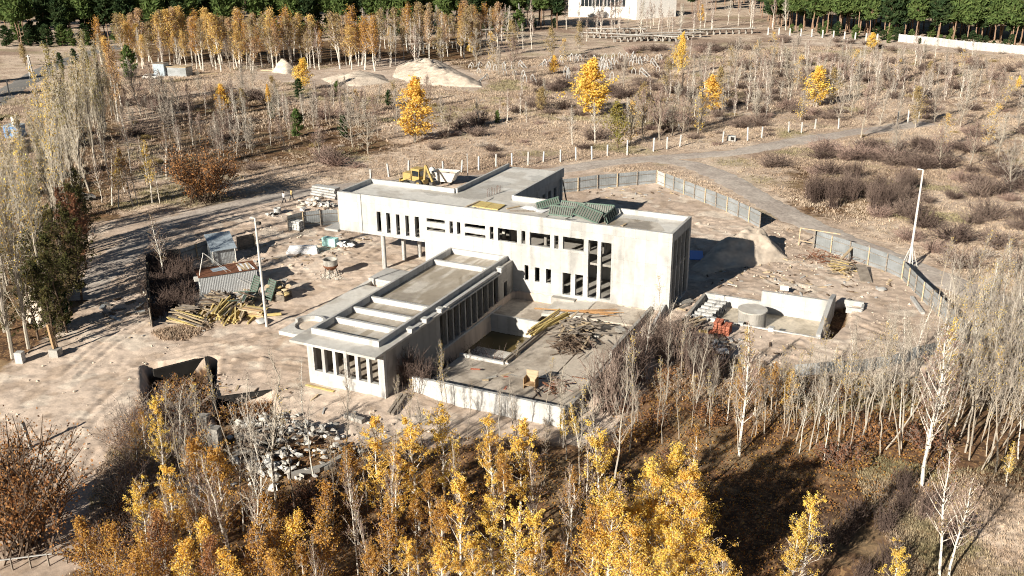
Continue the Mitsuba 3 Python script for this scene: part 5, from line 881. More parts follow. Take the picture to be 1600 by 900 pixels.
# ------------------------------------------------------------------ trees, shrubs, grass
def skeleton(rng, h, r0, n1, start, up0, up1, reach, n2, n3, lean=.03, bend=.25, wob=.012, shape=1.0, r_tw=.013, l2=.42, l3=.5):
    """trunk, branches and twigs as polylines with radii; up0/up1: angle from the vertical of low and high branches"""
    k = 9; t = np.linspace(0, 1, k)
    tr = np.stack([np.cumsum(rng.normal(0, wob, k)) * h * t ** .5 + lean * h * t ** 1.5 * rng.uniform(-1, 1), np.cumsum(rng.normal(0, wob, k)) * h * t ** .5 + lean * h * t ** 1.5 * rng.uniform(-1, 1), t * h], 1); tr[0, :2] = 0
    rt = r0 * (1 - t) ** .85 + .018
    u = np.sort(start + (.985 - start) * rng.random(n1) ** .9)
    base = np.stack([np.interp(u, t, tr[:, c]) for c in range(3)], 1); rb = np.interp(u, t, rt)
    v = (u - start) / (1 - start); az = np.arange(n1) * 2.4 + rng.normal(0, .5, n1); ang = up0 + (up1 - up0) * v + rng.normal(0, .13, n1)
    L = reach * h * (np.clip((1 - v) * 1.25, .12, 1) ** shape) * (.55 + .45 * np.clip(v * 4, 0, 1)) * rng.uniform(.6, 1.15, n1)
    d = np.stack([np.sin(ang) * np.cos(az), np.sin(ang) * np.sin(az), np.cos(ang)], 1)
    s = np.linspace(0, 1, 4)[None, :, None]
    P1 = base[:, None] + d[:, None] * L[:, None, None] * s + np.array([0, 0, 1.]) * bend * (L[:, None, None] * s ** 2) + rng.normal(0, .035, (n1, 4, 3)) * L[:, None, None] * s
    R1 = np.clip(rb * .42, r_tw * 1.3, None)[:, None] * (1 - .72 * s[:, :, 0])
    def sub(P, L, n, frac, lo, sp, up):
        i = np.repeat(np.arange(len(P)), n); q = rng.uniform(lo, 1, len(i)); kk = P.shape[1] - 1; a = np.minimum((q * kk).astype(int), kk - 1); f = (q * kk - a)[:, None]
        b = P[i, a] * (1 - f) + P[i, a + 1] * f; dd = P[i, -1] - P[i, 0]; dd /= np.linalg.norm(dd, axis=1, keepdims=True) + 1e-9
        e = dd * .8 + rng.normal(0, sp, (len(i), 3)) + [0, 0, up]; e /= np.linalg.norm(e, axis=1, keepdims=True); l = L[i] * frac * rng.uniform(.5, 1.2, len(i))
        return b, e, l
    b, e, l = sub(P1, L, n2, l2, .2, .5, .15); s3 = np.linspace(0, 1, 3)[None, :, None]
    P2 = b[:, None] + e[:, None] * l[:, None, None] * s3 + rng.normal(0, .05, (len(b), 3, 3)) * l[:, None, None] * s3; R2 = np.full((len(b), 3), r_tw) * (1 - .45 * s3[:, :, 0])
    P3 = R3 = None
    if n3:
        b, e, l = sub(P2, l, n3, l3, .2, .5, .1); P3 = np.stack([b, b + e * l[:, None]], 1); R3 = np.tile(np.array([[r_tw * .75, r_tw * .45]]), (len(b), 1))
    return (tr, rt), (P1, R1), (P2, R2), (P3, R3)
def leaves(pts, size, rng, drop=.0):
    n = len(pts); a = rng.normal(size=(n, 3)); a /= np.linalg.norm(a, axis=1, keepdims=True); b = np.cross(a, rng.normal(size=(n, 3))); b /= np.linalg.norm(b, axis=1, keepdims=True)
    s = size * rng.uniform(.6, 1.25, (n, 1)); v = np.stack([pts - a * s * .62, pts + b * s * .42, pts + a * s * .62, pts - b * s * .42], 1).reshape(-1, 3)
    o = np.arange(n)[:, None] * 4; return v, np.vstack([o + [0, 1, 2], o + [0, 2, 3]])
def on_twigs(Ps, n, rng, jit, lo=0.0):
    P = Ps[rng.integers(0, len(Ps), n)]; q = rng.uniform(lo, 1, (n, 1)); k = P.shape[1] - 1; a = np.minimum((q[:, 0] * k).astype(int), k - 1); f = q * k - a[:, None]; i = np.arange(n)
    return P[i, a] * (1 - f) + P[i, a + 1] * f + rng.normal(0, jit, (n, 3))
PROTO = {}
def proto(kind, parts):
    """parts: {name: (mesh, material)}; a shape group whose entries are the parts"""
    key = 'grove_%s_%d' % (kind, len(PROTO.setdefault(kind, [])))
    scene[key] = {'type': 'shapegroup', **{n: mikit.ply(m, mat) for n, (m, mat) in parts.items()}}
    PROTO[kind].append(key)
def tree(kind, rng, h, r0, bark, twig, leaf=None, nl=0, ls=.1, lz=0.0, jit=.10, twig3=True, sides=5, clump_=0.0, **kw):
    (tr, rt), (P1, R1), (P2, R2), (P3, R3) = skeleton(rng, h, r0, **kw)
    trunk = cat([tubes(tr[None], rt[None], sides + 1), tubes(P1, R1, 3)])
    tw = [tubes(P2, R2, 3)] + ([tubes(P3, R3, 3)] if P3 is not None else [])
    parts = {'trunk': (trunk, bark), 'crown': (cat(tw), twig)}
    if leaf:
        src = P3 if P3 is not None else P2; p = on_twigs(src, int(nl), rng, jit)
        if clump_: p = p[meshkit.noise(p * clump_, int(nl)) > .345 + .13 * rng.random(len(p))]
        if lz: p = p[(p[:, 2] > h * lz) | (rng.random(len(p)) < .12)]
        parts['foliage'] = (leaves(p, ls, rng), leaf)
    proto(kind, parts)
vr = np.random.default_rng(5)
for i, lf in enumerate(('leaf_gold', 'leaf_yellow', 'leaf_gold', 'leaf_amber', 'leaf_yellow', 'leaf_gold')):
    tree('gold_birch', vr, 9.0, .10, 'bark_white', 'twig_brown', lf, (7600, 6000, 8200, 6600, 5000, 7600)[i], .09, clump_=1.3, jit=.07, n1=46, start=.30, up0=.95, up1=.55, reach=.20, n2=5, n3=3, shape=.36, bend=.2)
for i in range(2): tree('full_birch', vr, 9.0, .10, 'bark_white', 'twig_brown', ('leaf_gold', 'leaf_yellow')[i], 8600, .09, clump_=1.1, jit=.10, n1=60, start=.18, up0=1.0, up1=.5, reach=.24, n2=5, n3=3, shape=.4, bend=.2)
for i in range(3): tree('sparse_birch', vr, 9.0, .085, 'bark_white', 'twig_brown', ('leaf_gold', 'leaf_amber', 'leaf_yellow')[i], 1500, .10, n1=38, start=.25, up0=.85, up1=.35, reach=.17, n2=5, n3=3, shape=.5, bend=.2)
for i in range(4): tree('rust_tree', vr, 6.0, .07, 'bark_pale', 'twig_red', ('leaf_amber', 'leaf_amber', 'leaf_rust', 'leaf_gold')[i], 2300, .10, n1=40, start=.10, up0=.8, up1=.4, reach=.26, n2=5, n3=3, shape=.5)
for i in range(7): tree('bare_aspen', vr, 12.0, .07 + .016 * (i % 3), ('bark_pale', 'bark_grey', 'bark_pale', 'bark_grey', 'bark_white', 'bark_pale', 'bark_grey')[i], ('twig_pale', 'twig_grey')[i % 2], (None, 'leaf_yellow', None, 'leaf_straw', None, None, 'leaf_yellow')[i], 140, .10, n1=26, start=.36, up0=.8, up1=.4, reach=.17, n2=6, n3=2, lean=.11, wob=.022, shape=.6, bend=.35, r_tw=.0135)
for i in range(3): tree('bare_birch', vr, 11.0, .10, 'bark_white', 'twig_red', 'leaf_straw', 260, .12, n1=40, start=.25, up0=.8, up1=.35, reach=.2, n2=6, n3=3, lean=.06, shape=.6, r_tw=.016)
for i in range(4): tree('poplar', vr, 17.0, .17, 'bark_pale', 'twig_poplar', ('leaf_straw', 'leaf_yellow', 'leaf_olive', 'leaf_straw')[i], (900, 700, 1300, 500)[i], .16, lz=.5, n1=72, start=.10, up0=.40, up1=.2, reach=.20, n2=5, n3=3, lean=.06, shape=.45, bend=.25, r_tw=.018)
for i in range(4): tree('dark_leaf_tree', vr, 9.0, .12, 'bark_brown', 'twig_brown', ('leaf_dark', 'leaf_maroon', 'leaf_dark', 'leaf_dark')[i], (3000, 2400, 3400, 2600)[i], .17, n1=44, start=.12, up0=.95, up1=.4, reach=.27, n2=5, n3=3, shape=.5)
for i, lf in enumerate(('leaf_far', 'leaf_amber', 'leaf_far', 'leaf_straw', 'leaf_pink')):
    tree('far_birch', vr, 14.0, .19, 'bark_white', 'twig_red', lf, (2100, 1500, 1700, 1400, 1500)[i], .23, lz=.34, jit=.3, n1=44, start=.28, up0=.7, up1=.3, reach=.20, n2=7, n3=2, shape=.42, r_tw=.026)
for i in range(3): tree('far_bare', vr, 12.0, .15, 'bark_white', ('twig_red', 'twig_pale', 'twig_red')[i], None, n1=42, start=.22, up0=.75, up1=.3, reach=.2, n2=7, n3=2, shape=.5, r_tw=.026, lean=.06)
for i, lf in enumerate(('leaf_yellow', 'leaf_gold', 'leaf_yellow')): tree('yellow_tree', vr, 9.0, .13, 'bark_pale', 'twig_brown', lf, (5200, 4400, 3400)[i], .25, jit=.2, n1=60, start=.02, up0=1.0, up1=.35, reach=.36, n2=5, n3=2, shape=.8, r_tw=.02)
for i in range(2): tree('olive_tree', vr, 7.0, .12, 'bark_brown', 'twig_pale', ('leaf_olive', 'leaf_straw')[i], 2600, .2, jit=.2, n1=46, start=.06, up0=1.0, up1=.4, reach=.36, n2=5, n3=2, shape=.6, r_tw=.018)
for i in range(4): tree('pale_topped', vr, 8.0, .09, 'bark_pale', 'twig_grey', ('leaf_straw', 'leaf_far', 'leaf_yellow', 'leaf_straw')[i], (1500, 900, 800, 2200)[i], .2, clump_=.6, jit=.2, n1=50, start=.08, up0=.8, up1=.3, reach=.33, n2=5, n3=2, shape=.6, r_tw=.02)
for i in range(4): tree('field_bare', vr, 8.0, .085, ('bark_pale', 'bark_grey')[i % 2], ('twig_grey', 'twig_red', 'twig_grey', 'twig_pale')[i], None, n1=44, start=.06, up0=.75, up1=.25, reach=.36, n2=6, n3=3, shape=.7, r_tw=.02, lean=.1, wob=.02)
def pine(kind, rng, h, r0, start, wid, n, mat, blades=9, bl=.55):
    k = 6; t = np.linspace(0, 1, k); tr = np.stack([rng.normal(0, .01, k) * h, rng.normal(0, .01, k) * h, t * h], 1); tr[0, :2] = 0; rt = r0 * (1 - .85 * t) + .02
    u = start + (1 - start) * np.sort(rng.random(n)); v = (u - start) / (1 - start); az = rng.random(n) * 2 * np.pi
    L = wid * h * np.clip(1.15 * (1 - v) ** .62 * (.45 + .55 * np.minimum(1, v * 3.5)), .05, 1) * rng.uniform(.55, 1.15, n); rise = rng.uniform(-.05, .35, n) + .5 * v
    b = np.stack([np.interp(u, t, tr[:, 0]), np.interp(u, t, tr[:, 1]), u * h], 1); e = b + np.stack([np.cos(az) * L, np.sin(az) * L, rise * L], 1)
    br = tubes(np.stack([b, (b + e) / 2 - [0, 0, .05], e], 1), np.tile([[.05, .04, .025]], (n, 1)) * h / 16, 3)
    c = np.repeat(np.arange(n), blades); q = rng.uniform(.35, 1.08, len(c))[:, None]; p = b[c] + (e[c] - b[c]) * q + rng.normal(0, .026 * h, (len(c), 3)) * [1, 1, .28]
    dd = (e[c] - b[c]); dd /= np.linalg.norm(dd, axis=1, keepdims=True) + 1e-9; dd = dd * .6 + rng.normal(0, .55, (len(c), 3)) + [0, 0, .35]; dd /= np.linalg.norm(dd, axis=1, keepdims=True)
    s = np.cross(dd, rng.normal(size=dd.shape)); s /= np.linalg.norm(s, axis=1, keepdims=True); l = bl * h / 16 * rng.uniform(.6, 1.3, (len(c), 1))
    vv = np.stack([p - dd * l * .5, p + s * l * .17, p + dd * l * .75, p - s * l * .17], 1).reshape(-1, 3); o = np.arange(len(c))[:, None] * 4
    proto(kind, {'trunk': (cat([tubes(tr[None], rt[None], 6), br]), 'bark_pine'), 'crown': ((vv, np.vstack([o + [0, 1, 2], o + [0, 2, 3]])), mat)})
for i in range(5): pine('forest_pine', vr, 18.0, .24, (.42, .36, .48, .40, .30)[i], .21, 130, ('needle_green', 'needle_dark', 'needle_green', 'needle_green', 'needle_dark')[i], 16, 1.35)
for i in range(2): pine('young_pine', vr, 6.0, .10, .06, .30, 90, ('needle_green', 'needle_dark')[i], 26, 1.3)
def shrub(kind, rng, h, n, spread, twig, leaf=None, nl=0, ls=.1, r=.018, n2=4):
    az = rng.random(n) * 2 * np.pi; ti = spread * np.sqrt(rng.random(n)); L = h * rng.uniform(.6, 1.05, n); d = np.stack([np.sin(ti) * np.cos(az), np.sin(ti) * np.sin(az), np.cos(ti)], 1)
    s = np.linspace(0, 1, 4)[None, :, None]; b = np.stack([rng.normal(0, .12 * h, n), rng.normal(0, .12 * h, n), np.full(n, -.08)], 1)
    P1 = b[:, None] + d[:, None] * L[:, None, None] * s + rng.normal(0, .05, (n, 4, 3)) * L[:, None, None] * s; R1 = r * (1.2 - .7 * s[:, :, 0]) * np.ones((n, 1))
    i = np.repeat(np.arange(n), n2); q = rng.uniform(.3, 1, len(i)); a = np.minimum((q * 3).astype(int), 2); f = (q * 3 - a)[:, None]; bb = P1[i, a] * (1 - f) + P1[i, a + 1] * f
    e = d[i] + rng.normal(0, .5, (len(i), 3)); e /= np.linalg.norm(e, axis=1, keepdims=True); l = L[i] * rng.uniform(.18, .4, len(i)); P2 = np.stack([bb, bb + e * l[:, None]], 1)
    parts = {'stems': (cat([tubes(P1, R1, 3), tubes(P2, np.tile([[r * .65, r * .4]], (len(i), 1)), 3)]), twig)}
    if leaf: parts['foliage'] = (leaves(on_twigs(P2, nl, rng, .05 * h), ls, rng), leaf)
    proto(kind, parts)
for i in range(5): shrub('bare_shrub', vr, 2.0, 75, 1.0, ('twig_brown', 'twig_dark', 'twig_red', 'twig_dark', 'twig_brown')[i], n2=6, r=.026)
for i in range(3): shrub('rust_shrub', vr, 1.8, 46, .9, 'twig_brown', ('leaf_rust', 'leaf_maroon', 'leaf_litter')[i], 700, .13)
for i in range(2): shrub('thicket_shrub', vr, 3.2, 70, .32, ('twig_brown', 'twig_dark')[i], n2=4, r=.024)
for i in range(4): shrub('scrub_tuft', vr, 1.0, 46, 1.15, ('twig_brown', 'twig_grey', 'leaf_straw', 'twig_red')[i], n2=4, r=.022)
for i in range(3): shrub('pit_brush', vr, 2.6, 34, .7, ('twig_red', 'twig_grey', 'twig_brown')[i], ('leaf_amber', None, 'leaf_rust')[i], 160, .09, .016, 5)
shrub('oak_bush', vr, 4.6, 60, .72, 'bark_brown', 'leaf_rust', 6500, .095, .04, 7); shrub('oak_bush', vr, 4.6, 60, .72, 'bark_brown', 'leaf_rust', 5200, .13, .04, 7)

LANDMARK = [(n, p, r) for n, p, r in (('the terrace front wall', (-9.20, -24.64), 6), ('the rubble heaps', (-22.61, -36.59), 5), ('the dark pit', (-37.63, -33.07), 5), ('the open basin', (10.44, -2.58), 6), ('the low hall', (-24.27, -24.93), 6), ('the right metal fence', (26.98, 8.33), 6), ('the shaded hollow', (17.29, -25.02), 8), ('the bottom wire fence', (-27.26, -57.00), 6), ('the large sand ridge', (-112.01, 145.51), 18), ('the concrete portals', (-85.89, 182.94), 20), ('the big yellow tree', (-49.54, 103.83), 14), ('the orange birch', (-72.23, 65.98), 12), ('the long concrete wall', (23.19, 265.1), 22), ('the right lamp post', (21.94, 25.89), 10), ('the shrub thicket', (12.37, 55.96), 12), ('the concrete posts', (-18.53, 82.60), 12), ('the white hall', (-126.46, 336.0), 35), ('the grey hut', (-189.15, 115.42), 16), ('the oak bush', (-79.31, 14.98), 9), ('the dirt road', (-45.76, 50.58), 10), ('the sandy clearing', (-148.33, 127.92), 16), ('the blue kiosk', (-150.27, 36.77), 10), ('the left sand heap', (-64.36, -27.08), 7), ('the pale yellow tree', (-6.25, 133.48), 14), ('the left corner of the road', (-232.5, 108.11), 20), ('the blue roofed house', (-305.8, 264.5), 25), ('the yellow bush', (-7.42, 253.1), 18), ('the orange tree', (-87.81, 332.7), 20), ('the white trunked birch', (26.79, -23.01), 6), ('the twin stemmed birch', (28.60, -32.95), 6), ('the basin end wall', (16.25, -0.17), 5), ('the small yellow birch', (10.84, -12.41), 5))]
for k_, x_, y_ in PORT: labels[k_]['label'] = 'white gabled concrete portal ' + said_place(x_, y_, 'the concrete portals')
SHORT = {'gold_birch': 'golden birch', 'sparse_birch': 'yellow birch sapling', 'rust_leaved_tree': 'rust brown leafy tree', 'bare_sapling': 'thin leafless tree', 'bare_aspen': 'leafless aspen', 'pale_poplar': 'slim pale poplar', 'field_sapling': 'thin bare sapling', 'edge_pine': 'young edge pine', 'roadside_pine': 'dark roadside pine', 'front_bare': 'slim bare birch', 'far_sapling': 'bare grey sapling', 'scrub_tuft': 'low dry scrub tuft', 'faded_tree': 'half bare faded tree', 'dark_leafy_tree': 'dark leafy tree', 'leaning_bare_birch': 'thin bare birch', 'far_birch': 'gold topped birch', 'far_bare_birch': 'leafless pinkish birch', 'forest_pine': 'forest pine', 'field_bare_tree': 'pale leafless tree', 'bare_shrub': 'brown leafless shrub', 'thicket_shrub': 'upright thicket shrub', 'rust_shrub': 'rust undergrowth shrub', 'dark_brush': 'dark brown brush', 'terrace_brush': 'bare thin brush', 'yard_brush': 'dark brush added for shade', 'pit_brush': 'thin bare brush'}
TILT = {'bare_aspen': 3.5, 'sparse_birch': 4, 'bare_birch': 4, 'field_bare': 4}; PLANTED = []
def plant(kind, x, y, h, h0, name, label, cat_, group=None, var=None, wide=1.0, rng=vr):
    g = PROTO[kind]; key = g[int(rng.integers(len(g))) if var is None else var]; s = h / h0
    if group: label = '%s %s %s' % ('small' if h < .72 * h0 else 'tall' if h > 1.08 * h0 else 'mid-sized', SHORT.get(name, label), said_place(x, y))
    k = thing(name, label, cat_, group)
    if group: PLANTED.append((k, x, y))
    scene[k] = {'type': 'instance', 'to_world': TF().translate([float(x), float(y), gz(x, y) - .05]).rotate([float(rng.normal()), float(rng.normal()), 0.01], float(rng.normal(0, TILT.get(kind, 1.5)))).rotate([0, 0, 1], float(rng.uniform(0, 360))).scale([s * wide, s * wide, s]), 'group': {'type': 'ref', 'id': key}}
    return k
KEEP = unary_union([sbox(-45, -29, 1, 23), sbox(-19, -25, -1, 1), sbox(1.5, -1, 16.5, 10), LineString(TRACK_A).buffer(3.6), LineString(TRACK_B).buffer(3.6)])
shapely.prepare(KEEP)
def scatter(poly, n, rng, mind=0.0, dens=None, keep=True):
    poly = Polygon(poly); a, b, c, d = poly.bounds; out = []; shapely.prepare(poly); tries = 0
    while len(out) < n and tries < 60:
        q = np.stack([rng.uniform(a, c, 4 * n), rng.uniform(b, d, 4 * n)], 1); sh = shapely.points(q); ok = shapely.contains(poly, sh)
        if keep: ok &= ~shapely.contains(KEEP, sh)
        if dens is not None: ok &= rng.random(len(q)) < dens(q)
        for p in q[ok]:
            if mind == 0 or all((p[0] - o[0]) ** 2 + (p[1] - o[1]) ** 2 > mind ** 2 for o in out):
                out.append(p)
                if len(out) >= n: break
        tries += 1
    return out

# gold birches along the bottom edge
GOLD = [(-7.84, -43.69, 9.31, 0.00), (-5.68, -41.99, 9.25, 2.00), (-4.73, -39.70, 9.24, 1.00), (-4.48, -38.57, 5.53, 4.00), (-1.49, -38.57, 8.17, 0.00), (0.87, -38.77, 8.98, 2.00), (1.45, -48.29, 9.37, 5.00), (2.49, -46.08, 8.36, 1.00), (-0.01, -48.64, 7.79, 3.00), (4.50, -47.51, 8.16, 4.00), (6.24, -47.39, 8.78, 1.00), (7.01, -39.28, 9.65, 1.00), (9.41, -43.30, 8.87, 1.00), (11.18, -43.97, 7.68, 4.00), (13.38, -42.26, 9.52, 0.00), (12.61, -43.16, 7.90, 1.00), (15.19, -43.49, 6.86, 3.00), (-9.24, -44.67, 7.68, 3.00), (-6.65, -43.59, 6.90, 5.00), (-4.29, -42.60, 5.85, 3.00), (0.88, -41.12, 7.31, 3.00), (-1.41, -50.30, 6.09, 2.00), (-2.94, -51.66, 6.06, 3.00), (7.47, -47.20, 6.23, 3.00), (9.04, -46.27, 8.74, 3.00), (-18.89, -54.38, 7.69, 1.00), (-17.56, -53.58, 8.52, 0.00), (-16.97, -51.28, 9.27, 3.00), (-15.40, -51.01, 9.40, 3.00), (20.76, -40.02, 7.69, 4.00), (20.33, -40.83, 6.38, 4.00), (-3.00, -46.50, 6.12, 3.00), (3.33, -49.66, 7.14, 0.00), (1.81, -51.00, 7.09, 5.00), (6.11, -49.01, 6.63, 0.00), (-7.96, -52.30, 4.97, 3.00), (-9.08, -54.13, 4.91, 3.00), (26.00, -39.48, 5.75, 1.00)]
for i, (x, y, h, v) in enumerate(GOLD):
    plant('gold_birch', x, y, h, 9.0, 'gold_birch', 'slender birch with golden autumn leaves in the stand along the bottom edge', 'birch tree', 'gold birches along the bottom edge', int(v), 1.0)
for x, y, h, lab in ((*(-24.88, -47.40, 8.90), 'thin leaning birch with a bright yellow tuft left of the dark pit'),): plant('gold_birch', x, y, h, 9.0, 'yellow_tufted_birch', lab, 'birch tree', None, 4, .75)
for x, y, h, lab, v in ((*(11.43, -31.40, 6.40), 'thin birch with sparse rusty leaves right of the terrace', 1), (*(5.91, -41.16, 7.72), 'thin reddish brown birch between the gold birches at the bottom centre', 1), (*(0.67, -26.83, 4.08), 'small yellow leaved birch at the front corner of the terrace wall', 2), (*(10.84, -12.41, 5.59), 'small birch with fading yellow top in front of the basin rail', 2), (*(27.39, -10.32, 8.34), 'white trunked birch with a few yellow leaves in the right bare wood', 2), (*(32.46, -20.36, 3.83), 'leaning yellow leaved birch at the right edge', 2), (*(-8.45, -11.80, 2.79), 'thin yellow leaved birch growing beside the yellow beams on the terrace', 2)):
    plant('sparse_birch', x, y, h, 9.0, 'sparse_birch', lab, 'birch tree', None, v)
for x, y, h, v in [(-0.55, -27.35, 3.61, 2.00), (-0.20, -26.13, 2.44, 1.00), (-7.40, -12.61, 2.76, 1.00), (-32.89, -41.84, 3.67, 1.00), (-32.03, -43.58, 3.61, 1.00)]: plant('sparse_birch', x, y, h, 9.0, 'sparse_birch', 'small yellow leaved birch sapling near the terrace or the dark pit', 'birch tree', 'yellow saplings in front of the building', int(v), 1.3)
RUST = [(-20.28, -57.91, 6.16), (-17.98, -57.73, 6.11), (-15.93, -57.07, 6.34), (-13.89, -56.43, 6.34), (-12.31, -55.25, 6.60), (-10.62, -54.16, 6.85), (-14.66, -53.84, 6.27), (-16.48, -55.40, 6.93), (-11.61, -50.37, 6.64), (-9.14, -51.45, 6.50), (-7.19, -51.27, 6.45), (-10.76, -55.21, 6.09), (-15.72, -58.87, 6.23), (-7.57, -54.74, 6.25), (-8.80, -48.37, 6.68), (13.10, -17.27, 4.27), (14.15, -15.82, 4.30), (15.47, -17.00, 4.83), (11.80, -18.71, 4.85), (7.92, -45.12, 5.40), (-4.06, -48.45, 6.52), (-19.54, -50.40, 4.01), (-18.58, -48.18, 4.60), (-20.67, -51.72, 3.72), (-13.67, -49.89, 5.22)]
for x, y, h in RUST: plant('rust_tree', x, y, h, 6.0, 'rust_leaved_tree', 'bushy young tree with rust brown leaves in the lower wood', 'tree', 'rust leaved young trees in the lower wood')
# bare thin trees
for x, y, h in [(-14.02, -39.06, 11.18), (-17.02, -39.58, 10.16), (-14.40, -47.12, 14.79), (-14.71, -48.97, 14.32), (-9.79, -31.67, 8.58), (-3.38, -30.12, 6.75), (3.67, -34.18, 10.25), (5.99, -33.22, 12.25), (4.10, -32.21, 10.67), (-20.46, -46.43, 8.69), (-22.50, -47.31, 8.71), (-22.36, -45.40, 9.90), (-17.42, -47.46, 11.01), (-15.70, -43.74, 10.81), (-10.55, -45.98, 9.40), (-10.78, -41.16, 8.76), (-9.60, -37.08, 9.02), (-13.54, -32.75, 6.61), (-8.50, -29.54, 5.46), (0.21, -32.98, 6.77), (-12.72, -25.42, 6.98), (-17.14, -23.11, 3.65), (-13.73, -18.59, 5.38), (-11.14, -15.38, 5.44), (-1.19, -26.55, 7.75), (4.30, -24.19, 9.99), (-24.71, -40.59, 8.46), (-30.22, -40.72, 7.21), (-32.53, -40.59, 7.87), (-18.94, -50.08, 10.81), (-12.86, -50.20, 12.91), (-11.93, -51.97, 11.28), (-10.55, -33.53, 7.06), (-11.02, -38.58, 7.34), (-5.96, -28.53, 6.04), (0.43, -29.00, 7.55), (-3.71, -24.24, 6.18), (-4.26, -28.91, 7.13)]:
    plant('bare_aspen', x, y, h, 12.0, 'bare_sapling', 'thin leafless tree standing in front of the building', 'tree', 'thin leafless trees in front of the building', None, .8)
for x, y, h, lab in ((*(26.79, -23.01, 13.15), 'white trunked bare birch, tallest in the right bare wood'), (*(28.60, -32.95, 9.60), 'twin stemmed bare white birch at the bottom right'), (*(13.24, -23.59, 10.80), 'bare white birch at the left end of the right bare wood'), (*(-15.09, -51.18, 10.33), 'bare forked white birch among the rust trees at the bottom left'), (*(-59.14, -13.44, 8.64), 'bare white birch at the shaded left edge of the yard')):
    plant('bare_birch', x, y, h, 11.0, 'bare_birch', lab, 'birch tree')
plant('bare_birch', *(29.15, -33.05, 8.20), 11.0, 'bare_birch', 'second bare white birch stem beside the twin stemmed one at the bottom right', 'birch tree')
def clump2(q): return sst(.44, .6, meshkit.fbm(np.column_stack([q * .03, 0 * q[:, 0]]), 3, 5)) + .05
def wood_h(p, rng):
    """the wood is low in front of the basin and grows taller towards the right edge"""
    return rng.uniform(4.6, 7.4) + 3.2 * float(sst(15, 26, p[0] - .25 * (p[1] + 20)))
WOODPOLY = [(-0.84, -17.71), (-0.23, -11.56), (0.59, -5.08), (4.88, -9.43), (9.76, -17.28), (13.90, -15.91), (18.24, -9.29), (25.04, -6.41), (29.00, 0.75), (36.08, 4.03), (39.62, -5.10), (37.03, -19.25), (33.68, -18.01), (29.29, -19.92), (24.70, -20.01), (19.25, -22.36), (14.67, -21.95), (11.75, -24.82), (7.29, -24.14), (4.65, -29.16), (0.05, -26.02)]
for p in scatter(WOODPOLY, 190, vr, .8, lambda q: .22 + .78 * sst(4, 11, q[:, 0] - .25 * (q[:, 1] + 20))):
    plant('bare_aspen', p[0], p[1], wood_h(p, vr), 12.0, 'bare_aspen', 'tall leafless aspen in the dense bare wood at the right', 'aspen tree', 'leafless aspens at the right', None, .85)
for p in scatter([(24.24, 12.87), (36.95, 27.39), (42.59, 7.04), (31.77, -3.56), (28.34, 3.69)], 60, vr, .9):
    plant('bare_aspen', p[0], p[1], vr.uniform(6.0, 10.0), 12.0, 'bare_aspen', 'tall leafless aspen in the dense bare wood at the right', 'aspen tree', 'leafless aspens at the right', None, .9)
# poplars and dark trees at the left
for x, y, h in [(-58.67, -34.76, 21.62), (-59.04, -32.56, 19.46), (-64.93, -30.86, 21.40), (-66.73, -24.29, 19.02), (-70.86, -24.01, 20.37), (-76.06, -17.60, 19.28), (-79.12, -11.67, 19.35), (-91.16, -2.66, 21.03), (-86.52, -3.81, 18.93), (-92.48, 3.59, 20.92), (-103.29, 11.04, 20.89), (-100.87, 12.11, 22.32), (-114.56, 25.50, 20.82), (-117.06, 29.91, 18.58), (-77.27, -20.33, 14.49), (-74.40, -23.43, 15.58), (-84.70, -12.62, 16.32), (-113.86, 18.03, 17.48), (-119.30, 26.07, 16.69), (-111.23, 12.01, 14.33), (-133.78, 44.14, 19.80), (-129.71, 29.86, 14.45), (-148.61, 55.66, 18.63), (-151.33, 62.60, 17.13), (-142.35, 43.51, 14.41)]:
    plant('poplar', x, y, h, 17.0, 'pale_poplar', 'tall slim pale poplar in the row at the left edge', 'poplar tree', 'pale poplars at the left edge', None, .9)
for p in scatter([(-60.56, -35.55), (-74.60, -19.25), (-117.14, 27.06), (-144.10, 57.80), (-164.69, 69.90), (-129.16, 30.12), (-98.77, 0.77), (-86.10, -14.44)], 40, vr, 1.6): plant('poplar', p[0], p[1], vr.uniform(11, 17), 17.0, 'pale_poplar', 'tall slim pale poplar in the row at the left edge', 'poplar tree', 'pale poplars at the left edge', None, 1.0)
for x, y, h, v in [(-63.68, -26.79, 6.07, 2.00), (-65.74, -27.64, 6.08, 0.00), (-61.32, -32.70, 6.50, 2.00), (-74.22, -19.09, 6.59, 2.00), (-62.39, -24.42, 6.89, 2.00), (-89.65, 1.14, 7.24, 0.00), (-80.34, -12.16, 6.13, 2.00), (-75.36, -19.55, 5.79, 0.00), (-83.80, -5.59, 7.32, 0.00), (-64.96, -23.57, 8.49, 0.00), (-67.97, -18.72, 9.62, 3.00), (-58.48, -28.18, 8.78, 0.00), (-60.14, -28.87, 8.08, 0.00), (-72.06, -13.70, 9.22, 1.00), (-76.43, -9.34, 8.30, 2.00), (-60.08, -30.54, 7.99, 0.00), (-76.49, -11.87, 9.03, 1.00), (-64.16, -21.28, 9.35, 0.00), (-71.18, -17.87, 8.97, 3.00), (-69.62, -21.48, 8.74, 3.00), (-84.75, -3.12, 6.52, 2.00), (-56.17, -31.36, 6.44, 3.00)]: plant('dark_leaf_tree', x, y, h, 9.0, 'dark_leafy_tree', 'dense dark olive and maroon leaved tree in the clump at the left', 'tree', 'dark leafy trees at the left', int(v), 1.05)
plant('young_pine', *(-60.05, -27.44, 5.39), 6.0, 'dark_spruce', 'dark green spruce beside the sand heap at the left', 'spruce tree', None, 1, .9)
plant('oak_bush', *(-79.31, 14.98, 8.37), 4.6, 'oak_bush', 'large round rust red oak bush beside the dirt road', 'bush', None, 1, 1.0)
plant('oak_bush', *(-29.88, -55.96, 8.93), 4.6, 'oak_bush', 'large brown leaved oak bush in the bottom left corner', 'bush', None, 0, .8)
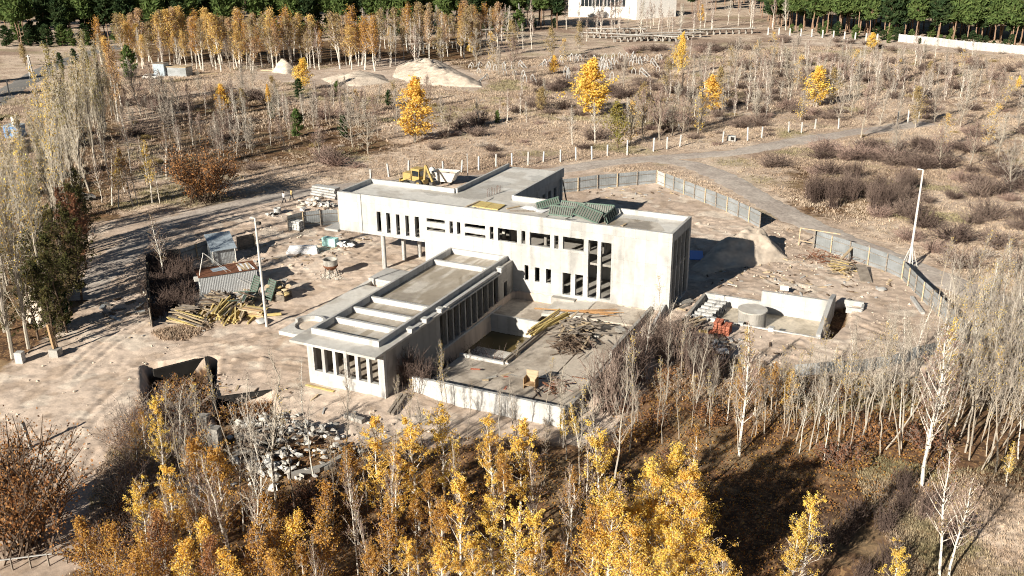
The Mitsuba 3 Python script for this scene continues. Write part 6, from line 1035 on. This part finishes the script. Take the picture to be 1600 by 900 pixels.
plant('oak_bush', *(-33.35, -54.86, 7.01), 4.6, 'oak_bush', 'brown leaved oak bush cut off by the left edge', 'bush', None, 0, .8)
for x, y, h, lab in ((*(-86.12, 11.14, 9.62), 'young birch with gold leaves left of the oak bush'), (*(-88.68, 6.83, 8.51), 'leaning pale birch with orange leaves beside the dark clump at the left'), (*(-87.73, 8.82, 8.67), 'bare leaning birch beside the dirt road at the left')): plant('sparse_birch', x, y, h, 9.0, 'roadside_birch', lab, 'birch tree', None, None, 1.1)
for x, y, h in [(-90.74, 7.48, 9.17), (-93.30, 7.93, 7.87), (-88.23, 10.19, 6.87), (-85.02, 11.63, 7.36), (-95.57, 14.47, 8.90), (-95.38, 19.05, 8.57), (-95.69, 23.63, 9.84), (-104.82, 19.59, 9.86), (-104.87, 24.54, 11.19)]: plant('bare_birch', x, y, h, 11.0, 'leaning_bare_birch', 'thin bare birch in the loose group left of the oak bush', 'birch tree', 'thin birches left of the oak bush', None, 1.0)
for p in scatter([(-94.60, 33.24), (-88.68, 70.38), (-101.26, 96.52), (-134.52, 83.13), (-129.13, 57.09), (-104.42, 35.52)], 40, vr, 1.8): plant('far_bare', p[0], p[1], vr.uniform(4.5, 8), 12.0, 'field_sapling', 'thin bare sapling', 'tree', 'bare saplings left of the field centre', None, .8)
for p in scatter([(-32.50, 86.45), (15.06, 149.94), (41.74, 156.51), (45.61, 260.8), (-41.67, 252.0), (-85.89, 182.94), (-90.16, 138.78), (-72.75, 80.21), (-44.50, 69.60)], 150, vr, 1.6, clump2): plant('far_bare', p[0], p[1], vr.uniform(3.5, 8), 12.0, 'far_sapling', 'bare grey sapling', 'tree', 'bare saplings in the far field', None, 1.1)
for p in scatter([(-88.62, 26.76), (-63.04, 49.24), (-39.44, 69.99), (-14.05, 70.32), (-0.44, 86.82), (40.66, 127.55), (37.13, 32.30), (26.12, 27.29), (46.32, 280.0), (-81.30, 230.3), (-85.19, 128.92), (-107.39, 108.63), (-144.61, 104.28), (-178.23, 90.30), (-98.34, 17.73)], 290, vr, 1.2): plant('scrub_tuft', p[0], p[1], vr.uniform(.5, 1.3), 1.0, 'scrub_tuft', 'low dry scrub tuft', 'shrub', 'low scrub tufts in the dry field', None, vr.uniform(1.2, 2.2))
for x, y, h in [(-7.18, -47.65, 10.54), (-5.92, -45.57, 10.19), (-1.70, -43.01, 9.25), (3.32, -41.54, 9.15), (6.43, -43.73, 10.23), (7.50, -41.27, 10.40), (10.19, -43.03, 9.63), (11.55, -41.91, 8.27), (-3.77, -50.40, 8.73), (6.73, -47.50, 8.52), (-16.45, -52.48, 10.01), (-16.22, -54.52, 8.41), (-13.75, -53.64, 8.41), (-11.07, -53.00, 8.83), (-17.48, -56.05, 7.38), (-6.45, -52.95, 7.25)]: plant('bare_birch', x, y, h, 11.0, 'front_bare', 'slim bare birch', 'birch tree', 'slim bare birches among the gold ones', None, .55)
for i, (x, y, h) in enumerate([(-42.60, 135.74, 8.52), (-52.82, 180.95, 9.08), (-34.87, 95.48, 8.55), (-27.61, 127.21, 8.06), (-14.97, 158.11, 7.98), (-3.31, 137.48, 8.01), (-4.59, 180.27, 7.59), (-89.54, 181.47, 7.67), (-97.46, 214.0, 9.49), (-99.57, 194.41, 9.05), (-114.92, 197.48, 10.32), (-109.78, 173.35, 9.62), (-37.56, 180.03, 7.10), (6.87, 178.81, 5.79), (21.17, 210.9, 5.36), (-32.35, 189.25, 8.13), (-33.19, 220.8, 7.91), (-128.55, 174.16, 9.89), (32.55, 152.63, 5.79), (14.84, 176.18, 5.67), (-98.67, 84.84, 5.74), (-97.68, 97.95, 5.26), (-126.09, 77.95, 5.15), (-130.11, 94.34, 5.49), (16.06, 116.97, 7.77), (29.26, 102.76, 7.71), (21.91, 96.57, 6.46), (-32.37, 80.36, 7.99), (-22.80, 93.50, 7.65), (-6.53, 114.82, 6.73)]): plant('pale_topped', x, y, h, 8.0, 'faded_tree', 'half bare tree with faded yellow top', 'tree', 'half bare faded trees in the field', None, 1.1)
# far stands
for p in scatter([(-214.7, 121.50), (-187.83, 126.21), (-158.63, 135.08), (-131.87, 145.95), (-148.56, 171.40), (-180.37, 162.34), (-216.0, 155.68), (-242.0, 149.26)], 95, vr, 1.9) + scatter([(-143.03, 166.67), (-120.52, 189.71), (-127.42, 223.1), (-144.13, 235.1), (-166.90, 207.8)], 32, vr, 2.5):
    plant('far_birch', p[0], p[1], vr.uniform(9.5, 16.5), 14.0, 'far_birch', 'gold topped birch in the far stand across the field', 'birch tree', 'gold topped birches in the far stand', int(vr.choice([0, 1, 2] if vr.random() < .72 - .004 * (p[0] + 260) else [3, 3, 4, 1])), vr.uniform(1.0, 1.5))
for x, y, h in [(-365.1, 215.1, 8.48), (-219.8, 121.06, 14.44), (-180.64, 89.28, 13.24), (-144.10, 57.80, 14.59), (-221.6, 137.01, 14.11), (-158.98, 72.49, 14.31)]: plant('far_birch', x, y, h, 14.0, 'far_birch', 'gold topped birch in the far stand across the field', 'birch tree', 'gold topped birches in the far stand')
for p in scatter([(-204.1, 116.62), (-160.44, 128.55), (-130.37, 143.66), (-119.82, 162.94), (-117.26, 202.3), (-91.40, 260.1), (-41.53, 299.3), (-55.70, 361.3), (-133.89, 299.7), (-166.90, 207.8), (-219.3, 136.18)], 90, vr, 3.0):
    plant('far_bare', p[0], p[1], vr.uniform(8, 14.0), 12.0, 'far_bare_birch', 'leafless pinkish birch at the far side of the field', 'birch tree', 'leafless birches at the far side of the field')
PINES = scatter([(-55.69, 313.4), (-28.58, 293.8), (-2.56, 284.6), (18.93, 275.5), (45.67, 262.7), (87.41, 246.5), (92.31, 277.5), (47.03, 299.2), (17.52, 316.3), (-6.49, 328.8), (-35.89, 341.8), (-63.73, 358.5)], 170, vr, 2.6) + scatter([(-303.0, 150.68), (-284.7, 166.94), (-252.4, 193.81), (-233.2, 216.5), (-201.7, 233.7), (-169.98, 251.1), (-137.70, 274.3), (-132.40, 282.1), (-143.88, 309.0), (-186.65, 280.4), (-219.2, 259.0), (-274.9, 217.4), (-311.3, 189.71), (-332.9, 173.44)], 132, vr, 3.0)
for p in PINES: plant('forest_pine', p[0], p[1], vr.uniform(16.0, 20.5), 18.0, 'forest_pine', 'tall pine in the dark forest along the top edge', 'pine tree', 'pines of the forest along the top edge')
EDGE = [(-170.46, 45.14), (-146.21, 21.84), (-117.79, 4.52), (-204.1, 57.65), (-230.0, 81.09), (-137.04, 20.45), (-111.14, -4.08), (-141.87, 12.54)]
for p in EDGE: plant('forest_pine', p[0], p[1], vr.uniform(9, 13), 18.0, 'roadside_pine', 'pine beside the asphalt road', 'pine tree', 'pines beyond the left edge', None, 1.3)
for p in scatter([(-295.3, 144.84), (-277.3, 160.63), (-245.6, 186.70), (-195.96, 225.4), (-128.21, 272.2), (-136.81, 292.4), (-211.0, 247.1), (-267.0, 209.1), (-300.5, 180.51), (-319.4, 163.21)], 95, vr, 2.4) + scatter([(-52.03, 290.1), (-2.17, 280.2), (45.41, 255.4), (45.95, 270.2), (-3.77, 298.3), (-56.33, 310.3)], 30, vr, 3.0): plant('young_pine', p[0], p[1], vr.uniform(2.5, 9.0) if p[0] < -60 else vr.uniform(2.0, 5.5), 6.0, 'edge_pine', 'young pine at the foot of the forest', 'pine tree', 'young pines at the forest edge', None, 1.2)
BACK = scatter([(-101.98, 367.2), (-63.73, 358.5), (17.52, 316.3), (92.31, 277.5), (180.61, 363.6), (254.0, 594.8), (11.32, 495.3), (-137.64, 492.5)], 330, vr, 3.6) + scatter([(-151.57, 327.1), (-231.8, 277.1), (-292.1, 235.3), (-349.5, 195.46), (-357.5, 134.14), (-500.6, 202.3), (-676.8, 329.3), (-232.6, 517.2)], 330, vr, 4.5)
for i, p in enumerate(BACK):
    key = 'pine_forest__%03d' % (i + 1); s = vr.uniform(.85, 1.12)
    scene[key] = {'type': 'instance', 'to_world': TF().translate([float(p[0]), float(p[1]), gz(*p) - .1]).rotate([0, 0, 1], float(vr.uniform(0, 360))).scale(float(s)), 'group': {'type': 'ref', 'id': PROTO['forest_pine'][i % 5]}}
tag('pine_forest', 'mass of pines behind the front rows of the forest along the top edge', 'forest', None, 'stuff')
for x, y, h, lab in ((*(-125.58, 98.15, 4.89), 'dark green young pine below the yellow tree in the clearing'), (*(-97.47, 61.42, 5.63), 'dark green young pine in the scrub left of the field centre'), (*(-87.76, 64.08, 4.55), 'paler young pine right of the dark one in the scrub'), (*(-65.48, 88.85, 2.75), 'small round green pine alone in the open field'), (*(-114.83, 74.51, 3.57), 'slim young pine behind the bare saplings at the left'), (*(-98.68, 97.55, 3.76), 'slim olive young pine left of the orange birch'), (*(-119.42, 105.79, 3.69), 'small olive young pine in front of the sand spread'), (*(-4.25, 275.0, 3.52), 'bushy pine at the left end of the long concrete wall'), (*(-31.19, 295.4, 4.05), 'small bushy pine below the right forest'), (*(-24.56, 290.4, 3.74), 'bushy pine right of the small one below the right forest'), (*(-234.3, 123.36, 5.19), 'dark pine beside the far asphalt road'), (*(-232.2, 116.02, 4.89), 'second dark pine beside the far asphalt road'), (*(-194.62, 108.98, 9.04), 'slim dark conifer between the poplars and the grey hut')):
    plant('young_pine', x, y, h, 6.0, 'young_pine', lab, 'pine tree', None, None, 1.0)
for x, y, h, kind, h0, v, w, lab in ((*(-49.54, 103.83, 11.95), 'yellow_tree', 9.0, 0, 1.45, 'big bright yellow tree in the middle of the field'), (*(-72.23, 65.98, 11.75), 'yellow_tree', 9.0, 1, 1.25, 'large orange birch behind the excavator'), (*(-6.25, 133.48, 8.64), 'yellow_tree', 9.0, 2, 1.5, 'pale yellow tree in the right of the field'), (*(-26.21, 116.21, 7.86), 'yellow_tree', 9.0, 1, 1.4, 'dull gold tree behind the bare thicket in the field'), (*(-49.50, 171.05, 11.02), 'yellow_tree', 9.0, 2, .7, 'slim yellow tree at the right end of the concrete frames'), (*(-133.02, 109.04, 7.91), 'yellow_tree', 9.0, 2, 1.3, 'yellow green tree in the sandy clearing'), (*(-130.56, 76.08, 6.32), 'yellow_tree', 9.0, 1, 1.2, 'small orange tree in front of the grey hut'), (*(-126.10, 191.19, 7.03), 'yellow_tree', 9.0, 2, 1.3, 'small yellow tree beside the far trestle'), (*(-83.89, 161.16, 4.87), 'yellow_tree', 9.0, 1, 1.3, 'small orange bush tree among the concrete frames'), (*(-7.42, 253.1, 5.43), 'yellow_tree', 9.0, 2, 1.6, 'yellow bush at the left end of the long concrete wall'), (*(-87.81, 332.7, 7.35), 'yellow_tree', 9.0, 1, .9, 'orange tree right of the white hall'), (*(-94.98, 103.69, 5.34), 'yellow_tree', 9.0, 1, .7, 'orange crowned tree behind the large orange birch'), (*(35.49, 179.08, 3.17), 'yellow_tree', 9.0, 0, .9, 'bright yellow bush at the right edge of the field'),
                                 (*(-61.61, 103.00, 5.44), 'olive_tree', 7.0, 1, 1.3, 'round pale olive bush in the open field'), (*(-33.36, 75.87, 8.10), 'olive_tree', 7.0, 0, 1.1, 'olive green tree beside the row of concrete posts'), (*(-249.7, 117.17, 6.41), 'olive_tree', 7.0, 1, 1.0, 'brown bush beside the far asphalt road'), (*(-125.82, 86.71, 4.86), 'yellow_tree', 9.0, 1, .6, 'faded orange sapling left of the clearing')):
    plant(kind, x, y, h, h0, 'field_tree', lab, 'tree', None, v, w)
for x, y, h in [(-31.36, 85.02, 9.73), (-28.10, 85.05, 9.91), (-27.17, 90.47, 9.74), (-25.44, 95.82, 9.03), (-34.65, 88.79, 7.69), (-23.91, 99.94, 7.86), (-24.89, 89.42, 8.17), (7.28, 102.07, 10.60), (0.69, 188.89, 7.74), (7.63, 179.12, 8.56), (-12.72, 133.50, 12.32), (19.18, 125.83, 8.27), (24.30, 120.51, 9.03), (-15.18, 111.11, 8.08), (34.83, 125.04, 9.00), (0.85, 117.98, 6.72), (30.65, 138.75, 9.58), (-39.45, 159.69, 9.99), (2.32, 126.68, 8.29), (-32.43, 162.59, 11.60), (-29.55, 176.51, 10.02), (-24.77, 207.5, 9.41), (-68.12, 72.06, 6.42), (-77.40, 85.57, 5.53), (-88.57, 98.93, 7.39), (-86.57, 81.92, 6.92), (-81.43, 66.66, 8.36), (-90.55, 73.09, 8.07), (-75.17, 54.00, 9.60), (-80.95, 57.48, 8.65), (-80.35, 46.07, 7.07), (-99.55, 69.49, 6.77), (-140.86, 94.98, 7.97), (-145.40, 103.95, 8.26), (-176.82, 130.68, 9.37), (-111.80, 71.90, 5.60), (-95.56, 149.51, 8.81), (-88.70, 145.71, 12.01), (-114.41, 171.49, 10.58), (-23.11, 166.44, 8.31), (15.06, 149.94, 7.37), (28.98, 176.38, 6.32), (-101.06, 42.83, 6.09), (-96.36, 41.93, 6.60), (-95.42, 45.29, 6.68), (-129.08, 64.64, 8.41), (-137.60, 70.52, 8.44), (-145.10, 74.11, 8.95), (-155.16, 78.96, 10.02), (-145.28, 65.40, 12.23), (-15.98, 114.76, 6.18), (-15.06, 123.53, 7.77), (0.32, 153.71, 7.67), (9.20, 117.72, 7.26), (12.48, 122.96, 6.70), (-56.86, 145.31, 8.35), (22.71, 80.66, 7.07), (27.02, 85.09, 7.69), (31.43, 92.28, 7.87), (33.10, 69.29, 7.98), (14.71, 84.95, 6.79), (35.20, 78.99, 8.34)]:
    plant('field_bare', x, y, h, 8.0, 'field_bare_tree', 'pale leafless tree standing in the dry field', 'tree', 'pale leafless trees in the dry field', None, 1.15)
for p in scatter([(-94.60, 33.24), (-90.55, 73.09), (-102.22, 100.75), (-147.00, 92.45), (-168.44, 83.33), (-131.41, 45.28)], 45, vr, 2.5) + scatter([(-25.12, 106.88), (12.36, 148.80), (38.99, 150.85), (40.84, 218.9), (-35.05, 220.0), (-45.84, 169.85)], 45, vr, 3.5):
    plant('field_bare', p[0], p[1], vr.uniform(4.0, 7.5), 8.0, 'field_bare_tree', 'pale leafless tree standing in the dry field', 'tree', 'pale leafless trees in the dry field', None, 1.0)
def clump(q): return sst(.46, .62, meshkit.fbm(np.column_stack([q * .035, 0 * q[:, 0]]), 3, 21)) + .12
SH = scatter([(-88.62, 26.76), (-63.04, 49.24), (-39.44, 69.99), (-20.81, 91.00), (41.57, 151.94), (46.32, 280.0), (-46.87, 277.1), (-95.08, 205.3), (-85.19, 128.92), (-107.39, 108.63), (-144.61, 104.28), (-178.23, 90.30), (-98.34, 17.73)], 205, vr, 1.6, clump) + scatter([(-13.18, 67.03), (-0.92, 89.62), (40.66, 127.55), (37.04, 29.80), (27.59, 25.49), (14.82, 36.04)], 70, vr, 1.8, clump)
for p in SH: plant('bare_shrub', p[0], p[1], vr.uniform(1.2, 3.1), 2.0, 'bare_shrub', 'low brown leafless shrub in the dry field', 'shrub', 'leafless shrubs in the dry field', None, vr.uniform(1.1, 1.8))
for p in scatter([(6.02, 49.98), (4.94, 61.06), (9.63, 70.01), (17.81, 66.77), (20.05, 59.39), (18.20, 51.67), (12.51, 47.66)], 26, vr, 1.1): plant('thicket_shrub', p[0], p[1], vr.uniform(2.6, 3.6), 3.2, 'thicket_shrub', 'upright brown shrub in the dense thicket beside the dirt track', 'shrub', 'shrubs of the thicket beside the dirt track')
for p in scatter([(-31.26, -47.30), (-40.40, -35.56), (-41.28, -31.87), (-32.24, -34.64), (-25.05, -44.64), (-21.52, -52.09), (-22.47, -54.10)], 46, vr, 1.0): plant('pit_brush', p[0], p[1], vr.uniform(1.4, 3.4), 2.6, 'pit_brush', 'thin reddish bare brush', 'shrub', 'bare brush round the dark pit', None, 1.2)
for x, y, h in [(13.20, -41.68, 9.26), (12.31, -42.63, 8.64), (14.61, -42.16, 8.34), (14.35, -44.09, 8.42), (11.75, -43.77, 7.67), (15.71, -43.90, 7.26), (13.76, -45.49, 7.90), (10.91, -45.59, 8.70), (12.13, -46.67, 8.33), (10.29, -46.74, 9.29), (11.05, -40.39, 8.41), (13.35, -39.28, 7.91), (16.96, -44.88, 6.48), (11.75, -37.66, 8.59)]: plant('full_birch', x, y, h, 9.0, 'gold_birch', 'slender birch', 'birch tree', 'gold birches along the bottom edge', int(vr.integers(2)), 1.1)
HOLLOW = Polygon([(9.77, -23.36), (13.43, -18.74), (19.10, -18.33), (20.88, -23.58), (19.92, -29.28), (19.96, -36.79), (15.33, -38.60)]); shapely.prepare(HOLLOW)
UND = scatter([(-23.21, -60.22), (-29.85, -46.66), (-36.63, -36.50), (-31.69, -34.41), (-18.58, -44.67), (-14.30, -37.31), (-12.58, -32.25), (0.05, -26.02), (0.61, -18.25), (2.90, -10.25), (8.16, -13.48), (16.03, -12.75), (24.72, -9.06), (26.96, -19.03), (18.50, -26.41), (15.18, -32.70), (16.63, -42.05), (2.61, -52.42)], 70, vr, 1.2, lambda q: ~shapely.contains(HOLLOW, shapely.points(q)))
for p in UND: plant('rust_shrub', p[0], p[1], vr.uniform(1.0, 2.2), 1.8, 'rust_shrub', 'low rust brown shrub in the undergrowth of the lower wood', 'shrub', 'rust shrubs in the lower undergrowth', None, 1.2)
for x, y, h in [(-38.42, -34.72, 2.00), (-36.61, -33.30, 2.99), (-34.48, -33.04, 1.99), (-34.96, -37.01, 2.58), (-30.59, -33.95, 1.63), (-28.76, -32.60, 1.63), (-31.01, -34.74, 1.75), (-40.11, -31.37, 2.06), (26.60, -17.19, 2.32)]: plant('rust_shrub', x, y, max(h, 1.2), 1.8, 'rust_shrub', 'low rust brown shrub in the undergrowth of the lower wood', 'shrub', 'rust shrubs in the lower undergrowth', None, 1.2)
for p in scatter([(20.68, -38.47), (21.00, -30.43), (24.18, -23.97), (28.17, -23.98), (29.69, -29.65), (27.11, -37.49)], 13, vr, 1.1): plant('thicket_shrub', p[0], p[1], vr.uniform(1.6, 2.6), 3.2, 'dark_brush', 'upright dark brown brush in the shaded hollow at the bottom right', 'shrub', 'dark brush at the bottom right', 1, 1.1)
for x, y, h in [(-17.89, -23.61, 3.64), (-16.33, -23.88, 3.29), (-17.09, -17.68, 3.11), (-16.86, -15.47, 2.46), (-16.31, -13.04, 2.85), (-17.01, -20.34, 2.72), (-12.98, -15.95, 3.44), (-19.47, -24.48, 2.66), (0.75, -20.25, 5.03), (0.76, -16.11, 3.90), (0.63, -11.21, 3.37), (0.90, -8.10, 3.44), (2.61, -10.37, 4.03), (1.59, -15.82, 4.53), (4.03, -9.78, 4.02), (6.16, -11.71, 3.93), (8.16, -13.48, 3.85)]: plant('thicket_shrub', x, y, max(h, 2.0), 3.2, 'terrace_brush', 'tall thin bare brush growing round the sunken terrace', 'shrub', 'bare brush round the terrace', None, 1.1)

for x, y, h in [(-59.89, -13.32, 2.48), (-56.75, -15.23, 2.42), (-58.03, -12.56, 2.64), (-58.44, -10.52, 2.51), (-54.41, -18.29, 2.36), (-52.68, -18.55, 2.34), (-53.67, -16.01, 2.39), (-54.71, -13.36, 2.44), (-62.67, -11.09, 2.53), (-61.13, -10.47, 2.53), (-50.95, -17.84, 1.95), (-52.21, -21.16, 2.30), (-57.61, -16.60, 2.41)]: plant('thicket_shrub', x, y, max(h, 1.8), 3.2, 'yard_brush', 'dark brush added to deepen the shade in the left yard corner', 'shrub', 'shade brush added in the left yard corner', 1, 1.6)  # brush added to blacken the yard corner like deep shade
# grass, fallen leaves
def tufts(P, size, rng, blades):
    n = len(P); i = np.repeat(np.arange(n), blades); m = len(i); az = rng.random(m) * 2 * np.pi; d = np.stack([np.cos(az), np.sin(az)], 1); s = size[i] * rng.uniform(.6, 1.2, m)
    b = P[i, :2] + rng.normal(0, .6, (m, 2)) * size[i][:, None]; z0 = gzv(b) - .03; t = rng.uniform(.15, .75, m)
    w = np.stack([-d[:, 1], d[:, 0]], 1) * (s * .16)[:, None]
    v = np.stack([np.column_stack([b - w, z0]), np.column_stack([b + w, z0]), np.column_stack([b + d * (s * t)[:, None], z0 + s * (1 - .4 * t)])], 1).reshape(-1, 3)
    return v, np.arange(3 * m).reshape(-1, 3)
gr = np.random.default_rng(3)
def dens(q):
    m = MASK_SAND(q[:, ::-1]); return (1 - np.clip(m * 1.25, 0, 1)) * (.25 + .75 * sst(.4, .6, meshkit.fbm(np.column_stack([q * .06, 0 * q[:, 0]]), 3, 8)))
A_ = np.array(scatter([(-108.25, -2.97), (-102.22, 36.48), (-69.31, 59.36), (-47.77, 90.24), (42.28, 171.27), (36.33, 10.83), (29.39, 7.63), (12.95, 26.53), (-18.97, 56.40), (-35.03, 48.12), (-62.62, 29.14), (-71.35, 9.36)], 38000, gr, 0, dens))
B_ = np.array(scatter([(-108.25, -2.97), (-209.1, 77.41), (-198.74, 137.64), (-111.18, 189.80), (47.54, 313.0), (42.28, 171.27), (-47.77, 90.24), (-69.31, 59.36), (-102.22, 36.48)], 36000, gr, 0, dens))
C_ = np.array(scatter([(21.27, -19.49), (28.41, -20.30), (37.36, -12.55), (36.91, -35.45), (27.30, -39.77), (25.78, -31.38), (23.08, -26.21)], 7000, gr, 0, dens) + scatter([(-33.75, -46.36), (-41.47, -33.34), (-33.89, -35.33), (-26.10, -46.98), (-21.74, -55.32), (-24.19, -56.40)], 3500, gr, 0) + scatter([(2.15, -15.63), (3.23, -7.13), (27.36, -0.01), (26.40, -10.74), (14.33, -17.93)], 5000, gr, 0, dens))
E_ = np.array(scatter([(-49.60, -24.50), (-47.34, -21.14), (-40.07, -19.19), (-39.18, -17.60), (-37.92, -19.67), (-42.63, -23.29), (-47.11, -25.15)], 900, gr)); P = np.vstack([E_, A_, B_, C_]); size = np.concatenate([gr.uniform(.2, .5, len(E_)), gr.uniform(.18, .42, len(A_)), gr.uniform(.3, .65, len(B_)), gr.uniform(.14, .32, len(C_))])
put('dry_grass', tufts(P, size, gr, 7), 'grass_dry'); tag('dry_grass', 'tufts of dry straw coloured grass all over the field and wood floor', 'grass', kind='stuff')
D_ = np.array(scatter([(-22.61, -62.54), (-28.84, -50.09), (-37.18, -36.74), (-30.64, -36.39), (-22.98, -37.81), (-14.46, -33.30), (-10.55, -29.24), (0.05, -26.02), (0.61, -18.25), (2.90, -10.25), (8.16, -13.48), (26.08, -5.97), (29.36, -21.71), (19.87, -33.99), (17.89, -43.94), (2.87, -52.87)], 30000, gr, 0, lambda q: 1 - np.clip(MASK_SAND(q[:, ::-1]) * 1.2, 0, 1)))
v, f = leaves(np.column_stack([D_, gzv(D_) + .05 + gr.random(len(D_)) * .12]), .14, gr); put('fallen_leaves', (v, f), 'leaf_litter'); tag('fallen_leaves', 'rust brown fallen leaves covering the floor of the lower wood', 'leaves', kind='stuff')

tell_apart(PLANTED); tell_apart(PORT)
